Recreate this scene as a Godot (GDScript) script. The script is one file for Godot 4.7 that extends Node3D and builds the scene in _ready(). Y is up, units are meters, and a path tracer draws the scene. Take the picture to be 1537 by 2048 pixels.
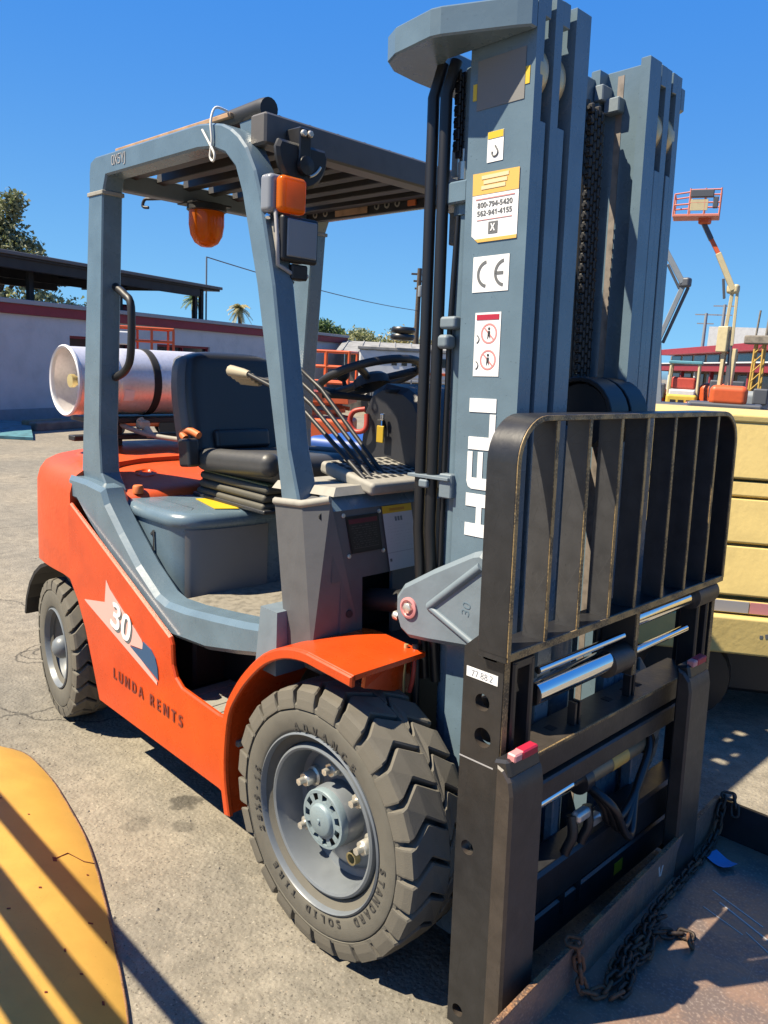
extends Node3D
# A yard of hired machines: one orange and grey forklift seen from close by its right front corner.
# x runs forward along the forklift, y up, z to the forklift's right; metres.

var M := {}            # materials by name
var rng := RandomNumberGenerator.new()
var taken := {}

func _ready() -> void:
	rng.seed = 7
	stage()
	make_materials()
	ground_and_setting()
	background()
	build_forklift()
	small_things()

func stage() -> void:
	var cam := Camera3D.new()
	cam.name = "camera"
	cam.fov = 66.125
	cam.near = 0.05
	cam.far = 600.0
	cam.transform = Transform3D(Basis(Vector3(0.701604, 0.051040, -0.710736), Vector3(-0.169194, 0.980839, -0.096583), Vector3(0.692188, 0.188016, 0.696797)), Vector3(1.38119, 1.51833, 1.79705))
	add_child(cam)
	cam.current = true
	var sky_look := ProceduralSkyMaterial.new()
	sky_look.sky_top_color = Color(0.20, 0.50, 0.86)
	sky_look.sky_horizon_color = Color(0.55, 0.80, 0.95)
	sky_look.sky_curve = 0.13
	sky_look.ground_bottom_color = Color(0.40, 0.37, 0.33)
	sky_look.ground_horizon_color = Color(0.55, 0.60, 0.64)
	sky_look.sun_angle_max = 1.0
	var sky := Sky.new()
	sky.sky_material = sky_look
	var env := Environment.new()
	env.background_mode = Environment.BG_SKY
	env.sky = sky
	env.background_energy_multiplier = 0.45
	env.tonemap_mode = Environment.TONE_MAPPER_LINEAR
	env.tonemap_exposure = 2.5
	env.sdfgi_enabled = true
	env.ssao_enabled = true
	env.ssil_enabled = true
	var we := WorldEnvironment.new()
	we.name = "world_environment"
	we.environment = env
	add_child(we)
	var sun := DirectionalLight3D.new()
	sun.name = "sun"
	sun.light_energy = 1.6
	sun.light_color = Color(1.0, 0.945, 0.84)
	sun.light_angular_distance = 0.5
	sun.shadow_enabled = true
	var travel := Vector3(0.41, -1.0, -0.60).normalized()
	sun.transform = Transform3D(Basis.looking_at(travel, Vector3(0, 1, 0)), Vector3(0, 8, 0))
	add_child(sun)

# ---------------------------------------------------------------- naming
func numbered(called: String) -> String:
	if not taken.has(called):
		taken[called] = 0
		return called
	taken[called] += 1
	return "%s_%03d" % [called, taken[called]]

func tag(o: Node, label: String, category: String, group := "") -> Node:
	o.set_meta("label", label)
	o.set_meta("category", category)
	if group != "":
		o.set_meta("group", group)
	return o

func thing(called: String, label: String, category: String, at := Vector3.ZERO, turn := 0.0, group := "") -> Node3D:
	var o := Node3D.new()
	o.name = numbered(called)
	add_child(o)
	o.position = at
	o.rotation.y = turn
	tag(o, label, category, group)
	return o

func kids_name(parent: Node, called: String) -> String:
	if not parent.has_node(called):
		return called
	var k := 1
	while parent.has_node("%s_%03d" % [called, k]):
		k += 1
	return "%s_%03d" % [called, k]

func put(called: String, mesh: Mesh, material: Material, parent: Node) -> MeshInstance3D:
	var o := MeshInstance3D.new()
	o.name = numbered(called) if parent == self else kids_name(parent, called)
	o.mesh = mesh
	o.material_override = material
	parent.add_child(o, true)
	return o

func part(called: String, s: SurfaceTool, material: Material, parent: Node) -> MeshInstance3D:
	return put(called, s.commit(), material, parent)

func struct(called: String, s: SurfaceTool, material: Material) -> MeshInstance3D:
	var o := part(called, s, material, self)
	o.set_meta("kind", "structure")
	return o

# ---------------------------------------------------------------- shapes
func sm() -> SurfaceTool:
	var s := SurfaceTool.new()
	s.begin(Mesh.PRIMITIVE_TRIANGLES)
	return s

func vert(s: SurfaceTool, p: Vector3, n: Vector3) -> void:
	s.set_normal(n)
	s.set_uv(Vector2(p.x + p.z, p.y))
	s.add_vertex(p)

# a flat triangle whose outside is on the side of `out`
func tri(s: SurfaceTool, a: Vector3, b: Vector3, c: Vector3, out: Vector3) -> void:
	var n := (b - a).cross(c - a)
	if n.length_squared() < 1e-16:
		return
	n = n.normalized()
	if n.dot(out) > 0.0:
		vert(s, a, n); vert(s, c, n); vert(s, b, n)
	else:
		vert(s, a, -n); vert(s, b, -n); vert(s, c, -n)

func quad(s: SurfaceTool, a: Vector3, b: Vector3, c: Vector3, d: Vector3, out: Vector3) -> void:
	tri(s, a, b, c, out)
	tri(s, a, c, d, out)

func box(s: SurfaceTool, c: Vector3, sz: Vector3, b := Basis(), ch := 0.0015) -> void:
	var h := sz * 0.5
	ch = minf(ch, minf(h.x, minf(h.y, h.z)) * 0.6)
	var pt := func(sx: float, sy: float, sz2: float, ax: int) -> Vector3:
		var v := Vector3(sx * (h.x - (0.0 if ax == 0 else ch)), sy * (h.y - (0.0 if ax == 1 else ch)), sz2 * (h.z - (0.0 if ax == 2 else ch)))
		return c + b * v
	for ax in 3:
		for sg in [-1.0, 1.0]:
			var q := []
			for k in [[-1.0, -1.0], [1.0, -1.0], [1.0, 1.0], [-1.0, 1.0]]:
				var v := Vector3.ZERO
				v[ax] = sg
				v[(ax + 1) % 3] = k[0]
				v[(ax + 2) % 3] = k[1]
				q.append(pt.call(v.x, v.y, v.z, ax))
			var o := Vector3.ZERO
			o[ax] = sg
			quad(s, q[0], q[1], q[2], q[3], b * o)
	for ax in 3:
		var a1 := (ax + 1) % 3
		var a2 := (ax + 2) % 3
		for s1 in [-1.0, 1.0]:
			for s2 in [-1.0, 1.0]:
				var lo := Vector3.ZERO
				lo[ax] = -1.0
				lo[a1] = s1
				lo[a2] = s2
				var hi := lo
				hi[ax] = 1.0
				var o := Vector3.ZERO
				o[a1] = s1
				o[a2] = s2
				quad(s, pt.call(lo.x, lo.y, lo.z, a1), pt.call(hi.x, hi.y, hi.z, a1), pt.call(hi.x, hi.y, hi.z, a2), pt.call(lo.x, lo.y, lo.z, a2), b * o)
	for sx in [-1.0, 1.0]:
		for sy in [-1.0, 1.0]:
			for sz3 in [-1.0, 1.0]:
				tri(s, pt.call(sx, sy, sz3, 0), pt.call(sx, sy, sz3, 1), pt.call(sx, sy, sz3, 2), b * Vector3(sx, sy, sz3))

# box between two corners
func bx(s: SurfaceTool, lo: Vector3, hi: Vector3, ch := 0.0015) -> void:
	box(s, (lo + hi) * 0.5, (hi - lo).abs(), Basis(), ch)

# eight free corners: four at the bottom, four at the top, going round
func hexa(s: SurfaceTool, p: Array) -> void:
	var c := Vector3.ZERO
	for v in p:
		c += v / 8.0
	for f in [[0, 1, 2, 3], [4, 5, 6, 7], [0, 1, 5, 4], [1, 2, 6, 5], [2, 3, 7, 6], [3, 0, 4, 7]]:
		var m: Vector3 = (p[f[0]] + p[f[1]] + p[f[2]] + p[f[3]]) * 0.25
		quad(s, p[f[0]], p[f[1]], p[f[2]], p[f[3]], m - c)

func area2(poly: PackedVector2Array) -> float:
	var a := 0.0
	for i in poly.size():
		a += poly[i].cross(poly[(i + 1) % poly.size()])
	return a

func inset(poly: PackedVector2Array, d: float) -> PackedVector2Array:
	var out := PackedVector2Array()
	var n := poly.size()
	var sg := 1.0 if area2(poly) > 0.0 else -1.0
	for i in n:
		var e1 := (poly[i] - poly[(i + n - 1) % n]).normalized()
		var e2 := (poly[(i + 1) % n] - poly[i]).normalized()
		var n1 := Vector2(-e1.y, e1.x) * sg
		var n2 := Vector2(-e2.y, e2.x) * sg
		var m := n1 + n2
		var k := maxf(m.length_squared(), 0.6)
		out.append(poly[i] + m * (2.0 * d / k))
	return out

# a polygon drawn in x,y, thick along z, with bevelled rims; smooth shades the side
func prism(s: SurfaceTool, pts: Array, z0: float, z1: float, ch := 0.002, xf := Transform3D(), smooth := false) -> void:
	var poly := PackedVector2Array(pts)
	var sg := 1.0 if area2(poly) > 0.0 else -1.0
	var small := inset(poly, ch)
	var ids := Geometry2D.triangulate_polygon(small)
	if ids.is_empty():
		ids = Geometry2D.triangulate_polygon(poly)
		small = poly
		ch = 0.0
	for k in range(0, ids.size(), 3):
		var a := small[ids[k]]
		var b := small[ids[k + 1]]
		var c := small[ids[k + 2]]
		for e in [[z0, -1.0], [z1, 1.0]]:
			tri(s, xf * Vector3(a.x, a.y, e[0]), xf * Vector3(b.x, b.y, e[0]), xf * Vector3(c.x, c.y, e[0]), xf.basis * Vector3(0, 0, e[1]))
	var n := poly.size()
	var nr := []
	for i in n:
		var e := (poly[(i + 1) % n] - poly[i]).normalized()
		nr.append(Vector2(e.y, -e.x) * sg)
	for i in n:
		var j := (i + 1) % n
		var o := Vector3(nr[i].x, nr[i].y, 0)
		var na := o
		var nb := o
		if smooth:
			var pa: Vector2 = nr[(i + n - 1) % n]
			var pb: Vector2 = nr[j]
			if pa.dot(nr[i]) > 0.7:
				pa = (pa + nr[i]).normalized()
				na = Vector3(pa.x, pa.y, 0)
			if pb.dot(nr[i]) > 0.7:
				pb = (pb + nr[i]).normalized()
				nb = Vector3(pb.x, pb.y, 0)
		var v := [Vector3(poly[i].x, poly[i].y, z0 + ch), Vector3(poly[j].x, poly[j].y, z0 + ch), Vector3(poly[j].x, poly[j].y, z1 - ch), Vector3(poly[i].x, poly[i].y, z1 - ch)]
		var w := [na, nb, nb, na]
		var order := [0, 1, 2, 0, 2, 3]
		if ((v[1] - v[0]).cross(v[2] - v[0]).dot(o) > 0.0) != (xf.basis.determinant() < 0.0):
			order = [0, 2, 1, 0, 3, 2]
		for k in order:
			vert(s, xf * v[k], (xf.basis * w[k]).normalized())
		if ch > 0.0:
			quad(s, xf * Vector3(poly[i].x, poly[i].y, z0 + ch), xf * Vector3(poly[j].x, poly[j].y, z0 + ch), xf * Vector3(small[j].x, small[j].y, z0), xf * Vector3(small[i].x, small[i].y, z0), xf.basis * (o + Vector3(0, 0, -1)))
			quad(s, xf * Vector3(poly[i].x, poly[i].y, z1 - ch), xf * Vector3(poly[j].x, poly[j].y, z1 - ch), xf * Vector3(small[j].x, small[j].y, z1), xf * Vector3(small[i].x, small[i].y, z1), xf.basis * (o + Vector3(0, 0, 1)))

# a polygon drawn in x,z, thick along y
func flat(s: SurfaceTool, pts: Array, y0: float, y1: float, ch := 0.002, smooth := false) -> void:
	prism(s, pts, -y1, -y0, ch, Transform3D(Basis(Vector3(1, 0, 0), Vector3(0, 0, 1), Vector3(0, -1, 0)), Vector3.ZERO), smooth)

# a polygon drawn in z,y, thick along x
func cross(s: SurfaceTool, pts: Array, x0: float, x1: float, ch := 0.002, smooth := false) -> void:
	prism(s, pts, -x1, -x0, ch, Transform3D(Basis(Vector3(0, 0, 1), Vector3(0, 1, 0), Vector3(-1, 0, 0)), Vector3.ZERO), smooth)

func spline(pts: Array, per := 6) -> Array:
	var out := []
	var n := pts.size()
	for i in n - 1:
		var a: Vector3 = pts[maxi(i - 1, 0)]
		var d: Vector3 = pts[mini(i + 2, n - 1)]
		for k in per:
			out.append((pts[i] as Vector3).cubic_interpolate(pts[i + 1], a, d, float(k) / per))
	out.append(pts[n - 1])
	return out

func spline2(pts: Array, per := 5) -> Array:
	var out := []
	var n := pts.size()
	for i in n - 1:
		var a: Vector2 = pts[maxi(i - 1, 0)]
		var d: Vector2 = pts[mini(i + 2, n - 1)]
		for k in per:
			out.append((pts[i] as Vector2).cubic_interpolate(pts[i + 1], a, d, float(k) / per))
	out.append(pts[n - 1])
	return out

func tube(s: SurfaceTool, pts: Array, r: float, n := 8, r2 := -1.0, closed := false) -> void:
	var m := pts.size()
	if r2 < 0.0:
		r2 = r
	var rings := []
	var norms := []
	var up := Vector3(0.13, 0.97, 0.21)
	for i in m:
		var t: Vector3
		if closed:
			t = pts[(i + 1) % m] - pts[(i + m - 1) % m]
		else:
			t = pts[mini(i + 1, m - 1)] - pts[maxi(i - 1, 0)]
		t = t.normalized()
		var a := up - t * up.dot(t)
		if a.length_squared() < 1e-4:
			a = Vector3(1, 0, 0.3) - t * Vector3(1, 0, 0.3).dot(t)
		a = a.normalized()
		up = a
		var b := t.cross(a)
		var ring := []
		var nn := []
		var rr := lerpf(r, r2, float(i) / maxi(m - 1, 1))
		for k in n:
			var ang := TAU * k / n
			var d := a * cos(ang) + b * sin(ang)
			ring.append(pts[i] + d * rr)
			nn.append(d)
		rings.append(ring)
		norms.append(nn)
	for i in (m if closed else m - 1):
		var j := (i + 1) % m
		for k in n:
			var l := (k + 1) % n
			for q in [[i, k], [j, k], [j, l], [i, k], [j, l], [i, l]]:
				vert(s, rings[q[0]][q[1]], norms[q[0]][q[1]])
	if not closed:
		for e in [0, m - 1]:
			var o: Vector3 = (pts[0] - pts[1]) if e == 0 else (pts[m - 1] - pts[m - 2])
			for k in range(1, n - 1):
				tri(s, rings[e][0], rings[e][k], rings[e][k + 1], o)

func rod(s: SurfaceTool, a: Vector3, b: Vector3, r: float, n := 10) -> void:
	tube(s, [a, b], r, n)

# profile of (radius, height) turned about the z axis of xf
func lathe(s: SurfaceTool, prof: Array, xf := Transform3D(), n := 40, a0 := 0.0, a1 := TAU) -> void:
	var m := prof.size()
	var nr := []
	for i in m - 1:
		var d: Vector2 = (prof[i + 1] - prof[i]).normalized()
		nr.append(Vector2(d.y, -d.x))
	for i in m - 1:
		var na: Vector2 = nr[i]
		var nb: Vector2 = nr[i]
		if i > 0 and nr[i - 1].dot(nr[i]) > 0.75:
			na = (nr[i - 1] + nr[i]).normalized()
		if i < m - 2 and nr[i + 1].dot(nr[i]) > 0.75:
			nb = (nr[i + 1] + nr[i]).normalized()
		for k in n:
			var t0 := lerpf(a0, a1, float(k) / n)
			var t1 := lerpf(a0, a1, float(k + 1) / n)
			var c0 := Vector2(cos(t0), sin(t0))
			var c1 := Vector2(cos(t1), sin(t1))
			var p: Vector2 = prof[i]
			var q: Vector2 = prof[i + 1]
			var v := [Vector3(c0.x * p.x, c0.y * p.x, p.y), Vector3(c1.x * p.x, c1.y * p.x, p.y), Vector3(c1.x * q.x, c1.y * q.x, q.y), Vector3(c0.x * q.x, c0.y * q.x, q.y)]
			var w := [Vector3(c0.x * na.x, c0.y * na.x, na.y), Vector3(c1.x * na.x, c1.y * na.x, na.y), Vector3(c1.x * nb.x, c1.y * nb.x, nb.y), Vector3(c0.x * nb.x, c0.y * nb.x, nb.y)]
			for id in [[0, 2, 1], [0, 3, 2]]:
				if (v[id[1]] - v[id[0]]).cross(v[id[2]] - v[id[0]]).length_squared() < 1e-18:
					continue
				for e in id:
					vert(s, xf * v[e], (xf.basis * w[e]).normalized())

func disc_at(at: Vector3, axis: Vector3) -> Transform3D:
	var z := axis.normalized()
	var x := Vector3(0, 1, 0).cross(z)
	if x.length() < 0.05:
		x = Vector3(1, 0, 0).cross(z)
	x = x.normalized()
	return Transform3D(Basis(x, z.cross(x), z), at)

func bolt(s: SurfaceTool, at: Vector3, axis: Vector3, r: float, h: float, n := 6) -> void:
	lathe(s, [Vector2(r, 0), Vector2(r, h * 0.8), Vector2(r * 0.8, h), Vector2(0, h)], disc_at(at, axis), n)

# rows of points joined to a smooth skin
func skin(s: SurfaceTool, rows: Array, closed := false) -> void:
	var m := rows.size()
	var n: int = rows[0].size()
	var acc := []
	for i in m:
		var line := []
		for j in n:
			line.append(Vector3.ZERO)
		acc.append(line)
	var last := n if closed else n - 1
	for i in m - 1:
		for j in last:
			var k := (j + 1) % n
			var f: Vector3 = (rows[i + 1][k] - rows[i][j]).cross(rows[i][k] - rows[i + 1][j])
			for q in [[i, j], [i, k], [i + 1, j], [i + 1, k]]:
				acc[q[0]][q[1]] += f
	for i in m - 1:
		for j in last:
			var k := (j + 1) % n
			for q in [[i, j], [i, k], [i + 1, k], [i, j], [i + 1, k], [i + 1, j]]:
				vert(s, rows[q[0]][q[1]], acc[q[0]][q[1]].normalized())

# a box with truly round edges
func rbox(s: SurfaceTool, c: Vector3, sz: Vector3, r: float, b := Basis(), steps := 3) -> void:
	var h := sz * 0.5
	r = minf(r, minf(h.x, minf(h.y, h.z)))
	for ax in 3:
		var a1 := (ax + 1) % 3
		var a2 := (ax + 2) % 3
		var l1 := ruler(h[a1], r, steps)
		var l2 := ruler(h[a2], r, steps)
		for sg in [-1.0, 1.0]:
			var pos := []
			var nor := []
			for u in l1:
				var pr := []
				var nn := []
				for w in l2:
					var p := Vector3.ZERO
					p[ax] = sg * h[ax]
					p[a1] = u
					p[a2] = w
					var q := p.clamp(-(h - Vector3.ONE * r), h - Vector3.ONE * r)
					var d := (p - q).normalized()
					pr.append(c + b * (q + d * r))
					nn.append(b * d)
				pos.append(pr)
				nor.append(nn)
			for i in l1.size() - 1:
				for j in l2.size() - 1:
					var order := [[i, j], [i + 1, j], [i + 1, j + 1], [i, j], [i + 1, j + 1], [i, j + 1]]
					if sg > 0.0:
						order = [[i, j], [i + 1, j + 1], [i + 1, j], [i, j], [i, j + 1], [i + 1, j + 1]]
					for q in order:
						vert(s, pos[q[0]][q[1]], nor[q[0]][q[1]])

func ruler(h: float, r: float, steps: int) -> Array:
	var out := []
	for k in steps + 1:
		out.append(-h + r * (1.0 - tan(PI / 4.0 * (1.0 - float(k) / steps))))
	for k in range(steps, -1, -1):
		out.append(h - r * (1.0 - tan(PI / 4.0 * (1.0 - float(k) / steps))))
	return out

# a printed sheet with its own picture: corners go top left, top right, bottom right, bottom left
func sheet(called: String, p: Array, material: Material, parent: Node) -> MeshInstance3D:
	var s := sm()
	var n: Vector3 = (p[1] - p[0]).cross(p[3] - p[0]).normalized()
	var uv := [Vector2(0, 0), Vector2(1, 0), Vector2(1, 1), Vector2(0, 1)]
	for k in [0, 1, 2, 0, 2, 3]:
		s.set_normal(-n)
		s.set_uv(uv[k])
		s.add_vertex(p[k])
	return part(called, s, material, parent)

func letters(called: String, words: String, height: float, material: Material, parent: Node, at: Vector3, b := Basis(), bold := false, depth := 0.001) -> MeshInstance3D:
	var t := TextMesh.new()
	var f := SystemFont.new()
	f.font_names = PackedStringArray(["Droid Sans"])
	f.font_weight = 700 if bold else 400
	t.font = f
	t.font_size = 32
	t.pixel_size = height / 23.0
	t.depth = depth
	t.curve_step = 2.0
	t.text = words
	var o := put(called, t, material, parent)
	o.transform = Transform3D(b, at)
	return o

# ---------------------------------------------------------------- materials
func lin(r: float, g: float, b: float) -> Color:
	return Color(r, g, b).linear_to_srgb()

func noise_tex(seed_no: int, freq: float, lo: float, hi: float, octaves := 4, size := 512, kind := FastNoiseLite.TYPE_SIMPLEX_SMOOTH, knee := 0.5) -> NoiseTexture2D:
	var n := FastNoiseLite.new()
	n.seed = seed_no
	n.noise_type = kind
	n.frequency = freq
	n.fractal_octaves = octaves
	var t := NoiseTexture2D.new()
	t.noise = n
	t.width = size
	t.height = size
	t.seamless = true
	t.seamless_blend_skirt = 0.2
	var g := Gradient.new()
	g.offsets = PackedFloat32Array([0.0, knee, 1.0])
	var mid := lerpf(lo, hi, 0.72)
	g.colors = PackedColorArray([Color(lo, lo, lo), Color(mid, mid, mid), Color(hi, hi, hi)])
	t.color_ramp = g
	return t

func bump_tex(seed_no: int, freq: float, strength: float, size := 512, kind := FastNoiseLite.TYPE_SIMPLEX_SMOOTH, octaves := 3) -> NoiseTexture2D:
	var n := FastNoiseLite.new()
	n.seed = seed_no
	n.noise_type = kind
	n.frequency = freq
	n.fractal_octaves = octaves
	var t := NoiseTexture2D.new()
	t.noise = n
	t.width = size
	t.height = size
	t.seamless = true
	t.as_normal_map = true
	t.bump_strength = strength
	return t

var TX := {}

func mat(called: String, c: Color, rough: float, metal := 0.0, tex := "", scale := 1.5, nrm := "", nscale := 0.4, rtex := "") -> StandardMaterial3D:
	var m := StandardMaterial3D.new()
	m.resource_name = called
	m.albedo_color = c
	m.roughness = rough
	m.metallic = metal
	if tex != "" or nrm != "" or rtex != "":
		m.uv1_triplanar = true
		m.uv1_scale = Vector3.ONE * scale
	if tex != "":
		m.albedo_texture = TX[tex]
	if rtex != "":
		m.roughness_texture = TX[rtex]
	if nrm != "":
		m.normal_enabled = true
		m.normal_texture = TX[nrm]
		m.normal_scale = nscale
	M[called] = m
	return m

# scratches and chips: a light picture with thin darker or lighter strokes
func scratch_image(size: int, base: float, stroke: float, count: int, seed_no: int) -> Image:
	var im := Image.create(size, size, false, Image.FORMAT_RGB8)
	var r := RandomNumberGenerator.new()
	r.seed = seed_no
	var n := FastNoiseLite.new()
	n.seed = seed_no
	n.frequency = 0.012
	n.fractal_octaves = 5
	for y in size:
		for x in size:
			# blended at the border so that it tiles
			var u := float(x) / size
			var v := float(y) / size
			var a := n.get_noise_2d(x, y) * (1.0 - u) * (1.0 - v) + n.get_noise_2d(x - size, y) * u * (1.0 - v) + n.get_noise_2d(x, y - size) * (1.0 - u) * v + n.get_noise_2d(x - size, y - size) * u * v
			var g := clampf(base * (1.0 + 0.22 * a), 0.0, 1.0)
			im.set_pixel(x, y, Color(g, g, g))
	for k in count:
		var p := Vector2(r.randf() * size, r.randf() * size)
		var ang := r.randfn(1.3, 0.7)
		var d := Vector2(cos(ang), sin(ang))
		var long := r.randf_range(3, 90) if r.randf() < 0.5 else r.randf_range(1, 8)
		var g := clampf(stroke * r.randf_range(0.6, 1.0), 0.0, 1.0)
		for q in int(long):
			p += d
			d = d.rotated(r.randfn(0, 0.03))
			im.set_pixel(posmod(int(p.x), size), posmod(int(p.y), size), Color(g, g, g))
			if long < 8.0:
				im.set_pixel(posmod(int(p.x) + 1, size), posmod(int(p.y), size), Color(g, g, g))
	return im

# clean paint with a few small pale and dark specks
func chip_image(size: int, seed_no: int) -> Image:
	var im := Image.create(size, size, false, Image.FORMAT_RGB8)
	var r := RandomNumberGenerator.new()
	r.seed = seed_no
	var n := FastNoiseLite.new()
	n.seed = seed_no
	n.frequency = 0.009
	n.fractal_octaves = 4
	for y in size:
		for x in size:
			var u := float(x) / size
			var v := float(y) / size
			var a := n.get_noise_2d(x, y) * (1.0 - u) * (1.0 - v) + n.get_noise_2d(x - size, y) * u * (1.0 - v) + n.get_noise_2d(x, y - size) * (1.0 - u) * v + n.get_noise_2d(x - size, y - size) * u * v
			var g := clampf(0.95 + 0.09 * a + r.randfn(0, 0.006), 0.0, 1.0)
			im.set_pixel(x, y, Color(g, g, g))
	for k in 60:
		var p := Vector2(r.randf() * size, r.randf() * size)
		var ang := r.randf() * TAU
		for q in int(r.randf_range(5, 46)):
			p += Vector2(cos(ang), sin(ang))
			ang += r.randfn(0, 0.04)
			var old := im.get_pixel(posmod(int(p.x), size), posmod(int(p.y), size))
			im.set_pixel(posmod(int(p.x), size), posmod(int(p.y), size), old * 0.93)
	for k in 260:
		var p := Vector2i(r.randi() % size, r.randi() % size)
		var g := 0.66 if r.randf() < 0.5 else 1.0
		for q in 1 + r.randi() % 3:
			im.set_pixel((p.x + q) % size, p.y, Color(g, g, g))
	return im

# rust and dark mill scale on one steel sheet
func rust_image(size: int, seed_no: int, cold: Color, warm: Color, pale: Color, share: float) -> Image:
	var im := Image.create(size, size, false, Image.FORMAT_RGB8)
	var n := FastNoiseLite.new()
	n.seed = seed_no
	n.frequency = 0.008
	n.fractal_octaves = 6
	var f := FastNoiseLite.new()
	f.seed = seed_no + 5
	f.frequency = 0.11
	f.fractal_octaves = 3
	for y in size:
		for x in size:
			var u := float(x) / size
			var v := float(y) / size
			var a := n.get_noise_2d(x, y) * (1.0 - u) * (1.0 - v) + n.get_noise_2d(x - size, y) * u * (1.0 - v) + n.get_noise_2d(x, y - size) * (1.0 - u) * v + n.get_noise_2d(x - size, y - size) * u * v
			var b := f.get_noise_2d(x, y)
			var t := smoothstep(-0.25, 0.35, a + b * 0.25 + share)
			var c := cold.lerp(warm, t)
			c = c.lerp(pale, smoothstep(0.28, 0.5, b - a * 0.3) * 0.5)
			im.set_pixel(x, y, c)
	var r := RandomNumberGenerator.new()
	r.seed = seed_no
	for k in 60:
		var p := Vector2(r.randf() * size, r.randf() * size)
		var ang := r.randfn(0.5, 0.5)
		var d := Vector2(cos(ang), sin(ang))
		for q in int(r.randf_range(8, 130)):
			p += d
			var c := im.get_pixel(posmod(int(p.x), size), posmod(int(p.y), size)).lerp(pale, r.randf_range(0.2, 0.7))
			im.set_pixel(posmod(int(p.x), size), posmod(int(p.y), size), c)
	return im

func speckle_image(size: int, seed_no: int) -> Image:
	# the stones and sand in worn asphalt
	var im := Image.create(size, size, false, Image.FORMAT_RGB8)
	var r := RandomNumberGenerator.new()
	r.seed = seed_no
	var n := FastNoiseLite.new()
	n.seed = seed_no
	n.frequency = 0.02
	n.fractal_octaves = 5
	for y in size:
		for x in size:
			var u := float(x) / size
			var v := float(y) / size
			var a := n.get_noise_2d(x, y) * (1.0 - u) * (1.0 - v) + n.get_noise_2d(x - size, y) * u * (1.0 - v) + n.get_noise_2d(x, y - size) * (1.0 - u) * v + n.get_noise_2d(x - size, y - size) * u * v
			var g := 0.80 + 0.16 * a + r.randfn(0, 0.035)
			im.set_pixel(x, y, Color(g * 1.0, g * 0.985, g * 0.965))
	for k in 26000:
		var p := Vector2i(r.randi() % size, r.randi() % size)
		var g := r.randf_range(0.5, 0.72) if r.randf() < 0.55 else r.randf_range(0.86, 1.0)
		var warm := r.randf_range(0.90, 1.0)
		var c := Color(g, g * lerpf(1.0, warm, 0.5), g * warm)
		var q := 1 + r.randi() % 3
		for dx in q:
			for dy in 1 + r.randi() % q:
				im.set_pixel((p.x + dx) % size, (p.y + dy) % size, c)
	return im

func stain_image(size: int) -> Image:
	# 16 m square of yard: worn patches, oil spots, cracks; read by position, so it does not repeat near by
	var im := Image.create(size, size, false, Image.FORMAT_RGB8)
	var n := FastNoiseLite.new()
	n.seed = 31
	n.frequency = 0.0042
	n.fractal_octaves = 6
	var f := FastNoiseLite.new()
	f.seed = 77
	f.frequency = 0.03
	f.fractal_octaves = 4
	for y in size:
		for x in size:
			var a := n.get_noise_2d(x, y)
			var b := f.get_noise_2d(x, y)
			var g := clampf(0.90 + 0.14 * a + 0.07 * b, 0.0, 1.0)
			im.set_pixel(x, y, Color(g, clampf(g * (0.99 - 0.02 * a), 0, 1), clampf(g * (0.965 - 0.05 * a), 0, 1)))
	var r := RandomNumberGenerator.new()
	r.seed = 4
	for k in 90:
		var c := Vector2(r.randf(), r.randf()) * size
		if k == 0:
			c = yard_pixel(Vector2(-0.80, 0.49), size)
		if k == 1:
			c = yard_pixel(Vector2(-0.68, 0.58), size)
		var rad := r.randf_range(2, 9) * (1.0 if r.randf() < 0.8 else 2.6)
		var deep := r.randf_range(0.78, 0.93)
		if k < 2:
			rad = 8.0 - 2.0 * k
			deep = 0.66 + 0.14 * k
		for y in range(int(c.y - rad * 1.6), int(c.y + rad * 1.6) + 1):
			for x in range(int(c.x - rad * 1.6), int(c.x + rad * 1.6) + 1):
				if x < 0 or y < 0 or x >= size or y >= size:
					continue
				var d := Vector2(x, y).distance_to(c) / rad + f.get_noise_2d(x * 3.0, y * 3.0) * 0.5
				var t := smoothstep(1.0, 0.75, d)
				if t > 0.0:
					var p := im.get_pixel(x, y)
					im.set_pixel(x, y, p * lerpf(1.0, deep, t))
	var lines := [[Vector2(-4.2, 1.3), Vector2(-1.45, 0.25)], [Vector2(-2.6, 1.7), Vector2(-1.1, 0.1)], [Vector2(-6.5, 0.9), Vector2(-2.4, 0.35)], [Vector2(-7, -3), Vector2(-1.6, -1.4)], [Vector2(0.4, -5.5), Vector2(-0.4, -1.0)], [Vector2(-6.2, -6), Vector2(-4.4, 1.2)]]
	for l in lines:
		var p: Vector2 = l[0]
		var to: Vector2 = l[1]
		var heading := (to - p).angle()
		for q in 2500:
			if p.distance_to(to) < 0.03:
				break
			heading = lerp_angle(heading, (to - p).angle(), 0.04) + r.randfn(0, 0.16)
			p += Vector2(cos(heading), sin(heading)) * 0.006
			var px := yard_pixel(p, size)
			var x := int(px.x)
			var y := int(px.y)
			if x > 0 and y > 0 and x < size - 1 and y < size - 1:
				im.set_pixel(x, y, im.get_pixel(x, y) * 0.62)
				if r.randf() < 0.4:
					im.set_pixel(x + 1, y, im.get_pixel(x + 1, y) * 0.8)
	return im

func yard_pixel(p: Vector2, size: int) -> Vector2:
	return (p - Vector2(-11.0, -9.0)) / 14.0 * size

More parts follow.
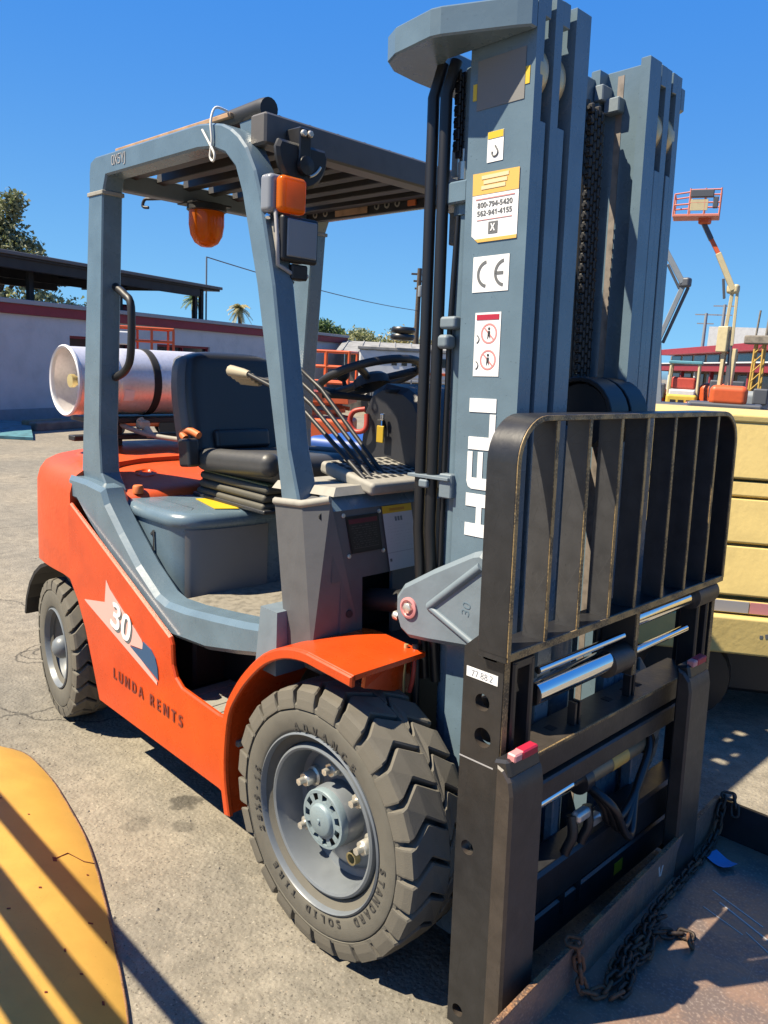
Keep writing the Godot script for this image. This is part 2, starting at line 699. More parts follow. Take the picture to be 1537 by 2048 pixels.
func make_materials() -> void:
	TX.dust = noise_tex(3, 0.010, 0.91, 1.0, 5)
	TX.fine = noise_tex(5, 0.05, 0.90, 1.0, 4)
	TX.rough = noise_tex(9, 0.02, 0.80, 1.0, 5)
	TX.patchy = noise_tex(13, 0.008, 0.68, 1.0, 6)
	TX.peel = bump_tex(21, 0.05, 2.0)
	TX.pebble = bump_tex(22, 0.16, 5.0)
	TX.coarse = bump_tex(23, 0.06, 7.0, 512, FastNoiseLite.TYPE_SIMPLEX, 5)
	TX.scratch = ImageTexture.create_from_image(scratch_image(512, 0.84, 1.0, 420, 3))
	TX.chips = ImageTexture.create_from_image(chip_image(512, 8))
	TX.rust = ImageTexture.create_from_image(rust_image(768, 4, lin(0.128, 0.099, 0.086), lin(0.211, 0.138, 0.099), lin(0.294, 0.243, 0.205), 0.08))
	TX.edge_rust = ImageTexture.create_from_image(rust_image(256, 9, lin(0.032, 0.022, 0.0192), lin(0.230, 0.109, 0.045), lin(0.320, 0.218, 0.128), 0.1))
	TX.worn = ImageTexture.create_from_image(rust_image(256, 12, lin(0.035, 0.029, 0.023), lin(0.294, 0.198, 0.083), lin(0.422, 0.333, 0.192), 0.14))
	TX.speckle = ImageTexture.create_from_image(speckle_image(1024, 6))
	TX.yard = ImageTexture.create_from_image(stain_image(2048))

	mat("slate", lin(0.108, 0.160, 0.203), 0.30, 0.0, "chips", 1.6, "peel", 0.06, "rough")
	mat("slate_dusty", lin(0.131, 0.168, 0.198), 0.6, 0.0, "dust", 2.0, "peel", 0.1, "rough")
	mat("cowl", lin(0.080, 0.082, 0.088), 0.55, 0.0, "dust", 2.2, "peel", 0.12, "rough")
	mat("orange", lin(0.512, 0.056, 0.0070), 0.30, 0.0, "chips", 1.3, "peel", 0.05, "rough")
	mat("orange_cast", lin(0.512, 0.067, 0.0141), 0.45, 0.0, "dust", 1.4, "peel", 0.25, "rough")
	mat("black", lin(0.024, 0.024, 0.026), 0.36, 0.0, "scratch", 2.2, "peel", 0.1, "rough")
	mat("black_plain", lin(0.0109, 0.0109, 0.0122), 0.5, 0.0, "fine", 3.0)
	mat("flat_black", lin(0.0088, 0.0088, 0.0096), 0.8)  # black plastic and strap; also paints slots, notches and hollows dark
	mat("fork_steel", lin(0.056, 0.045, 0.037), 0.48, 0.0, "scratch", 2.6, "peel", 0.15, "rough")
	mat("bar_steel", lin(0.054, 0.045, 0.037), 0.45, 0.0, "scratch", 2.0, "peel", 0.15, "rough")
	mat("worn_edge", Color.WHITE, 0.45, 0.25, "worn", 5.0, "peel", 0.2)
	mat("grease", lin(0.211, 0.160, 0.096), 0.4, 0.3, "fine", 3.0)
	mat("chrome", lin(0.80, 0.80, 0.80), 0.07, 1.0)
	mat("zinc", lin(0.62, 0.60, 0.54), 0.35, 0.7, "fine", 4.0)
	mat("brass", lin(0.60, 0.48, 0.22), 0.4, 0.6)
	mat("rubber", lin(0.106, 0.097, 0.078), 0.85, 0.0, "dust", 3.4, "pebble", 0.22)
	mat("rubber_body", lin(0.096, 0.090, 0.074), 0.85, 0.0, "dust", 3.4, "pebble", 0.18)
	mat("rubber_print", lin(0.038, 0.036, 0.032), 0.8)
	mat("hose", lin(0.0102, 0.0102, 0.0115), 0.38, 0.0, "fine", 6.0)
	mat("rim_paint", lin(0.128, 0.144, 0.160), 0.42, 0.0, "dust", 2.5, "peel", 0.1, "rough")
	mat("hub", lin(0.192, 0.250, 0.275), 0.45, 0.1, "fine", 5.0)
	mat("white_paint", lin(0.624, 0.624, 0.624), 0.5)
	mat("print_white", lin(0.656, 0.656, 0.656), 0.45)
	mat("print_pink", lin(0.550, 0.320, 0.288), 0.45)
	mat("print_blue", lin(0.022, 0.064, 0.141), 0.45)
	mat("print_black", lin(0.0192, 0.0192, 0.022), 0.6)
	mat("print_grey", lin(0.096, 0.102, 0.109), 0.6)
	mat("print_brown", lin(0.128, 0.0192, 0.0115), 0.6)
	mat("print_red", lin(0.320, 0.0096, 0.032), 0.5)
	mat("print_pale_red", lin(0.461, 0.192, 0.192), 0.5)
	mat("print_yellow", lin(0.512, 0.352, 0.0128), 0.5)
	mat("print_amber", lin(0.550, 0.333, 0.077), 0.5)
	mat("print_cream", lin(0.563, 0.448, 0.269), 0.5)
	mat("print_blank", lin(0.141, 0.141, 0.141), 0.7)
	mat("vinyl", lin(0.023, 0.024, 0.026), 0.42, 0.0, "fine", 4.0, "pebble", 0.15, "rough")
	mat("vinyl_dusty", lin(0.048, 0.048, 0.048), 0.5, 0.0, "dust", 4.0, "pebble", 0.15, "rough")
	mat("seat_sunlit_grey", lin(0.096, 0.096, 0.099), 0.5, 0.0, "dust", 4.0, "pebble", 0.1)  # lighter grey that puts sunlight on the backrest edge into the colour
	mat("bellows", lin(0.064, 0.061, 0.048), 0.65, 0.0, "dust", 5.0)
	mat("bellows_trim", lin(0.230, 0.211, 0.077), 0.6, 0.0, "patchy", 6.0)
	mat("plastic", lin(0.0192, 0.0198, 0.024), 0.5, 0.0, "fine", 4.0, "pebble", 0.1)
	mat("aluminium", lin(0.80, 0.76, 0.75), 0.42, 0.62, "fine", 2.0, "peel", 0.1)
	mat("valve_white", lin(0.397, 0.358, 0.282), 0.6)
	mat("track_rub", lin(0.230, 0.198, 0.173), 0.5, 0.2, "patchy", 5.0)
	mat("knob", lin(0.320, 0.275, 0.192), 0.5)
	mat("bounce_lit_beam", lin(0.080, 0.074, 0.069), 0.5, 0.0, "dust", 2.5, "peel", 0.1)  # slate beam with the brown ground bounce mixed into its colour
	mat("bar_black", lin(0.051, 0.051, 0.054), 0.34, 0.0, "scratch", 2.2, "peel", 0.1, "rough")
	mat("roller_gold", lin(0.52, 0.40, 0.22), 0.35, 0.4)
	mat("guard_slat", lin(0.032, 0.030, 0.029), 0.55, 0.0, "dust", 2.5)
	mat("guard_rust", lin(0.397, 0.243, 0.134), 0.7, 0.0, "patchy", 3.0)
	mat("lens_back", lin(0.192, 0.205, 0.230), 0.3, 0.0, "fine", 20.0)
	mat("belt", lin(0.512, 0.128, 0.032), 0.6)
	mat("tag_yellow", lin(0.352, 0.230, 0.0128), 0.4)
	mat("red_grip", lin(0.320, 0.032, 0.0192), 0.5)
	mat("mat_floor", lin(0.218, 0.198, 0.160), 0.8, 0.0, "patchy", 6.0, "pebble", 0.4)
	mat("tread_plate", lin(0.230, 0.224, 0.198), 0.75, 0.0, "dust", 8.0, "pebble", 0.6)
	mat("grille_beige", lin(0.256, 0.243, 0.211), 0.7, 0.0, "dust", 6.0)
	mat("tray_steel", Color.WHITE, 0.42, 0.15, "rust", 1.1, "peel", 0.25, "rough")
	mat("tray_rim", Color.WHITE, 0.75, 0.0, "edge_rust", 4.0, "coarse", 0.3)
	mat("chain_steel", lin(0.058, 0.042, 0.032), 0.6, 0.4, "patchy", 20.0)
	mat("chain_rust", lin(0.166, 0.077, 0.038), 0.8, 0.1, "patchy", 20.0)
	mat("grit", lin(0.192, 0.173, 0.147), 0.9, 0.0, "patchy", 9.0)
	mat("blue_paper", lin(0.064, 0.218, 0.461), 0.6)
	mat("rubbed", lin(0.397, 0.384, 0.358), 0.6)
	mat("yellow_paint", lin(0.525, 0.307, 0.064), 0.5, 0.0, "chips", 1.6, "peel", 0.15, "rough")
	mat("cream_paint", lin(0.525, 0.397, 0.141), 0.6, 0.0, "dust", 1.2, "peel", 0.2, "rough")
	mat("wall_white", lin(0.474, 0.448, 0.448), 0.85, 0.0, "dust", 0.3, "coarse", 0.1)
	mat("fascia_red", lin(0.205, 0.0128, 0.022), 0.6, 0.0, "dust", 0.6)
	mat("coping", lin(0.269, 0.262, 0.269), 0.7)
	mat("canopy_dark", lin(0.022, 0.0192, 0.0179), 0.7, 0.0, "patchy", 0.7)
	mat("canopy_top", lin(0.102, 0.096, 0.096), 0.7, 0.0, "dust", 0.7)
	mat("window_dark", lin(0.0160, 0.0179, 0.020), 0.15)
	mat("timber", lin(0.218, 0.173, 0.109), 0.85, 0.0, "patchy", 2.0)
	mat("pole_wood", lin(0.083, 0.061, 0.045), 0.9, 0.0, "patchy", 2.0)
	mat("grey_steel", lin(0.166, 0.192, 0.218), 0.5, 0.2, "dust", 1.0)
	mat("roof_grey", lin(0.269, 0.269, 0.262), 0.8, 0.0, "patchy", 0.6)
	mat("wood_grey", lin(0.192, 0.173, 0.147), 0.9, 0.0, "patchy", 0.9)
	mat("trailer_white", lin(0.528, 0.536, 0.544), 0.6, 0.0, "dust", 0.5)
	mat("lift_orange", lin(0.499, 0.083, 0.0192), 0.5, 0.0, "dust", 1.0)
	mat("lift_yellow", lin(0.448, 0.294, 0.064), 0.5, 0.0, "dust", 1.0)
	mat("boom_cream", lin(0.448, 0.384, 0.230), 0.5, 0.0, "dust", 1.0)
	mat("boom_grey", lin(0.192, 0.218, 0.243), 0.5, 0.0, "dust", 1.0)
	mat("boom_dark", lin(0.058, 0.064, 0.077), 0.5)
	mat("cage_red", lin(0.461, 0.154, 0.109), 0.6)
	mat("machine_red", lin(0.384, 0.051, 0.032), 0.5, 0.0, "dust", 1.0)
	mat("machine_cyan", lin(0.096, 0.269, 0.333), 0.5, 0.0, "dust", 1.0)
	mat("machine_yellow", lin(0.480, 0.352, 0.051), 0.5, 0.0, "dust", 1.0)
	mat("sheet_teal", lin(0.064, 0.192, 0.230), 0.7, 0.0, "patchy", 1.2)
	mat("bark", lin(0.064, 0.048, 0.035), 0.9, 0.0, "patchy", 3.0)
	mat("string_white", lin(0.600, 0.584, 0.544), 0.7)
	mat("blue_seat", lin(0.0128, 0.064, 0.269), 0.5)
	mat("fabric_beige", lin(0.256, 0.211, 0.128), 0.8)
	for q in [["leaf_olive", 0.128, 0.135, 0.071], ["leaf_green", 0.060, 0.098, 0.034], ["leaf_dry", 0.270, 0.232, 0.112], ["leaf_pale", 0.188, 0.195, 0.098]]:
		var m := mat(q[0], lin(q[1], q[2], q[3]), 0.7)
		m.backlight_enabled = true
		m.backlight = lin(q[1] * 0.6, q[2] * 0.7, q[3] * 0.5)
		m.cull_mode = BaseMaterial3D.CULL_DISABLED
	# amber and clear lenses
	var a := StandardMaterial3D.new()
	a.albedo_color = lin(0.589, 0.154, 0.0051)
	a.roughness = 0.12
	a.backlight_enabled = true
	a.backlight = lin(1.0, 0.32, 0.015)
	a.cull_mode = BaseMaterial3D.CULL_DISABLED
	M.amber = a
	var g := StandardMaterial3D.new()
	g.albedo_color = Color(0.75, 0.78, 0.82, 0.25)
	g.transparency = BaseMaterial3D.TRANSPARENCY_ALPHA
	g.roughness = 0.08
	M.glass = g
	# the yard: stones and sand everywhere, the worn patches and cracks over them once
	var y := StandardMaterial3D.new()
	y.albedo_color = lin(0.339, 0.323, 0.285)
	y.albedo_texture = TX.speckle
	y.uv1_triplanar = true
	y.uv1_world_triplanar = true
	y.uv1_scale = Vector3.ONE * 0.62
	y.roughness = 0.9
	y.normal_enabled = true
	y.normal_texture = TX.pebble
	y.normal_scale = 0.24
	y.detail_enabled = true
	y.detail_albedo = TX.yard
	y.detail_blend_mode = BaseMaterial3D.BLEND_MODE_MUL
	y.detail_uv_layer = BaseMaterial3D.DETAIL_UV_2
	M.yard = y

# ---------------------------------------------------------------- the forklift
const TILT := 0.0349   # the mast leans back two degrees
var truck: Node3D

func leaned(o: Node3D) -> Node3D:
	o.rotation.z = TILT
	return o

func build_forklift() -> void:
	truck = thing("forklift", "orange and blue grey forklift with a tall mast and HELI lettering in white", "forklift")
	wheels()
	chassis()
	hood_and_cowl()
	overhead_guard()
	seat_and_controls()
	mast()
	carriage()
	forks()

func wheel_mesh_tyre(w: float, r: float, rim: float) -> SurfaceTool:
	var s := sm()
	var k := r / 0.353
	var body := [Vector2(rim - 0.03, w - 0.03), Vector2(rim - 0.004, w - 0.014), Vector2(rim + 0.003, w - 0.006), Vector2(rim + 0.012, w - 0.002)]
	body += [Vector2(0.286 * k, w + 0.001), Vector2(0.2915 * k, w - 0.001), Vector2(0.294 * k, w - 0.006), Vector2(0.2965 * k, w - 0.001), Vector2(0.306 * k, w - 0.002), Vector2(0.312 * k, w - 0.010), Vector2(0.317 * k, w - 0.022), Vector2(0.318 * k, 0)]
	var all := body.duplicate()
	for i in range(body.size() - 2, -1, -1):
		all.append(Vector2(body[i].x, -body[i].y))
	lathe(s, all, Transform3D(), 72)
	return s

# one tread block: a zigzag bar from the shoulder to past the middle, with its end running down the side wall
func tread_mesh(w: float, r: float, pitch: float, flip: float) -> Mesh:
	var s := sm()
	var k := r / 0.353
	var secs := []   # [across, top radius, bottom radius, start, end] with start and end in shares of the pitch
	var m0 := -0.14 if flip > 0.0 else 0.155
	secs.append([m0 * w, r, 0.312 * k, 0.02, 0.88])
	secs.append([(m0 + 0.06) * w, r, 0.312 * k, 0.04, 0.90])
	secs.append([0.38 * w, r - 0.001, 0.312 * k, 0.40, 1.24])
	secs.append([0.42 * w, r - 0.001, 0.312 * k, 0.40, 1.24])
	secs.append([0.84 * w, r - 0.005 * k, 0.310 * k, 0.04, 0.85])
	secs.append([0.95 * w, r - 0.009 * k, 0.308 * k, 0.0, 0.80])
	secs.append([1.0 * w, 0.322 * k, 0.300 * k, 0.0, 0.80])
	secs.append([1.02 * w, 0.302 * k, 0.298 * k, 0.01, 0.79])
	var pts := []
	for q in secs:
		var row := []
		var mid: float = (q[3] + q[4]) * 0.5
		for e in [[q[2], q[3] - 0.03], [q[1] - 0.004, q[3]], [q[1], q[3] + 0.05], [q[1], q[4] - 0.05], [q[1] - 0.004, q[4]], [q[2], q[4] + 0.03]]:
			var a: float = e[1] * pitch
			row.append(Vector3(cos(a) * e[0], sin(a) * e[0], q[0] * flip))
		pts.append(row)
	for i in pts.size() - 1:
		for j in 5:
			var c: Vector3 = (pts[i][2] + pts[i][3]) * 0.5 * 0.9
			c.z = (pts[i][0].z + pts[i + 1][0].z) * 0.5 * (0.6 if i >= 5 else 1.0)
			var m: Vector3 = (pts[i][j] + pts[i + 1][j + 1]) * 0.5
			quad(s, pts[i][j], pts[i][j + 1], pts[i + 1][j + 1], pts[i + 1][j], m - c)
	for e in [0, pts.size() - 1]:
		var o := Vector3(0, 0, -flip if e == 0 else flip)
		for j in range(1, 5):
			tri(s, pts[e][0], pts[e][j], pts[e][j + 1], o)
	return s.commit()

func make_wheel(big: bool) -> Node3D:
	var w := 0.108 if big else 0.080
	var r := 0.353 if big else 0.290
	var rim := 0.232 if big else 0.166
	var wheel := Node3D.new()
	wheel.name = kids_name(truck, "wheel")
	truck.add_child(wheel)
	part("tyre", wheel_mesh_tyre(w, r, rim), M.rubber_body, wheel)
	var n := 24 if big else 22
	var pitch := TAU / n
	var near := tread_mesh(w, r, pitch, 1.0)
	var far := tread_mesh(w, r, pitch, -1.0)
	for i in n:
		var a := put("tread_block", near, M.rubber, wheel)
		a.rotation.z = pitch * i
		var b := put("tread_block", far, M.rubber, wheel)
		b.rotation.z = pitch * (i + 0.5)
	var s := sm()
	if big:
		lathe(s, [Vector2(0.2335, w - 0.010), Vector2(0.2335, w - 0.003), Vector2(0.229, w), Vector2(0.226, w - 0.004), Vector2(0.224, w - 0.022), Vector2(0.218, w - 0.048), Vector2(0.209, w - 0.060), Vector2(0.202, w - 0.058), Vector2(0.199, w - 0.028), Vector2(0.196, w - 0.019), Vector2(0.190, w - 0.016), Vector2(0.184, w - 0.019), Vector2(0.181, w - 0.030), Vector2(0.179, w - 0.070), Vector2(0.176, w - 0.104), Vector2(0.160, w - 0.110)], Transform3D(), 80)
	else:
		lathe(s, [Vector2(0.1665, w - 0.010), Vector2(0.1665, w - 0.002), Vector2(0.162, w + 0.001), Vector2(0.158, w - 0.004), Vector2(0.150, w - 0.030), Vector2(0.140, w - 0.050), Vector2(0.134, w - 0.075), Vector2(0.128, w - 0.080)], Transform3D(), 64)
	part("rim", s, M.rim_paint, wheel)
	s = sm()
	if big:
		lathe(s, [Vector2(0.177, w - 0.108), Vector2(0.158, w - 0.112), Vector2(0.146, w - 0.104), Vector2(0.100, w - 0.102), Vector2(0.0, w - 0.100)], Transform3D(), 56)
		part("rim_disc", s, M.rim_paint, wheel)
		s = sm()
		lathe(s, [Vector2(0.082, w - 0.104), Vector2(0.081, w - 0.056), Vector2(0.077, w - 0.048), Vector2(0.066, w - 0.046)], Transform3D(), 48)
		part("hub_barrel", s, M.rim_paint, wheel)
		# the drive flange with a ring of sockets cut through it
		s = sm()
		for k in 11:
			var a := TAU * k / 11.0
			var half := PI / 11.0
			lathe(s, [Vector2(0.0690, w - 0.046), Vector2(0.0690, w - 0.028), Vector2(0.0500, w - 0.028), Vector2(0.0500, w - 0.046)], Transform3D(Basis(Vector3(0, 0, 1), a), Vector3.ZERO), 3, -half * 0.50, half * 0.50)
		lathe(s, [Vector2(0.0775, w - 0.050), Vector2(0.0785, w - 0.032), Vector2(0.076, w - 0.028), Vector2(0.0685, w - 0.028), Vector2(0.0685, w - 0.044)], Transform3D(), 48)
		lathe(s, [Vector2(0.0505, w - 0.044), Vector2(0.0505, w - 0.028), Vector2(0.043, w - 0.027), Vector2(0.041, w - 0.020), Vector2(0.037, w - 0.017), Vector2(0.006, w - 0.016), Vector2(0.005, w - 0.012), Vector2(0.0, w - 0.012)], Transform3D(), 44)
		part("hub_flange", s, M.hub, wheel)
		s = sm()
		lathe(s, [Vector2(0.071, w - 0.0435), Vector2(0.047, w - 0.0435)], Transform3D(), 40)
		part("hub_socket_ring", s, M.flat_black, wheel)
		for deg in [92.0, 38.0, -20.0, 152.0, 212.0]:
			var a := deg_to_rad(deg)
			var at := Vector3(cos(a) * 0.124, sin(a) * 0.124, w - 0.104)
			s = sm()
			lathe(s, [Vector2(0.027, 0), Vector2(0.027, 0.014), Vector2(0.020, 0.018)], Transform3D(Basis(), at), 16)
			lathe(s, [Vector2(0.0215, 0.014), Vector2(0.0215, 0.042), Vector2(0.018, 0.047), Vector2(0.011, 0.047), Vector2(0.010, 0.066), Vector2(0.0, 0.067)], Transform3D(Basis(Vector3(0, 0, 1), a), at), 6)
			part("wheel_nut", s, M.zinc, wheel)
		s = sm()
		lathe(s, [Vector2(0.012, 0.0), Vector2(0.013, 0.016), Vector2(0.018, 0.017), Vector2(0.019, 0.0)], Transform3D(Basis(), Vector3(0.046, -0.114, w - 0.103)), 18)
		part("valve_ring", s, M.brass, wheel)
		# raised lettering on the side wall
		var ring := [["ADVANCE", 106.0, -8.6, 0.249], ["SOLID TIRE", 292.0, -7.0, 0.250], ["28X9-15", 205.0, -6.6, 0.250], ["STANDARD", -4.0, -6.6, 0.250]]
		for q in ring:
			s = sm()
			for i in (q[0] as String).length():
				if q[0][i] == " ":
					continue
				var t := TextMesh.new()
				var f := SystemFont.new()
				f.font_names = PackedStringArray(["Droid Sans"])
				f.font_weight = 700
				t.font = f
				t.font_size = 24
				t.pixel_size = 0.021 / 17.0
				t.depth = 0.0015
				t.curve_step = 3.0
				t.text = q[0][i]
				var a := deg_to_rad(q[1] + q[2] * i)
				s.append_from(t, 0, Transform3D(Basis(Vector3(0, 0, 1), a - PI / 2), Vector3(cos(a) * q[3], sin(a) * q[3], w + 0.0002)))
			part("tyre_lettering", s, M.rubber_print, wheel)
	else:
		lathe(s, [Vector2(0.135, w - 0.079), Vector2(0.095, w - 0.074), Vector2(0.066, w - 0.070), Vector2(0.0, w - 0.070)], Transform3D(), 48)
		part("rim_disc", s, M.rim_paint, wheel)
		s = sm()
		lathe(s, [Vector2(0.050, w - 0.072), Vector2(0.048, w - 0.028), Vector2(0.044, w - 0.012), Vector2(0.030, w + 0.004), Vector2(0.012, w + 0.011), Vector2(0.0, w + 0.012)], Transform3D(), 40)
		part("hub_cap", s, M.rim_paint, wheel)
		for k in 6:
			var a := TAU * k / 6.0 + 0.3
			s = sm()
			bolt(s, Vector3(cos(a) * 0.078, sin(a) * 0.078, w - 0.074), Vector3(0, 0, 1), 0.012, 0.016)
			part("wheel_nut", s, M.zinc, wheel)
	return wheel

func wheels() -> void:
	var front := make_wheel(true)
	front.position = Vector3(0, 0.351, 0.494)
	front.rotation.z = 0.06
	var left := front.duplicate()
	left.name = kids_name(truck, "wheel")
	truck.add_child(left)
	left.transform = Transform3D(Basis(Vector3(0, 1, 0), PI), Vector3(0, 0.351, -0.494))
	var rear := make_wheel(false)
	rear.transform = Transform3D(Basis(Vector3(0, 1, 0), -0.131), Vector3(-1.712, 0.288, 0.475))
	var rear_left := rear.duplicate()
	rear_left.name = kids_name(truck, "wheel")
	truck.add_child(rear_left)
	rear_left.transform = Transform3D(Basis(Vector3(0, 1, 0), PI - 0.131), Vector3(-1.712, 0.288, -0.475))

func side_shape() -> Array:
	var top := [Vector2(-1.507, 0.934), Vector2(-0.775, 0.618), Vector2(-0.762, 0.595), Vector2(-0.757, 0.529), Vector2(-0.738, 0.492), Vector2(-0.700, 0.470), Vector2(-0.49, 0.458), Vector2(-0.405, 0.47)]
	return top + [Vector2(-0.425, 0.38), Vector2(-0.405, 0.20), Vector2(-0.486, 0.216), Vector2(-1.288, 0.217), Vector2(-1.342, 0.341), Vector2(-1.40, 0.47), Vector2(-1.46, 0.565), Vector2(-1.53, 0.635), Vector2(-1.53, 0.925)]

func fender_line(grow: float) -> Array:
	var p := [Vector2(-0.400, 0.185), Vector2(-0.424, 0.29), Vector2(-0.427, 0.39), Vector2(-0.409, 0.514), Vector2(-0.366, 0.594), Vector2(-0.31, 0.665), Vector2(-0.235, 0.735), Vector2(-0.150, 0.780), Vector2(-0.069, 0.798), Vector2(0.0, 0.797), Vector2(0.12, 0.792)]
	var out := []
	var sp := spline2(p, 3)
	for i in sp.size():
		var d: Vector2 = (sp[mini(i + 1, sp.size() - 1)] - sp[maxi(i - 1, 0)]).normalized()
		out.append(sp[i] + Vector2(d.y, -d.x) * -grow)
	return out

func chassis() -> void:
	for sg in [1.0, -1.0]:
		var mir := Transform3D(Basis.from_scale(Vector3(1, 1, sg)), Vector3.ZERO)
		var s := sm()
		prism(s, side_shape(), 0.553, 0.57, 0.005, mir)
		var side := part("side_panel", s, M.orange, truck)
		if sg > 0.0:
			side_stickers(side)
		# fender: a bent plate that runs level into a deck over the tyre
		s = sm()
		var outer := fender_line(0.0)
		var inner := fender_line(-0.014)
		inner.reverse()
		prism(s, outer + inner, 0.345, 0.604, 0.005, mir, true)
		var f := part("front_fender", s, M.orange, truck)
		# hanging lip of the fender along its outer edge
		s = sm()
		var lip := fender_line(-0.002)
		var lip2 := fender_line(-0.030)
		lip2.reverse()
		prism(s, lip + lip2, 0.590, 0.608, 0.004, mir, true)
		part("fender_lip", s, M.orange, f)
		s = sm()
		var a := [Vector3(0.121, 0.784, 0.560), Vector3(0.070, 0.786, 0.348), Vector3(0.064, 0.660, 0.343), Vector3(0.112, 0.745, 0.555)]
		hexa(s, [mir * a[3], mir * a[2], mir * (a[2] + Vector3(-0.012, 0, 0)), mir * (a[3] + Vector3(-0.012, 0, 0)), mir * a[0], mir * a[1], mir * (a[1] + Vector3(-0.012, 0, 0)), mir * (a[0] + Vector3(-0.012, 0, 0))])
		part("fender_apron", s, M.orange, f)
		# grey frame that carries the guard: down from the rear post, then level as the step edge
		s = sm()
		var band := [Vector2(-1.575, 0.94), Vector2(-1.50, 0.94), Vector2(-1.40, 0.872), Vector2(-1.302, 0.815), Vector2(-0.96, 0.636), Vector2(-0.80, 0.602), Vector2(-0.72, 0.610), Vector2(-0.60, 0.620), Vector2(-0.44, 0.655), Vector2(-0.26, 0.700), Vector2(-0.26, 0.790), Vector2(-0.40, 0.764), Vector2(-0.55, 0.742), Vector2(-0.72, 0.720), Vector2(-0.84, 0.712), Vector2(-0.90, 0.724), Vector2(-1.03, 0.796), Vector2(-1.15, 0.886), Vector2(-1.255, 0.972), Vector2(-1.285, 1.02), Vector2(-1.42, 1.03), Vector2(-1.575, 1.03)]
		prism(s, band, 0.452, 0.548, 0.016, mir, true)
		part("lower_frame", s, M.slate, truck)
		s = sm()
		bx(s, Vector3(-0.80, 0.383, 0.30 * sg), Vector3(-0.40, 0.401, 0.560 * sg), 0.002)
		for i in 7:
			bx(s, Vector3(-0.77 + i * 0.052, 0.401, 0.32 * sg), Vector3(-0.752 + i * 0.052, 0.4035, 0.55 * sg), 0.001)
		part("step_plate", s, M.tread_plate, truck)
		s = sm()
		bx(s, Vector3(-0.84, 0.40, 0.30 * sg), Vector3(-0.36, 0.60, 0.322 * sg), 0.002)
		part("step_well", s, M.black_plain, truck)
		s = sm()
		hexa(s, [Vector3(-0.33, 0.66, 0.40 * sg), Vector3(-0.235, 0.66, 0.40 * sg), Vector3(-0.235, 0.66, 0.556 * sg), Vector3(-0.33, 0.66, 0.556 * sg), Vector3(-0.325, 0.835, 0.43 * sg), Vector3(-0.25, 0.835, 0.43 * sg), Vector3(-0.25, 0.835, 0.545 * sg), Vector3(-0.325, 0.835, 0.545 * sg)])
		part("frame_foot", s, M.slate_dusty, truck)
	# what lies between the two sides
	var s2 := sm()
	bx(s2, Vector3(-1.46, 0.19, -0.512), Vector3(-0.42, 0.38, 0.512), 0.01)
	bx(s2, Vector3(-0.42, 0.24, -0.34), Vector3(0.02, 0.76, 0.34), 0.01)
	bx(s2, Vector3(-1.50, 0.38, -0.44), Vector3(-0.84, 0.66, 0.44), 0.01)
	part("chassis_frame", s2, M.black_plain, truck)
	s2 = sm()
	tube(s2, [Vector3(-1.712, 0.288, -0.42), Vector3(-1.712, 0.288, 0.42)], 0.055, 12)
	bx(s2, Vector3(-1.79, 0.23, -0.30), Vector3(-1.63, 0.36, 0.30), 0.01)
	part("steer_axle", s2, M.black_plain, truck)
	s2 = sm()
	tube(s2, [Vector3(0, 0.351, -0.43), Vector3(0, 0.351, 0.43)], 0.085, 14)
	part("drive_axle", s2, M.black_plain, truck)
	s2 = sm()
	bx(s2, Vector3(-0.90, 0.660, -0.455), Vector3(-0.10, 0.690, 0.455), 0.004)
	part("floor_plate", s2, M.mat_floor, truck)
	counterweight()

func side_stickers(side: Node) -> void:
	var z := 0.571
	var s := sm()
	prism(s, [Vector2(-1.212, 0.703), Vector2(-1.182, 0.674), Vector2(-1.086, 0.623), Vector2(-0.998, 0.578), Vector2(-0.955, 0.553), Vector2(-0.944, 0.540), Vector2(-0.951, 0.523), Vector2(-1.040, 0.513), Vector2(-0.851, 0.440), Vector2(-0.852, 0.428), Vector2(-1.372, 0.578), Vector2(-1.393, 0.586), Vector2(-1.225, 0.618)], z, z + 0.0012, 0.0)
	part("arrow_sticker", s, M.print_pink, side)
	s = sm()
	prism(s, [Vector2(-0.944, 0.552), Vector2(-0.891, 0.540), Vector2(-0.862, 0.518), Vector2(-0.848, 0.490), Vector2(-0.843, 0.448), Vector2(-1.036, 0.509), Vector2(-0.949, 0.520)], z, z + 0.0022, 0.0)
	part("arrow_tip", s, M.print_blue, side)
	var turn := Basis(Vector3(0, 0, 1), -0.24)
	letters("model_number_shadow", "30", 0.098, M.print_grey, side, Vector3(-1.094, 0.569, z + 0.0016), turn, true, 0.001)
	letters("model_number", "30", 0.098, M.print_white, side, Vector3(-1.101, 0.577, z + 0.0030), turn, true, 0.001)
	for q in [["L", -1.155], ["U", -1.110], ["N", -1.062], ["D", -1.012], ["A", -0.962], ["R", -0.888], ["E", -0.842], ["N", -0.795], ["T", -0.746], ["S", -0.702]]:
		letters("lettering", q[0], 0.040, M.print_brown, side, Vector3(q[1], 0.368 - 0.012 * (q[1] + 1.16) / 0.46, z + 0.001), Basis(), true, 0.0008)

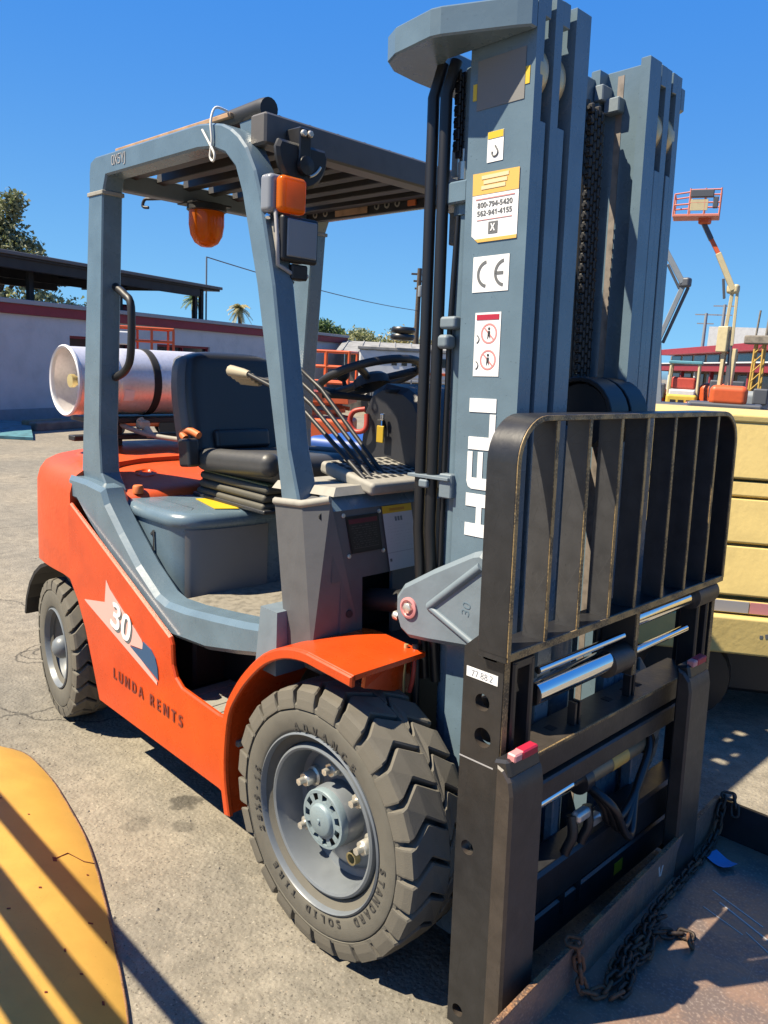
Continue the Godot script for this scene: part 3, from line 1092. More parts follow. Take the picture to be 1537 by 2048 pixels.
func counterweight() -> void:
	# plan outline, then rings of it that shrink towards the rounded top
	var plan := []
	var half := [Vector2(-1.535, 0.560), Vector2(-1.70, 0.562), Vector2(-1.83, 0.552), Vector2(-1.93, 0.528), Vector2(-2.02, 0.485), Vector2(-2.09, 0.425), Vector2(-2.145, 0.345), Vector2(-2.18, 0.24), Vector2(-2.198, 0.12), Vector2(-2.202, 0.0)]
	var sp := spline2(half, 4)
	for p in sp:
		plan.append(p)
	for i in range(sp.size() - 2, -1, -1):
		plan.append(Vector2(sp[i].x, -sp[i].y))
	var s := sm()
	var rows := []
	for q in [[0.52, 0.05], [0.575, 0.012], [0.60, 0.0], [0.80, 0.0], [0.965, 0.003], [1.005, 0.013], [1.035, 0.032], [1.053, 0.062], [1.066, 0.11], [1.085, 0.30], [1.088, 0.5]]:
		var row := []
		for i in plan.size():
			var p := Vector2(-1.535 + (plan[i].x + 1.535) * (1.0 - q[1] / 0.667), plan[i].y * (1.0 - q[1] / 0.562))
			# the wheel arch cuts away the lower front corner
			var low: float = q[0]
			if low < 0.79:
				var reach := 0.36 - absf(p.x + 1.73)
				if reach > 0.0 and absf(p.y) > 0.3:
					low = maxf(low, 0.60 + 0.05 * smoothstep(0.0, 0.25, reach) * (0.79 - low) / 0.27)
			row.append(Vector3(p.x, low, p.y))
		rows.append(row)
	skin(s, rows)
	var first: Array = rows[0]
	for i in range(1, first.size() - 1):
		tri(s, first[0], first[i], first[i + 1], Vector3(0, -1, 0))
	for i in rows.size() - 1:
		quad(s, rows[i][0], rows[i + 1][0], rows[i + 1][plan.size() - 1], rows[i][plan.size() - 1], Vector3(1, 0, 0))
	var cw := part("counterweight", s, M.orange_cast, truck)
	# raised cover in front of it, over the radiator: slopes down to the hood, rounded at its sides
	s = sm()
	var crest := [Vector2(-1.235, 0.962), Vector2(-1.242, 0.985), Vector2(-1.258, 1.004), Vector2(-1.29, 1.020), Vector2(-1.40, 1.045), Vector2(-1.55, 1.072), Vector2(-1.72, 1.096), Vector2(-1.86, 1.108), Vector2(-1.97, 1.104), Vector2(-2.06, 1.075)]
	rows = []
	for k in 27:
		var u := k / 13.0 - 1.0
		var z := 0.50 * signf(u) * (1.0 - pow(1.0 - absf(u), 1.5))
		var side := pow(absf(z) / 0.50, 5.0)
		var row := []
		for p in crest:
			var low := 0.962
			row.append(Vector3(p.x - 0.05 * side - 0.03 * pow(absf(z) / 0.5, 2.0) + pow(absf(z) / 0.5, 3.0) * 0.62 * maxf(0.0, -1.45 - p.x), lerpf(p.y, low, side * (0.75 if p.x < -1.3 else 0.9)), z))
		rows.append(row)
	skin(s, rows)
	var hood2 := part("radiator_cover", s, M.orange_cast, truck)
	s = sm()
	lathe(s, [Vector2(0.045, 0.0), Vector2(0.040, 0.008), Vector2(0.022, 0.012), Vector2(0.016, 0.006), Vector2(0.0, 0.006)], disc_at(Vector3(-1.43, 1.038, 0.30), Vector3(0.2, 1, 0.1)), 24)
	part("filler_cap", s, M.orange, hood2)
	s = sm()
	bolt(s, Vector3(-1.30, 0.99, 0.40), Vector3(0, 1, 0), 0.02, 0.03, 10)
	part("cover_pin", s, M.belt, hood2)
	# dark liner of the wheel arch
	s = sm()
	var arc := []
	for k in 13:
		var a := lerpf(0.15, PI - 0.15, k / 12.0)
		arc.append(Vector2(-1.74 + cos(a) * 0.36, 0.285 + sin(a) * 0.355))
	for k in range(12, -1, -1):
		var a := lerpf(0.15, PI - 0.15, k / 12.0)
		arc.append(Vector2(-1.74 + cos(a) * 0.345, 0.285 + sin(a) * 0.340))
	prism(s, arc, 0.30, 0.535, 0.0)
	part("arch_liner", s, M.black_plain, cw)
	s = sm()
	prism(s, arc, -0.535, -0.30, 0.0)
	part("arch_liner", s, M.black_plain, cw)
	s = sm()
	bx(s, Vector3(-2.02, 0.34, -0.30), Vector3(-1.5, 0.66, 0.30), 0.02)
	part("rear_ballast", s, M.black_plain, cw)

func hood_and_cowl() -> void:
	# engine hood: vertical sides, a rounded front corner and a bright bevel round the top
	var plan := [Vector2(-1.46, 0.455), Vector2(-1.20, 0.462), Vector2(-1.03, 0.455), Vector2(-0.965, 0.438), Vector2(-0.92, 0.40), Vector2(-0.898, 0.33), Vector2(-0.886, 0.22), Vector2(-0.882, 0.0)]
	var sp := spline2(plan, 4)
	var full := sp.duplicate()
	for i in range(sp.size() - 2, -1, -1):
		full.append(Vector2(sp[i].x, -sp[i].y))
	var s := sm()
	var rows := []
	for q in [[0.655, 0.022], [0.70, 0.018], [0.925, 0.012], [0.930, 0.0], [0.952, 0.0], [0.968, 0.012], [0.975, 0.032], [0.977, 0.10]]:
		var row := []
		var sunk := inset(PackedVector2Array(full), q[1])
		for i in full.size():
			row.append(Vector3(maxf(sunk[i].x, -1.46), q[0], sunk[i].y))
		rows.append(row)
	skin(s, rows)
	var top: Array = rows[rows.size() - 1]
	for i in range(1, top.size() - 1):
		tri(s, top[0], top[i], top[i + 1], Vector3(0, 1, 0))
	var hood := part("engine_hood", s, M.slate, truck)
	s = sm()
	flat(s, [Vector2(-1.155, 0.245), Vector2(-0.955, 0.290), Vector2(-0.915, 0.215), Vector2(-1.13, 0.165)], 0.978, 0.9795, 0.0)
	part("yellow_sticker", s, M.print_yellow, hood)
	letters("fleet_number", "1", 0.075, M.print_black, hood, Vector3(-1.095, 0.852, 0.4505), Basis(Vector3(0, 1, 0), 0.0))
	# plain grey square in place of a blanked-out sticker, round the hood corner
	s = sm()
	var sunk := inset(PackedVector2Array(full), 0.0105)
	var run := []
	for i in sunk.size():
		if sunk[i].x > -0.957 and sunk[i].y > 0.075:
			run.append(sunk[i])
	rows = []
	for y in [0.672, 0.918]:
		var row := []
		for p in run:
			row.append(Vector3(p.x + 0.002, y, p.y + 0.001))
		rows.append(row)
	skin(s, rows)
	part("blank_square", s, M.print_blank, hood)
	# cowl box round the foot of the guard's front post
	for sg in [1.0, -1.0]:
		s = sm()
		var c := [Vector3(-0.250, 0.735, 0.512), Vector3(-0.130, 0.750, 0.520), Vector3(-0.105, 0.765, 0.366), Vector3(-0.255, 0.735, 0.366), Vector3(-0.325, 1.120, 0.505), Vector3(-0.190, 1.138, 0.520), Vector3(-0.120, 1.160, 0.482), Vector3(-0.31, 1.150, 0.430)]
		for i in 8:
			c[i].z *= sg
		hexa(s, c)
		var cw := part("post_cowl", s, M.cowl, truck)
		s = sm()
		tube(s, [Vector3(-0.325, 1.128, 0.503 * sg), Vector3(-0.192, 1.142, 0.517 * sg), Vector3(-0.122, 1.161, 0.482 * sg)], 0.011, 8)
		part("sunlit_cowl_rim", s, M.grille_beige, cw)  # pale rim paints the sunlit top edge of the cowl
		s = sm()
		for q in [Vector3(-0.141, 1.115, 0.490), Vector3(-0.108, 0.845, 0.412)]:
			lathe(s, [Vector2(0.011, 0.0), Vector2(0.010, 0.004), Vector2(0.0, 0.004)], disc_at(Vector3(q.x, q.y, q.z * sg), Vector3(0.92, 0.1, 0.35 * sg)), 14)
		part("plug", s, M.flat_black, cw)
		# near the ear: gap filler so that no daylight comes through
		s = sm()
		bx(s, Vector3(-0.30, 0.69, 0.30 * sg), Vector3(-0.24, 1.14, 0.47 * sg), 0.004)
		part("cowl_gap_filler", s, M.black_plain, cw)
	# dash front: a leaning plate with a bent top and a square service opening
	var bs := Basis(Vector3(0, 0, 1), 0.0)
	s = sm()
	var f := func(y: float, z: float, out: float) -> Vector3:
		return Vector3(-0.128 + (1.16 - y) * 0.06 + out, y, z)
	var zs := [0.46, 0.405, 0.27, -0.27, -0.46]
	for q in [[0.938, 1.128, 0.47, -0.47], [0.74, 0.938, 0.44, 0.362], [0.74, 0.938, 0.245, -0.245], [0.74, 0.938, -0.362, -0.44]]:
		hexa(s, [f.call(q[0], q[2], 0.0), f.call(q[0], q[3], 0.0), f.call(q[0], q[3], -0.012), f.call(q[0], q[2], -0.012), f.call(q[1], q[2], 0.0), f.call(q[1], q[3], 0.0), f.call(q[1], q[3], -0.012), f.call(q[1], q[2], -0.012)])
	var dash := part("front_panel", s, M.cowl, truck)
	s = sm()
	hexa(s, [f.call(1.128, 0.47, 0.002), f.call(1.128, -0.47, 0.002), f.call(1.128, -0.47, -0.03), f.call(1.128, 0.47, -0.03), Vector3(-0.150, 1.162, 0.47), Vector3(-0.150, 1.162, -0.47), Vector3(-0.18, 1.162, -0.47), Vector3(-0.18, 1.162, 0.47)])
	part("panel_top", s, M.slate, dash)
	s = sm()
	bx(s, Vector3(-0.24, 0.74, -0.40), Vector3(-0.19, 1.12, 0.40), 0.004)
	part("panel_inside", s, M.flat_black, dash)
	# identification plate with four rivets
	s = sm()
	hexa(s, [f.call(1.008, 0.404, 0.003), f.call(1.008, 0.288, 0.003), f.call(1.008, 0.288, 0.0), f.call(1.008, 0.404, 0.0), f.call(1.110, 0.426, 0.003), f.call(1.110, 0.306, 0.003), f.call(1.110, 0.306, 0.0), f.call(1.110, 0.426, 0.0)])
	var plate := part("data_plate", s, M.black_plain, dash)
	sheet("plate_print", [f.call(1.105, 0.422, 0.0045), f.call(1.105, 0.310, 0.0045), f.call(1.013, 0.293, 0.0045), f.call(1.013, 0.401, 0.0045)], print_mat("data"), plate)
	for q in [[1.114, 0.433], [1.114, 0.302], [1.002, 0.412], [1.002, 0.284]]:
		s = sm()
		bolt(s, f.call(q[0], q[1], 0.0), Vector3(1, 0.2, 0), 0.006, 0.004, 10)
		part("rivet", s, M.zinc, plate)
	sheet("capacity_sticker", [f.call(1.1265, 0.294, 0.004), f.call(1.1265, 0.178, 0.004), f.call(0.941, 0.138, 0.004), f.call(0.940, 0.258, 0.004)], print_mat("capacity"), dash)
	# deck behind the panel with the dusty vent grille
	s = sm()
	hexa(s, [Vector3(-0.40, 1.150, 0.46), Vector3(-0.135, 1.165, 0.46), Vector3(-0.135, 1.165, -0.46), Vector3(-0.40, 1.150, -0.46), Vector3(-0.40, 1.170, 0.44), Vector3(-0.15, 1.186, 0.44), Vector3(-0.15, 1.186, -0.44), Vector3(-0.40, 1.170, -0.44)])
	var deck := part("dash_deck", s, M.grille_beige, truck)
	s = sm()
	var gb := Basis(Vector3(0, 0, 1), -0.17)
	var g0 := Vector3(-0.215, 1.196, 0.20)
	rbox(s, g0, Vector3(0.225, 0.036, 0.30), 0.012, gb)
	var grille := part("vent_grille", s, M.grille_beige, deck)
	for i in 6:
		for j in 9:
			s = sm()
			var at := g0 + gb * Vector3(-0.083 + i * 0.029, 0.0175, -0.122 + j * 0.030)
			box(s, at, Vector3(0.020, 0.003, 0.017), gb, 0.0008)
			part("vent_slot", s, M.flat_black, grille)
	s = sm()
	bx(s, Vector3(-0.36, 0.69, -0.40), Vector3(-0.24, 1.155, 0.32), 0.01)
	part("dash_body", s, M.cowl, truck)

var prints := {}

func print_mat(kind: String) -> StandardMaterial3D:
	if prints.has(kind):
		return prints[kind]
	var im := Image.create(128, 192, false, Image.FORMAT_RGB8)
	var r := RandomNumberGenerator.new()
	r.seed = 11
	if kind == "data":
		im.fill(lin(0.0128, 0.0122, 0.0122))
		im.fill_rect(Rect2i(4, 6, 120, 26), lin(0.077, 0.0096, 0.0192))
		for k in 10:
			var y := 44 + k * 13
			for x in range(10, 118, 4):
				if r.randf() < 0.6:
					im.fill_rect(Rect2i(x, y, 3, 5), lin(0.054, 0.054, 0.048))
		im.fill_rect(Rect2i(8, 172, 110, 3), lin(0.058, 0.054, 0.051))
	elif kind == "capacity":
		im.fill(lin(0.397, 0.403, 0.422))
		im.fill_rect(Rect2i(0, 0, 128, 22), lin(0.499, 0.307, 0.0064))
		im.fill_rect(Rect2i(30, 8, 66, 8), lin(0.352, 0.166, 0.0064))
		for k in 3:
			im.fill_rect(Rect2i(48 + k * 12, 34, 9, 13), lin(0.102, 0.115, 0.141))
		im.fill_rect(Rect2i(0, 138, 128, 2), lin(0.269, 0.269, 0.282))
		im.fill_rect(Rect2i(6, 156, 9, 9), lin(0.090, 0.090, 0.102))
		for k in 8:
			for x in range(12, 116, 3):
				if r.randf() < 0.5:
					im.fill_rect(Rect2i(x, 60 + k * 9, 2, 2), lin(0.320, 0.326, 0.346))
	var m := StandardMaterial3D.new()
	m.albedo_texture = ImageTexture.create_from_image(im)
	m.roughness = 0.45
	prints[kind] = m
	return m

func overhead_guard() -> void:
	# each side of the guard is one bent box section: rear post, roof rail, curved front leg
	var outer := [Vector2(-0.215, 1.10), Vector2(-0.230, 1.148), Vector2(-0.275, 1.273), Vector2(-0.361, 1.701), Vector2(-0.402, 1.84), Vector2(-0.429, 1.933), Vector2(-0.457, 2.000), Vector2(-0.499, 2.064), Vector2(-0.535, 2.097), Vector2(-0.571, 2.120), Vector2(-0.615, 2.139), Vector2(-0.669, 2.150), Vector2(-0.74, 2.158), Vector2(-1.40, 2.158), Vector2(-1.436, 2.145), Vector2(-1.446, 2.110), Vector2(-1.448, 2.04)]
	var inner := [Vector2(-1.340, 2.04), Vector2(-1.318, 2.088), Vector2(-0.74, 2.090), Vector2(-0.665, 2.083), Vector2(-0.60, 2.060), Vector2(-0.550, 2.018), Vector2(-0.515, 1.945), Vector2(-0.50, 1.897), Vector2(-0.439, 1.703), Vector2(-0.335, 1.267), Vector2(-0.306, 1.136), Vector2(-0.300, 1.10)]
	for sg in [1.0, -1.0]:
		var mir := Transform3D(Basis.from_scale(Vector3(1, 1, sg)), Vector3.ZERO)
		var s := sm()
		prism(s, outer + inner, 0.428, 0.500, 0.006, mir, true)
		part("guard_leg", s, M.slate, truck)
		s = sm()
		prism(s, [Vector2(-1.448, 2.038), Vector2(-1.340, 2.038), Vector2(-1.395, 1.20), Vector2(-1.385, 1.06), Vector2(-1.33, 1.0), Vector2(-1.56, 1.0), Vector2(-1.545, 1.08)], 0.428, 0.502, 0.005, mir)
		var post := part("rear_post", s, M.slate, truck)
		s = sm()
		bx(s, Vector3(-1.452, 2.030, 0.424 * sg), Vector3(-1.334, 2.044, 0.506 * sg), 0.002)
		part("weld_band", s, M.grille_beige, post)
		if sg > 0.0:
			s = sm()
			tube(s, spline([Vector3(-1.36, 1.73, 0.45), Vector3(-1.29, 1.70, 0.45), Vector3(-1.245, 1.66, 0.45), Vector3(-1.25, 1.50, 0.45), Vector3(-1.29, 1.44, 0.45), Vector3(-1.37, 1.41, 0.45)], 5), 0.014, 8)
			part("grab_handle", s, M.black_plain, post)
			letters("unit_marking", "0X5YJ", 0.030, M.coping, post, Vector3(-1.225, 2.128, 0.5015), Basis(), false, 0.0006)
	var s2 := sm()
	bx(s2, Vector3(-1.42, 2.062, -0.43), Vector3(-1.37, 2.125, 0.43), 0.004)
	part("rear_crossbar", s2, M.slate_dusty, truck)
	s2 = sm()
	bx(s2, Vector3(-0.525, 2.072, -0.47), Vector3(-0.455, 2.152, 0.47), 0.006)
	part("front_crossbar", s2, M.bounce_lit_beam, truck)
	s2 = sm()
	tube(s2, [Vector3(-0.80, 2.176, 0.405), Vector3(-0.55, 2.186, 0.405), Vector3(-0.528, 2.184, 0.405)], 0.030, 16)
	part("roof_tube", s2, M.black_plain, truck)
	s2 = sm()
	hexa(s2, [Vector3(-0.62, 2.09, 0.40), Vector3(-0.50, 2.13, 0.40), Vector3(-0.50, 2.13, 0.425), Vector3(-0.62, 2.09, 0.425), Vector3(-0.64, 2.165, 0.40), Vector3(-0.515, 2.17, 0.40), Vector3(-0.515, 2.17, 0.425), Vector3(-0.64, 2.165, 0.425)])
	part("tube_bracket", s2, M.slate, truck)
	s2 = sm()
	bx(s2, Vector3(-1.36, 2.176, -0.42), Vector3(-0.66, 2.190, 0.445), 0.002)
	part("roof_sheet", s2, M.guard_rust, truck)
	# bars under the sheet run front to back
	for i in 8:
		var z := -0.385 + i * 0.108
		s2 = sm()
		box(s2, Vector3(-0.945, 2.138, z), Vector3(0.86, 0.066, 0.030), Basis(Vector3(1, 0, 0), -0.16), 0.002)
		part("roof_slat", s2, M.guard_slat, truck)
	# far roof rail with the holed strip hanging under it
	s2 = sm()
	bx(s2, Vector3(-1.36, 2.075, -0.425), Vector3(-0.56, 2.130, -0.405), 0.002)
	var strip := part("holed_strip", s2, M.black_plain, truck)
	s2 = sm()
	bx(s2, Vector3(-1.17, 2.082, -0.404), Vector3(-0.98, 2.124, -0.400), 0.001)
	part("strip_cover", s2, M.guard_rust, strip)
	for x in [-1.30, -1.235, -0.93, -0.875, -0.82]:
		s2 = sm()
		lathe(s2, [Vector2(0.014, 0.0), Vector2(0.013, 0.003), Vector2(0.008, 0.003), Vector2(0.008, 0.0)], disc_at(Vector3(x, 2.102, -0.405), Vector3(0, 0, 1)), 16)
		part("strip_hole", s2, M.grille_beige, strip)
	s2 = sm()
	bx(s2, Vector3(-0.76, 2.085, -0.404), Vector3(-0.72, 2.12, -0.396), 0.001)
	part("strip_marker", s2, M.belt, strip)
	# beacon under the rear crossbar
	s2 = sm()
	lathe(s2, [Vector2(0.0, 0.0), Vector2(0.072, 0.0), Vector2(0.074, -0.022), Vector2(0.068, -0.026), Vector2(0.0, -0.026)], disc_at(Vector3(-1.335, 2.062, 0.095), Vector3(0, 1, 0)), 28)
	bx(s2, Vector3(-1.42, 2.058, 0.02), Vector3(-1.28, 2.064, 0.17), 0.001)
	var beacon := part("beacon", s2, M.black_plain, truck)
	s2 = sm()
	lathe(s2, [Vector2(0.066, -0.026), Vector2(0.066, -0.075), Vector2(0.060, -0.11), Vector2(0.044, -0.138), Vector2(0.022, -0.151), Vector2(0.0, -0.154)], disc_at(Vector3(-1.335, 2.062, 0.095), Vector3(0, 1, 0)), 28)
	part("beacon_lens", s2, M.amber, beacon)
	s2 = sm()
	lathe(s2, [Vector2(0.030, -0.026), Vector2(0.030, -0.11), Vector2(0.0, -0.115)], disc_at(Vector3(-1.335, 2.062, 0.095), Vector3(0, 1, 0)), 16)
	part("beacon_reflector", s2, M.belt, beacon)
	s2 = sm()
	tube(s2, spline([Vector3(-1.36, 2.07, 0.12), Vector3(-1.46, 2.085, 0.16), Vector3(-1.56, 2.088, 0.20), Vector3(-1.585, 2.085, 0.215), Vector3(-1.590, 2.06, 0.22), Vector3(-1.565, 2.055, 0.21)], 4), 0.006, 6)
	part("beacon_cable", s2, M.black_plain, beacon)
	# mirror back under the front crossbar
	s2 = sm()
	var mb := []
	for k in 13:
		var a := PI + 0.05 + (PI - 0.1) * k / 12.0
		mb.append(Vector2(0.385 + cos(a) * 0.088, 2.062 + sin(a) * 0.098))
	mb.append(Vector2(0.463, 2.078))
	mb.append(Vector2(0.307, 2.078))
	cross(s2, mb, -0.420, -0.395, 0.008, true)
	var mirror := part("mirror_back", s2, M.black_plain, truck)
	s2 = sm()
	bx(s2, Vector3(-0.452, 2.02, 0.365), Vector3(-0.388, 2.118, 0.405), 0.003)
	lathe(s2, [Vector2(0.026, 0), Vector2(0.024, 0.012), Vector2(0.0, 0.016)], disc_at(Vector3(-0.390, 2.022, 0.385), Vector3(1, 0, 0)), 18)
	part("mirror_bracket", s2, M.black, mirror)
	for q in [Vector3(-0.386, 2.103, 0.375), Vector3(-0.386, 2.101, 0.397)]:
		s2 = sm()
		bolt(s2, q, Vector3(1, 0, 0), 0.009, 0.010)
		part("bracket_bolt", s2, M.zinc, mirror)
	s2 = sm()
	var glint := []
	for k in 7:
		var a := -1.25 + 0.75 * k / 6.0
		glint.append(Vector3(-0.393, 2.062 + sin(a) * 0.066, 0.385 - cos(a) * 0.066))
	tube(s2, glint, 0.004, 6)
	part("mirror_glint", s2, M.zinc, mirror)  # bright arc modelled as a highlight on the mirror back
	# turn signal and work lamp on the front leg
	s2 = sm()
	rbox(s2, Vector3(-0.405, 1.936, 0.462), Vector3(0.050, 0.098, 0.084), 0.014)
	var signal_lamp := part("turn_signal", s2, M.lens_back, truck)
	s2 = sm()
	rbox(s2, Vector3(-0.366, 1.934, 0.446), Vector3(0.034, 0.092, 0.086), 0.014)
	part("signal_lens", s2, M.amber, signal_lamp)
	s2 = sm()
	rbox(s2, Vector3(-0.392, 1.934, 0.446), Vector3(0.006, 0.080, 0.074), 0.003)
	part("signal_reflector", s2, M.belt, signal_lamp)
	s2 = sm()
	rbox(s2, Vector3(-0.395, 1.824, 0.420), Vector3(0.075, 0.112, 0.118), 0.026)
	var lamp := part("work_light", s2, M.grille_beige, truck)
	s2 = sm()
	rbox(s2, Vector3(-0.362, 1.824, 0.420), Vector3(0.022, 0.118, 0.124), 0.010)
	part("lamp_bezel", s2, M.black_plain, lamp)
	s2 = sm()
	rbox(s2, Vector3(-0.352, 1.826, 0.418), Vector3(0.010, 0.096, 0.100), 0.004)
	part("lamp_glass", s2, M.lens_back, lamp)
	s2 = sm()
	tube(s2, [Vector3(-0.392, 1.905, 0.476), Vector3(-0.378, 1.885, 0.486), Vector3(-0.368, 1.82, 0.486), Vector3(-0.366, 1.755, 0.484), Vector3(-0.368, 1.735, 0.43), Vector3(-0.37, 1.735, 0.38)], 0.006, 6)
	part("lamp_bracket", s2, M.coping, lamp)
	s2 = sm()
	bx(s2, Vector3(-0.40, 1.722, 0.385), Vector3(-0.36, 1.762, 0.44), 0.004)
	tube(s2, spline([Vector3(-0.385, 1.72, 0.42), Vector3(-0.39, 1.69, 0.43), Vector3(-0.405, 1.66, 0.43), Vector3(-0.40, 1.60, 0.432)], 4), 0.007, 6)
	part("lamp_mount", s2, M.black_plain, lamp)
	for q in [Vector3(-0.405, 1.878, 0.492), Vector3(-0.392, 1.765, 0.488)]:
		s2 = sm()
		lathe(s2, [Vector2(0.009, 0), Vector2(0.008, 0.006), Vector2(0.0, 0.008)], disc_at(q, Vector3(1, 0, 0.5)), 12)
		part("lamp_bolt", s2, M.chrome, lamp)

func seat_and_controls() -> void:
	var root := Node3D.new()
	root.name = "driver_seat"
	truck.add_child(root)
	var s := sm()
	# back: a padded shell with wings on both sides
	var rows := []
	for i in 15:
		var v := i / 14.0
		var row := []
		for j in 25:
			var a := TAU * j / 24.0
			var wide := 0.218 - 0.030 * pow(v, 5.0) - 0.012 * pow(1.0 - v, 3.0)
			var cz := signf(cos(a)) * pow(absf(cos(a)), 0.55)
			var sx := signf(sin(a)) * pow(absf(sin(a)), 0.7)
			var deep := 0.062
			var wing := 0.050 * pow(absf(cz), 3.0) * (1.0 - 0.35 * v)
			var x := sx * deep + (wing if sx > -0.2 else 0.3 * wing)
			var lean := -1.225 - v * 0.085
			row.append(Vector3(lean + x, 1.105 + v * 0.385, 0.028 + cz * wide))
		rows.append(row)
	for q in [[0.86, 1.503], [0.6, 1.514], [0.2, 1.519]]:
		var row := []
		for p in rows[14]:
			row.append(Vector3(lerpf(-1.31, p.x, q[0]), q[1], lerpf(0.028, p.z, 0.3 + 0.7 * q[0])))
		rows.append(row)
	skin(s, rows)
	part("backrest", s, M.vinyl, root)
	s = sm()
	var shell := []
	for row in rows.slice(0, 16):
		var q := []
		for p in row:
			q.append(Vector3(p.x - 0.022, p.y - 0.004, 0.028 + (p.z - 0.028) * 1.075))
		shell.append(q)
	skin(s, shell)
	part("sunlit_edge_shell", s, M.seat_sunlit_grey, root)  # lighter skin added so the side of the backrest looks sunlit
	s = sm()
	for q in [[1.385, 0.25], [1.285, 0.27]]:
		var b := Basis(Vector3(0, 0, 1), 0.21)
		rbox(s, Vector3(-1.190 - (q[0] - 1.105) * 0.21, q[0], 0.028), Vector3(0.035, 0.088, q[1]), 0.016, b)
	rbox(s, Vector3(-1.175, 1.195, 0.028), Vector3(0.035, 0.075, 0.25), 0.016, Basis(Vector3(0, 0, 1), 0.2))
	part("back_cushion", s, M.vinyl, root)
	s = sm()
	rbox(s, Vector3(-0.955, 1.122, 0.018), Vector3(0.47, 0.095, 0.36), 0.045, Basis(Vector3(0, 0, 1), 0.05))
	part("seat_cushion", s, M.vinyl_dusty, root)
	for sg in [1.0, -1.0]:
		s = sm()
		rbox(s, Vector3(-0.955, 1.140, 0.018 + 0.185 * sg), Vector3(0.46, 0.085, 0.075), 0.036, Basis(Vector3(0, 0, 1), 0.07))
		part("seat_bolster", s, M.vinyl_dusty, root)
	for i in 3:
		s = sm()
		rbox(s, Vector3(-0.985 - 0.012 * i, 1.062 - i * 0.032, 0.01), Vector3(0.43 - 0.01 * (i % 2), 0.028, 0.385), 0.013)
		part("bellows_fold", s, M.bellows, root)
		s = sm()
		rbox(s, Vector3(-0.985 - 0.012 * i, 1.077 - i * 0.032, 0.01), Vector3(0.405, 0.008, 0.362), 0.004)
		part("bellows_crease", s, M.bellows_trim if i == 0 else M.flat_black, root)
	s = sm()
	rbox(s, Vector3(-1.005, 0.985, 0.01), Vector3(0.46, 0.016, 0.40), 0.006)
	part("seat_base", s, M.vinyl, root)
	s = sm()
	rbox(s, Vector3(-1.175, 1.150, 0.262), Vector3(0.075, 0.105, 0.050), 0.012, Basis(Vector3(0, 0, 1), 0.12))
	var reel := part("belt_reel", s, M.vinyl, root)
	s = sm()
	tube(s, spline([Vector3(-1.20, 1.20, 0.262), Vector3(-1.225, 1.218, 0.262), Vector3(-1.20, 1.228, 0.245), Vector3(-1.15, 1.215, 0.235)], 4), 0.014, 8)
	part("orange_belt", s, M.belt, root)
	# steering column and wheel
	s = sm()
	prism(s, [Vector2(-0.455, 1.16), Vector2(-0.432, 1.36), Vector2(-0.40, 1.425), Vector2(-0.345, 1.452), Vector2(-0.25, 1.442), Vector2(-0.20, 1.415), Vector2(-0.135, 1.315), Vector2(-0.11, 1.16)], -0.205, 0.095, 0.02, Transform3D(), true)
	var column := part("steering_column", s, M.plastic, truck)
	s = sm()
	bx(s, Vector3(-0.30, 1.425, 0.08), Vector3(-0.28, 1.44, 0.13), 0.004)
	rbox(s, Vector3(-0.335, 1.33, 0.103), Vector3(0.022, 0.030, 0.020), 0.006)
	part("column_switch", s, M.flat_black, column)
	s = sm()
	var wc := Vector3(-0.552, 1.466, -0.05)
	var ax := Vector3(-0.37, 0.93, 0.0).normalized()
	var wx := disc_at(wc, ax)
	var ring := []
	for k in 40:
		var a := TAU * k / 40.0
		ring.append(wx * Vector3(cos(a) * 0.172, sin(a) * 0.172, 0))
	tube(s, ring, 0.0135, 10, -1.0, true)
	var sw := part("steering_wheel", s, M.plastic, truck)
	s = sm()
	lathe(s, [Vector2(0.062, -0.035), Vector2(0.060, -0.008), Vector2(0.045, 0.004), Vector2(0.0, 0.007)], wx, 24)
	for k in 3:
		var a := TAU * k / 3.0 + 0.6
		tube(s, [wx * Vector3(cos(a) * 0.04, sin(a) * 0.04, -0.012), wx * Vector3(cos(a) * 0.172, sin(a) * 0.172, 0)], 0.013, 8)
	part("wheel_spoke", s, M.plastic, sw)
	s = sm()
	var kn := wc + Vector3(-0.150, -0.060, -0.03)
	tube(s, [kn, kn + ax * 0.04], 0.008, 8)
	var ks := []
	for i in 9:
		var a := PI * i / 8.0
		ks.append(Vector2(sin(a) * 0.027, 0.066 - cos(a) * 0.027))
	lathe(s, ks, disc_at(kn, ax), 18)
	part("spinner_knob", s, M.flat_black, sw)
	s = sm()
	tube(s, [Vector3(-0.44, 1.395, -0.02), Vector3(-0.55, 1.402, 0.07), Vector3(-0.60, 1.404, 0.115)], 0.009, 8, 0.014)
	part("direction_lever", s, M.flat_black, column)
	s = sm()
	tube(s, spline([Vector3(-0.40, 1.37, 0.11), Vector3(-0.43, 1.36, 0.13), Vector3(-0.44, 1.33, 0.135), Vector3(-0.42, 1.30, 0.13), Vector3(-0.385, 1.31, 0.12), Vector3(-0.39, 1.355, 0.112)], 4), 0.008, 8)
	part("brake_grip", s, M.red_grip, column)
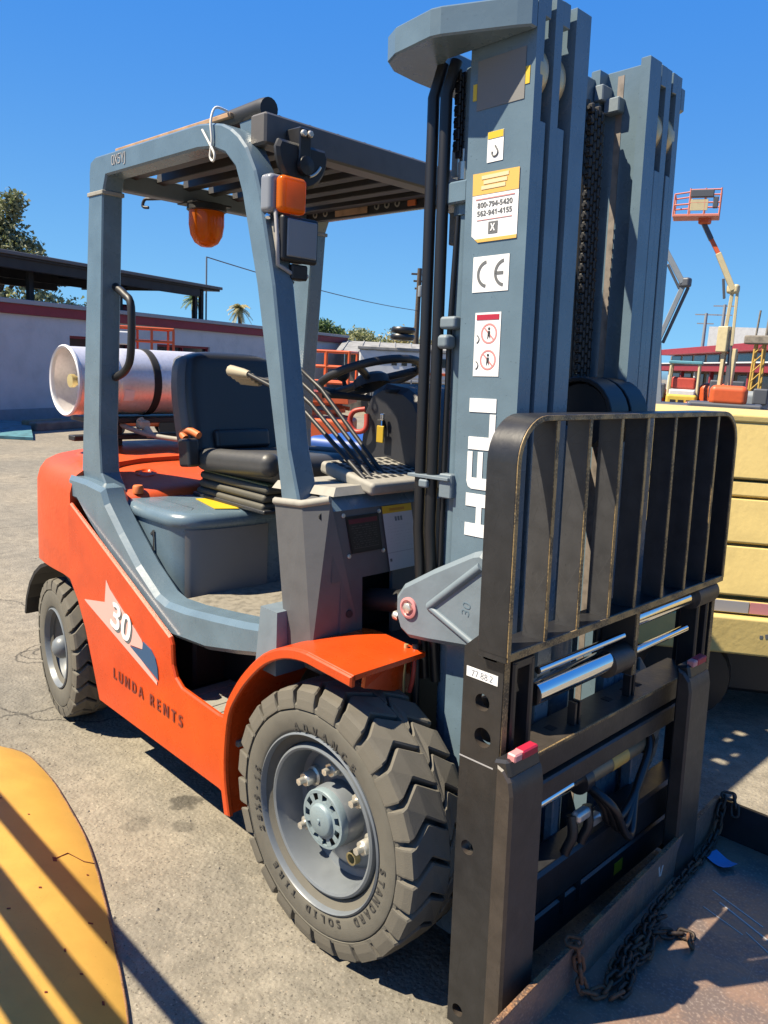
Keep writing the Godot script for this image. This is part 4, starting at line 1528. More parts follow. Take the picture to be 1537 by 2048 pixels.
	# four hydraulic levers that lean back to the seat
	for i in 4:
		var z := 0.335 - i * 0.036
		s = sm()
		var b0 := Vector3(-0.150 - 0.012 * i, 1.20, z)
		var up := Vector3(-0.44 - 0.022 * i, 1.378 + 0.024 * i, z)
		tube(s, [b0, b0.lerp(up, 0.9), up + Vector3(-0.07, 0.030, 0), Vector3(-0.70 - 0.03 * i, 1.456 - 0.010 * i, z)], 0.0068, 8)
		var lever := part("hydraulic_lever", s, M.black_plain, truck)
		s = sm()
		tube(s, [Vector3(-0.70 - 0.03 * i, 1.456 - 0.010 * i, z), Vector3(-0.735 - 0.03 * i, 1.459 - 0.010 * i, z), Vector3(-0.80 - 0.03 * i, 1.463 - 0.010 * i, z)], 0.011, 10, 0.019)
		part("lever_knob", s, M.knob, lever)

func mast() -> void:
	var rails := []
	var top := 2.285
	# [outer z, inner z of the flange, front x, rear x, web thickness, front flange depth]
	var profs := [[0.331, 0.282, 0.378, 0.203], [0.268, 0.213, 0.380, 0.212], [0.198, 0.140, 0.386, 0.220]]
	for sg in [1.0, -1.0]:
		for i in 3:
			var p: Array = profs[i]
			var fl := 0.026
			var web: float = p[0] - 0.018
			var s := sm()
			var full := [Vector2(p[3], p[0]), Vector2(p[2], p[0]), Vector2(p[2], p[1]), Vector2(p[2] - fl, p[1]), Vector2(p[2] - fl, web), Vector2(p[3] + fl, web), Vector2(p[3] + fl, p[1]), Vector2(p[3], p[1])]
			var slim := [Vector2(p[3], p[0]), Vector2(p[2], p[0]), Vector2(p[2], web - 0.010), Vector2(p[2] - fl, web - 0.010), Vector2(p[2] - fl, web), Vector2(p[3] + fl, web), Vector2(p[3] + fl, p[1]), Vector2(p[3], p[1])]
			for k in 8:
				full[k].y *= sg
				slim[k].y *= sg
			var low := 0.03 + 0.02 * i
			var cut := 2.02
			if i == 2:
				flat(s, full, low, top, 0.0025)
			else:
				flat(s, slim, low, top, 0.0025)
				for span in [[low, 2.03], [2.235, top]]:
					bx(s, Vector3(p[2] - fl, span[0], (web - 0.009) * sg), Vector3(p[2], span[1], p[1] * sg), 0.0015)
			var rail := part("mast_rail", s, M.slate, truck)
			leaned(rail)
			rails.append(rail)
			if i < 2:
				# roller that shows in the notch near the top
				s = sm()
				var zc: float = (p[1] + web) * 0.5 * sg
				lathe(s, [Vector2(0.0, -0.018), Vector2(0.060, -0.018), Vector2(0.063, -0.014), Vector2(0.063, 0.014), Vector2(0.060, 0.018), Vector2(0.0, 0.018)], disc_at(Vector3(0.3165, 2.133, zc), Vector3(0, 0, sg)), 36)
				part("mast_roller", s, M.roller_gold, rail)
	var outer: Node3D = rails[0]
	mast_stickers(outer)
	# stiffener strip down the inner face of the far inner rail, rubbed by the rollers
	for q in [[0.245, 0.268], ]:
		for k in [2, 5]:
			var s := sm()
			var zz := (0.198 - 0.0185) * (1.0 if k == 2 else -1.0)
			bx(s, Vector3(0.276, 0.2, zz - 0.0008), Vector3(0.294, 2.27, zz + 0.0008), 0.0)
			part("roller_track", s, M.track_rub, rails[k])
	# top tie: a loop of plate that swings out and passes behind the mast
	var s2 := sm()
	var lo := [Vector2(0.378, 0.333), Vector2(0.378, 0.352), Vector2(0.352, 0.368), Vector2(0.205, 0.440), Vector2(0.180, 0.446), Vector2(0.060, 0.432), Vector2(0.015, 0.410), Vector2(-0.012, 0.365), Vector2(-0.020, 0.28)]
	var li := [Vector2(0.075, 0.0), Vector2(0.075, 0.26), Vector2(0.095, 0.305), Vector2(0.135, 0.333)]
	var loop := []
	for p in lo:
		loop.append(p)
	for k in range(lo.size() - 1, -1, -1):
		loop.append(Vector2(lo[k].x, -lo[k].y))
	var hole := []
	for k in range(li.size() - 1, 0, -1):
		hole.append(Vector2(li[k].x, -li[k].y))
	hole.append_array(li)
	flat(s2, loop + hole, 2.202, 2.262, 0.004)
	leaned(part("top_tie", s2, M.slate, truck))
	for y in [2.205, 1.30, 0.35]:
		s2 = sm()
		bx(s2, Vector3(0.205, y - 0.06, -0.196), Vector3(0.232, y + 0.06, 0.196), 0.004)
		leaned(part("mast_crossmember", s2, M.slate, truck))
	s2 = sm()
	bx(s2, Vector3(0.235, 2.205, -0.180), Vector3(0.262, 2.245, -0.132), 0.003)
	bx(s2, Vector3(0.255, 2.175, -0.182), Vector3(0.300, 2.212, -0.150), 0.003)
	leaned(part("stop_block", s2, M.slate_dusty, truck))
	# lift cylinders behind the outer rails
	for sg in [1.0, -1.0]:
		s2 = sm()
		lathe(s2, [Vector2(0.034, 0.15), Vector2(0.034, 1.86), Vector2(0.040, 1.862), Vector2(0.040, 1.92), Vector2(0.022, 1.925), Vector2(0.022, 2.19)], Transform3D(Basis(Vector3(1, 0, 0), Vector3(0, 0, -1), Vector3(0, 1, 0)), Vector3(0.168, 0, 0.270 * sg)), 24)
		var cyl := part("lift_cylinder", s2, M.slate, truck)
		leaned(cyl)
		s2 = sm()
		bx(s2, Vector3(0.085, 1.885, 0.24 * sg), Vector3(0.20, 1.935, 0.325 * sg), 0.004)
		part("cylinder_bracket", s2, M.slate, cyl)
		s2 = sm()
		bx(s2, Vector3(0.118, 1.955, 0.262 * sg), Vector3(0.142, 2.02, 0.29 * sg), 0.003)
		lathe(s2, [Vector2(0.014, 0), Vector2(0.014, 0.04), Vector2(0.006, 0.042), Vector2(0.006, 0.07)], disc_at(Vector3(0.155, 1.945, 0.285 * sg), Vector3(0, 1, 0)), 8)
		part("chain_anchor", s2, M.zinc, cyl)
		s2 = sm()
		link_chain(s2, Vector3(0.140, 2.19, 0.285 * sg), Vector3(0.140, 2.0, 0.285 * sg), 0.022, Vector3(0, 0, 1))
		part("lift_chain", s2, M.black_plain, cyl)
		s2 = sm()
		bx(s2, Vector3(0.118, 1.80, 0.25 * sg), Vector3(0.150, 1.875, 0.29 * sg), 0.003)
		part("valve_block", s2, M.grille_beige, cyl)
	# middle cylinder, its chains and the two hose wheels with their black covers
	s2 = sm()
	lathe(s2, [Vector2(0.045, 0.12), Vector2(0.045, 1.36), Vector2(0.030, 1.37), Vector2(0.030, 1.42)], Transform3D(Basis(Vector3(1, 0, 0), Vector3(0, 0, -1), Vector3(0, 1, 0)), Vector3(0.30, 0, -0.015)), 28)
	leaned(part("centre_cylinder", s2, M.slate, truck))
	s2 = sm()
	link_chain(s2, Vector3(0.27, 2.18, -0.092), Vector3(0.27, 1.42, -0.108), 0.038, Vector3(0, 0, 1))
	leaned(part("mast_chain", s2, M.black_plain, truck))
	s2 = sm()
	tube(s2, [Vector3(0.255, 2.19, -0.070), Vector3(0.255, 1.44, -0.085)], 0.010, 8)
	leaned(part("mast_hose", s2, M.hose, truck))
	for z in [-0.015, -0.115]:
		s2 = sm()
		var cov := []
		for k in 15:
			var a := lerpf(-0.25, PI + 0.1, k / 14.0)
			cov.append(Vector2(0.345 + cos(a) * 0.100, 1.395 + sin(a) * 0.100))
		for k in range(14, -1, -1):
			var a := lerpf(-0.25, PI + 0.1, k / 14.0)
			cov.append(Vector2(0.345 + cos(a) * 0.088, 1.395 + sin(a) * 0.088))
		prism(s2, cov, z - 0.043, z + 0.043, 0.002, Transform3D(), true)
		var hood := part("hose_wheel_cover", s2, M.black_plain, truck)
		leaned(hood)
		s2 = sm()
		lathe(s2, [Vector2(0.0, -0.03), Vector2(0.082, -0.03), Vector2(0.070, 0.0), Vector2(0.082, 0.03), Vector2(0.0, 0.03)], Transform3D(Basis(), Vector3(0.345, 1.395, z)), 28)
		part("hose_wheel", s2, M.black_plain, hood)
		s2 = sm()
		tube(s2, [Vector3(0.432, 1.37, z + 0.01), Vector3(0.432, 0.72, z + 0.01)], 0.009, 8)
		part("carriage_hose", s2, M.hose, hood)
	# two hoses that run down outside the near rail, with their clamps
	for q in [[0.092, 0.330], [0.128, 0.326]]:
		s2 = sm()
		tube(s2, [Vector3(q[0] + 0.01, 2.205, q[1] - 0.02), Vector3(q[0], 2.13, q[1]), Vector3(q[0], 1.6, q[1]), Vector3(q[0] - 0.002, 1.1, q[1]), Vector3(q[0] + 0.02, 0.7, q[1] - 0.02)], 0.0145, 12)
		leaned(part("mast_hose", s2, M.hose, truck))
	s2 = sm()
	tube(s2, [Vector3(0.160, 1.86, 0.305), Vector3(0.152, 1.60, 0.310), Vector3(0.150, 1.0, 0.310)], 0.007, 8)
	leaned(part("mast_hose", s2, M.hose, truck))
	for y in [1.612, 1.238]:
		s2 = sm()
		if y > 1.5:
			rbox(s2, Vector3(0.165, y, 0.322), Vector3(0.050, 0.030, 0.030), 0.008)
			rbox(s2, Vector3(0.160, y - 0.045, 0.330), Vector3(0.034, 0.034, 0.036), 0.010)
		else:
			bx(s2, Vector3(0.065, y - 0.004, 0.310), Vector3(0.200, y + 0.004, 0.352), 0.001)
			bx(s2, Vector3(0.165, y - 0.048, 0.318), Vector3(0.205, y + 0.012, 0.345), 0.003)
			rbox(s2, Vector3(0.118, y - 0.018, 0.346), Vector3(0.030, 0.022, 0.014), 0.006)
		leaned(part("hose_clamp", s2, M.slate_dusty, truck))
	# cast ear at the foot of each outer rail, pinned to the axle
	for sg in [1.0, -1.0]:
		s2 = sm()
		var ear := [Vector2(0.071, 0.925), Vector2(0.097, 0.962), Vector2(0.196, 1.020), Vector2(0.317, 1.083), Vector2(0.340, 1.089), Vector2(0.365, 1.080), Vector2(0.384, 1.050), Vector2(0.384, 0.86), Vector2(0.330, 0.850), Vector2(0.188, 0.832), Vector2(0.120, 0.826), Vector2(0.088, 0.842), Vector2(0.071, 0.880)]
		prism(s2, ear, minf(0.332 * sg, 0.392 * sg), maxf(0.332 * sg, 0.392 * sg), 0.012, Transform3D(), false)
		var e := part("mast_ear", s2, M.slate_dusty, truck)
		leaned(e)
		s2 = sm()
		# raised triangular web on the ear: two ribs that meet near the pin
		tube(s2, [Vector3(0.190, 0.925, 0.390 * sg), Vector3(0.345, 1.055, 0.391 * sg)], 0.011, 8)
		tube(s2, [Vector3(0.190, 0.925, 0.390 * sg), Vector3(0.335, 0.866, 0.391 * sg)], 0.009, 8)
		part("ear_rib", s2, M.slate_dusty, e)
		s2 = sm()
		lathe(s2, [Vector2(0.027, 0.0), Vector2(0.027, 0.007), Vector2(0.021, 0.009), Vector2(0.016, 0.003), Vector2(0.0, 0.003)], disc_at(Vector3(0.125, 0.908, 0.391 * sg), Vector3(0, 0, sg)), 26)
		part("pin_seat", s2, M.print_pale_red, e)
		s2 = sm()
		bolt(s2, Vector3(0.125, 0.908, 0.393 * sg), Vector3(0, 0, sg), 0.014, 0.012)
		part("pin_bolt", s2, M.zinc, e)
		s2 = sm()
		bolt(s2, Vector3(0.068, 0.868, 0.37 * sg), Vector3(-1, 0.2, 0.3 * sg), 0.012, 0.016)
		part("grease_nipple", s2, M.zinc, e)
		letters("cast_number", "30", 0.022, M.slate, e, Vector3(0.308, 0.945, 0.3925 * sg), Basis(Vector3(0, 1, 0), 0.0 if sg > 0.0 else PI) * Basis(Vector3(0, 0, 1), 1.4))
		s2 = sm()
		tube(s2, [Vector3(0.10, 0.90, 0.30 * sg), Vector3(-0.12, 0.86, 0.30 * sg)], 0.032, 14)
		part("tilt_cylinder", s2, M.black_plain, e)
	# small hoses and a brass pipe beside the fender
	s2 = sm()
	tube(s2, spline([Vector3(0.115, 0.80, 0.35), Vector3(0.125, 0.72, 0.36), Vector3(0.12, 0.62, 0.35), Vector3(0.14, 0.5, 0.33)], 4), 0.011, 8)
	leaned(part("brake_hose", s2, M.hose, truck))
	s2 = sm()
	tube(s2, spline([Vector3(0.098, 0.80, 0.37), Vector3(0.096, 0.72, 0.375), Vector3(0.088, 0.64, 0.37)], 4), 0.006, 8)
	leaned(part("grease_pipe", s2, M.brass, truck))
	s2 = sm()
	tube(s2, spline([Vector3(0.13, 0.78, 0.372), Vector3(0.135, 0.73, 0.38), Vector3(0.122, 0.68, 0.378)], 4), 0.006, 8)
	leaned(part("brake_pipe", s2, M.red_grip, truck))

# plates of a leaf chain standing side by side, offset row by row
func link_chain(s: SurfaceTool, a: Vector3, b: Vector3, w: float, across: Vector3) -> void:
	var d := (b - a).normalized()
	var side := d.cross(across).normalized()
	var n := int(a.distance_to(b) / 0.026)
	for i in n:
		var c := a + d * 0.026 * (i + 0.5)
		for k in 4:
			var off := (k - 1.5) * w * 0.42
			var slip := 0.013 if k % 2 == 0 else 0.0
			box(s, c + across * off + d * slip, Vector3(w * 0.30, 0.0245, 0.018), Basis(across, d, across.cross(d)), 0.004)
		tube(s, [c + across * w, c - across * w], 0.005, 6)

func mast_stickers(rail: Node3D) -> void:
	var z := 0.3316
	var lay := func(called: String, x0: float, y0: float, x1: float, y1: float, m: Material, up := 0.0, parent: Node = rail) -> MeshInstance3D:
		var s := sm()
		bx(s, Vector3(x0, y0, z + up), Vector3(x1, y1, z + up + 0.0008), 0.0)
		return part(called, s, m, parent)
	lay.call("blank_square", 0.225, 2.072, 0.354, 2.176, M.print_blank)  # stands where a sticker is blanked out
	lay.call("yellow_label", 0.213, 2.095, 0.224, 2.13, M.print_yellow)
	lay.call("yellow_label", 0.355, 2.10, 0.366, 2.135, M.print_yellow)
	var hook: Node = lay.call("hook_sticker", 0.261, 1.957, 0.305, 2.021, M.print_white)
	lay.call("sticker_band", 0.262, 2.006, 0.304, 2.0205, M.print_yellow, 0.001, hook)
	var s := sm()
	var hk := []
	for k in 10:
		var a := PI * 0.9 + PI * 1.25 * k / 9.0
		hk.append(Vector3(0.283 + cos(a) * 0.008, 1.976 + sin(a) * 0.008, z + 0.0016))
	hk.append(Vector3(0.283, 1.990, z + 0.0016))
	tube(s, hk, 0.0018, 6)
	part("hook_mark", s, M.print_grey, hook)
	# hire sticker with two telephone numbers
	s = sm()
	prism(s, [Vector2(0.224, 1.937), Vector2(0.353, 1.934), Vector2(0.353, 1.788), Vector2(0.245, 1.788), Vector2(0.226, 1.803)], z, z + 0.0008, 0.0)
	var hire := part("hire_sticker", s, M.print_white, rail)
	s = sm()
	prism(s, [Vector2(0.224, 1.938), Vector2(0.353, 1.935), Vector2(0.353, 1.890), Vector2(0.225, 1.891)], z + 0.001, z + 0.0016, 0.0)
	part("amber_band", s, M.print_amber, hire)
	s = sm()
	prism(s, [Vector2(0.236, 1.795), Vector2(0.353, 1.795), Vector2(0.353, 1.7875), Vector2(0.245, 1.7875)], z + 0.001, z + 0.0016, 0.0)
	part("amber_band", s, M.print_amber, hire)
	for k in 3:
		lay.call("faded_line", 0.250 + 0.006 * (k % 2), 1.923 - k * 0.011, 0.325 - 0.004 * k, 1.931 - k * 0.011, M.print_cream, 0.0018, hire)
	letters("phone_number", "800-794-5420", 0.0115, M.print_grey, hire, Vector3(0.289, 1.868, z + 0.0014), Basis(), true, 0.0006)
	letters("phone_number", "562-941-4155", 0.0115, M.print_grey, hire, Vector3(0.289, 1.850, z + 0.0014), Basis(), true, 0.0006)
	lay.call("print_line", 0.235, 1.880, 0.343, 1.8825, M.print_pale_red, 0.001, hire)
	lay.call("print_line", 0.240, 1.835, 0.338, 1.8365, M.print_pale_red, 0.001, hire)
	var sq: Node = lay.call("square_mark", 0.274, 1.804, 0.300, 1.830, M.print_grey, 0.001, hire)
	letters("square_letter", "X", 0.016, M.print_white, sq, Vector3(0.287, 1.817, z + 0.0024), Basis(), true, 0.0006)
	# CE mark
	var ce: Node = lay.call("conformity_sticker", 0.235, 1.677, 0.337, 1.756, M.print_white)
	for cx in [0.278, 0.327]:
		s = sm()
		var arc := []
		for k in 17:
			var a := deg_to_rad(lerpf(100.0, 260.0, k / 16.0))
			arc.append(Vector2(cx + cos(a) * 0.0305, 1.7165 + sin(a) * 0.0305))
		for k in range(16, -1, -1):
			var a := deg_to_rad(lerpf(100.0, 260.0, k / 16.0))
			arc.append(Vector2(cx + cos(a) * 0.0235, 1.7165 + sin(a) * 0.0235))
		prism(s, arc, z + 0.001, z + 0.0016, 0.0)
		if cx > 0.3:
			bx(s, Vector3(0.300, 1.713, z + 0.001), Vector3(0.322, 1.720, z + 0.0016), 0.0)
		part("mark_letter", s, M.print_grey, ce)
	# red banded warning sticker with two crossed out figures
	var warn: Node = lay.call("warning_sticker", 0.248, 1.487, 0.322, 1.631, M.print_white)
	lay.call("warning_band", 0.253, 1.6145, 0.317, 1.6265, M.print_red, 0.001, warn)
	for y in [1.5835, 1.524]:
		s = sm()
		lathe(s, [Vector2(0.0185, 0.0), Vector2(0.0210, 0.0007), Vector2(0.0235, 0.0)], Transform3D(Basis(), Vector3(0.290, y, z + 0.001)), 30)
		box(s, Vector3(0.290, y, z + 0.0013), Vector3(0.0035, 0.040, 0.0006), Basis(Vector3(0, 0, 1), 0.8), 0.0)
		part("ban_ring", s, M.print_pale_red, warn)
		s = sm()
		lathe(s, [Vector2(0.0035, 0.0), Vector2(0.0, 0.0006)], Transform3D(Basis(), Vector3(0.290, y + 0.011, z + 0.0012)), 12)
		prism(s, [Vector2(0.287, y + 0.006), Vector2(0.293, y + 0.006), Vector2(0.294, y - 0.013), Vector2(0.290, y - 0.004), Vector2(0.286, y - 0.013)], z + 0.0012, z + 0.0018, 0.0)
		part("figure_mark", s, M.print_black, warn)
		s = sm()
		var cr := []
		for k in 8:
			var a := lerpf(-1.1, 1.1, k / 7.0)
			cr.append(Vector3(0.250 + cos(a) * 0.012, y - 0.012 + sin(a) * 0.010, z + 0.0014))
		tube(s, cr, 0.0014, 5)
		part("curve_mark", s, M.print_grey, warn)
	# the maker's name, read from the bottom upwards
	var stroke := func(called: String, rects: Array) -> void:
		var t := sm()
		for q in rects:
			bx(t, Vector3(q[0], q[1], z), Vector3(q[2], q[3], z + 0.0012), 0.0)
		part(called, t, M.print_white, rail)
	stroke.call("letter_h", [[0.2435, 1.108, 0.321, 1.139], [0.2435, 1.180, 0.321, 1.211], [0.276, 1.139, 0.292, 1.180]])
	stroke.call("letter_i", [[0.2425, 1.404, 0.321, 1.436]])
	s = sm()
	prism(s, [Vector2(0.322, 1.222), Vector2(0.322, 1.311), Vector2(0.307, 1.311), Vector2(0.307, 1.249), Vector2(0.289, 1.249), Vector2(0.289, 1.311), Vector2(0.274, 1.311), Vector2(0.274, 1.249), Vector2(0.258, 1.249), Vector2(0.258, 1.311), Vector2(0.243, 1.311), Vector2(0.243, 1.240), Vector2(0.248, 1.227), Vector2(0.258, 1.222)], z, z + 0.0012, 0.0)
	part("letter_e", s, M.print_white, rail)
	s = sm()
	prism(s, [Vector2(0.2435, 1.316), Vector2(0.306, 1.316), Vector2(0.316, 1.321), Vector2(0.321, 1.332), Vector2(0.321, 1.400), Vector2(0.304, 1.400), Vector2(0.304, 1.346), Vector2(0.2435, 1.346)], z, z + 0.0012, 0.0)
	part("letter_l", s, M.print_white, rail)

func carriage() -> void:
	# side plates with drilled holes
	for sg in [1.0, -1.0]:
		var p := CSGPolygon3D.new()
		p.name = kids_name(truck, "carriage_side_plate")
		p.polygon = PackedVector2Array([Vector2(0.412, 0.004), Vector2(0.516, 0.004), Vector2(0.520, 0.925), Vector2(0.468, 0.955), Vector2(0.460, 0.955), Vector2(0.415, 0.915)])
		p.depth = 0.022
		p.mode = CSGPolygon3D.MODE_DEPTH
		p.material = M.black
		truck.add_child(p)
		p.transform = Transform3D(Basis(Vector3(0, 0, 1), TILT), Vector3(0, 0, 0.525 if sg > 0.0 else -0.503))
		for q in [[0.469, 0.803, 0.019], [0.474, 0.725, 0.022], [0.447, 0.457, 0.017], [0.441, 0.045, 0.015]]:
			var c := CSGCylinder3D.new()
			c.name = kids_name(p, "hole")
			c.radius = q[2]
			c.height = 0.2
			c.sides = 28
			c.operation = CSGShape3D.OPERATION_SUBTRACTION
			c.material = M.fork_steel
			p.add_child(c)
			c.transform = Transform3D(Basis(Vector3(1, 0, 0), PI / 2), Vector3(q[0], q[1], 0))
		var s := sm()
		bx(s, Vector3(0.5135, 0.01, 0.504 * sg), Vector3(0.5215, 0.924, 0.523 * sg), 0.001)
		leaned(part("worn_plate_edge", s, M.worn_edge, truck))
	var s2 := sm()
	prism(s2, [Vector2(0.424, 0.873), Vector2(0.507, 0.872), Vector2(0.507, 0.850), Vector2(0.424, 0.851)], 0.5252, 0.5262, 0.0)
	var lab := leaned(part("white_label", s2, M.print_white, truck))
	letters("label_number", "77 88 2", 0.013, M.lens_back, lab, Vector3(0.466, 0.8605, 0.5266), Basis(), false, 0.0004)
	s2 = sm()
	bx(s2, Vector3(0.414, 0.664, 0.5251), Vector3(0.506, 0.667, 0.5258), 0.0, )
	leaned(part("scored_line", s2, M.coping, truck))
	# load backrest: a flat bar bent round three sides, worn to metal on its front edge
	var zo := 0.545
	var zi := -0.520
	var yb := 0.925
	var yt := 1.412
	var rad := 0.095
	var frame := func(d: float) -> Array:
		var out := [Vector2(zo - d, yb)]
		for k in 9:
			var a := PI / 2 * k / 8.0
			out.append(Vector2(zo - rad + cos(a) * (rad - d), yt - rad + sin(a) * (rad - d)))
		for k in 9:
			var a := PI / 2 + PI / 2 * k / 8.0
			out.append(Vector2(zi + rad + cos(a) * (rad - d), yt - rad + sin(a) * (rad - d)))
		out.append(Vector2(zi + d, yb))
		return out
	s2 = sm()
	var fo: Array = frame.call(0.0)
	var fi: Array = frame.call(0.013)
	fi.reverse()
	cross(s2, fo + fi, 0.465, 0.5395, 0.0015, true)
	var back := part("load_backrest", s2, M.black, truck)
	leaned(back)
	s2 = sm()
	fo = frame.call(0.001)
	fi = frame.call(0.012)
	fi.reverse()
	cross(s2, fo + fi, 0.5385, 0.5415, 0.0006, true)
	part("worn_front_edge", s2, M.worn_edge, back)
	s2 = sm()
	bx(s2, Vector3(0.466, 0.912, -0.519), Vector3(0.538, 0.932, 0.544), 0.001)
	part("lower_bar", s2, M.black, back)
	s2 = sm()
	bx(s2, Vector3(0.5375, 0.914, -0.517), Vector3(0.541, 0.931, 0.542), 0.0006)
	part("lower_bar_edge", s2, M.worn_edge, back)
	for z in [0.406, 0.279, 0.143, 0.019, -0.127, -0.258, -0.385]:
		s2 = sm()
		bx(s2, Vector3(0.482, 0.930, z - 0.006), Vector3(0.537, 1.401, z + 0.006), 0.001)
		part("backrest_bar", s2, M.bar_black, back)
		s2 = sm()
		bx(s2, Vector3(0.5362, 0.931, z - 0.0055), Vector3(0.539, 1.400, z + 0.0055), 0.0006)
		part("bar_edge", s2, M.worn_edge, back)
	# bolted feet of the backrest, pale beige so their tops look sunlit
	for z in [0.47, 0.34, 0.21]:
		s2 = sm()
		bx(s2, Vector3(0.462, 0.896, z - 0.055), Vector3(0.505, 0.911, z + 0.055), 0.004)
		leaned(part("backrest_foot", s2, M.grille_beige, truck))
	# shifter cylinders
	var zrod := func(s: SurfaceTool, x: float, y: float, z0: float, z1: float, r: float, n := 20) -> void:
		tube(s, [Vector3(x, y, z0), Vector3(x, y, z1)], r, n)
	for q in [["chrome_rod", 0.507, 0.801, 0.40, 0.085, 0.0275], ["chrome_rod", 0.505, 0.883, -0.036, -0.375, 0.0225], ["chrome_rod", 0.520, 0.858, 0.40, 0.03, 0.0085], ["chrome_rod", 0.520, 0.802, -0.036, -0.335, 0.0095], ["chrome_rod", 0.500, 0.922, -0.036, -0.33, 0.006]]:
		s2 = sm()
		zrod.call(s2, q[1], q[2], q[3], q[4], q[5])
		leaned(part(q[0], s2, M.chrome, truck))
	s2 = sm()
	zrod.call(s2, 0.505, 0.793, 0.087, -0.008, 0.036, 24)
	leaned(part("shift_cylinder", s2, M.fork_steel, truck))
	s2 = sm()
	zrod.call(s2, 0.505, 0.883, -0.372, -0.50, 0.036, 24)
	leaned(part("shift_cylinder", s2, M.fork_steel, truck))
	s2 = sm()
	bx(s2, Vector3(0.415, 0.745, -0.026), Vector3(0.533, 0.930, -0.008), 0.002)
	var mid := leaned(part("centre_plate", s2, M.black, truck))
	s2 = sm()
	bx(s2, Vector3(0.531, 0.747, -0.025), Vector3(0.535, 0.929, -0.009), 0.0006)
	part("centre_plate_edge", s2, M.worn_edge, mid)
	# upper hook bar, brown bar, two lower bars
	s2 = sm()
	cross(s2, [Vector2(0.505, 0.640), Vector2(-0.505, 0.640), Vector2(-0.505, 0.575), Vector2(0.505, 0.575)], 0.395, 0.500, 0.004)
	var hookbar := leaned(part("upper_hook_bar", s2, M.bar_steel, truck))
	s2 = sm()
	bx(s2, Vector3(0.4965, 0.632, -0.504), Vector3(0.5015, 0.641, 0.504), 0.001)
	part("hook_bar_edge", s2, M.worn_edge, hookbar)
	for z in [0.21, 0.10, -0.06, -0.16, -0.22]:
		s2 = sm()
		bx(s2, Vector3(0.43, 0.6402, z - 0.012), Vector3(0.455, 0.6412, z + 0.012), 0.0)
		part("bar_notch", s2, M.flat_black, hookbar)
	for z in [0.145, -0.13]:
		s2 = sm()
		bx(s2, Vector3(0.455, 0.640, z - 0.014), Vector3(0.478, 0.700, z - 0.006), 0.001)
		bx(s2, Vector3(0.455, 0.640, z + 0.006), Vector3(0.478, 0.700, z + 0.014), 0.001)
		part("hose_guide", s2, M.black, hookbar)
	s2 = sm()
	bx(s2, Vector3(0.43, 0.512, -0.503), Vector3(0.508, 0.566, 0.503), 0.005)
	leaned(part("shifter_bar", s2, M.bar_steel, truck))
	s2 = sm()
	bx(s2, Vector3(0.42, 0.212, -0.503), Vector3(0.502, 0.318, 0.503), 0.008)
	leaned(part("lower_hook_bar", s2, M.black, truck))
	s2 = sm()
	bx(s2, Vector3(0.45, 0.105, -0.503), Vector3(0.497, 0.200, 0.503), 0.006)
	var keeper := leaned(part("lower_keeper_bar", s2, M.black, truck))
	s2 = sm()
	bx(s2, Vector3(0.4972, 0.140, -0.115), Vector3(0.498, 0.175, -0.07), 0.0)
	part("yellow_mark", s2, M.tag_yellow, keeper)
	# side shift cylinder with its hoses
	s2 = sm()
	zrod.call(s2, 0.462, 0.470, 0.07, -0.235, 0.027, 24)
	var cyl := leaned(part("side_shift_cylinder", s2, M.grease, truck))
	s2 = sm()
	zrod.call(s2, 0.462, 0.470, 0.105, 0.07, 0.036, 24)
	part("cylinder_gland", s2, M.black, cyl)
	s2 = sm()
	zrod.call(s2, 0.462, 0.470, -0.235, -0.262, 0.034, 24)
	part("cylinder_gland", s2, M.black, cyl)
	s2 = sm()
	zrod.call(s2, 0.462, 0.470, 0.40, 0.10, 0.013)
	part("cylinder_rod", s2, M.chrome, cyl)
	s2 = sm()
	lathe(s2, [Vector2(0.0278, 0.0), Vector2(0.0278, 0.085)], Transform3D(Basis(), Vector3(0.462, 0.470, -0.125)), 24, -1.3, 1.5)
	part("yellow_label", s2, M.print_amber, cyl)
	for k in 3:
		s2 = sm()
		var o := 0.016 * k
		tube(s2, spline([Vector3(0.475, 0.455, 0.075), Vector3(0.515 + o, 0.42, 0.065), Vector3(0.520 + o, 0.355 - o, 0.03 - o), Vector3(0.515 + o, 0.335 - o, -0.05), Vector3(0.510, 0.375, -0.135), Vector3(0.500, 0.46, -0.215), Vector3(0.48, 0.50, -0.245)], 6), 0.0115, 10)
		part("hydraulic_hose", s2, M.hose, cyl)
	for q in [Vector3(0.50, 0.405, 0.135), Vector3(0.49, 0.355, 0.055), Vector3(0.485, 0.515, -0.235)]:
		s2 = sm()
		rbox(s2, q, Vector3(0.028, 0.028, 0.060), 0.010)
		part("hose_fitting", s2, M.zinc, cyl)
	for z in [0.165, 0.090]:
		s2 = sm()
		tube(s2, spline([Vector3(0.49, 0.41, z), Vector3(0.50, 0.36, z + 0.005), Vector3(0.488, 0.30, z + 0.02), Vector3(0.49, 0.16, z + 0.03)], 5), 0.013, 10)
		part("hydraulic_hose", s2, M.hose, cyl)
	s2 = sm()
	bx(s2, Vector3(0.40, 0.19, 0.115), Vector3(0.425, 0.52, 0.145), 0.003)
	leaned(part("carriage_strap", s2, M.slate, truck))
	for z in [0.255, -0.325]:
		s2 = sm()
		bx(s2, Vector3(0.40, 0.10, z), Vector3(0.432, 0.56, z + 0.07), 0.003)
		leaned(part("carriage_post", s2, M.slate, truck))
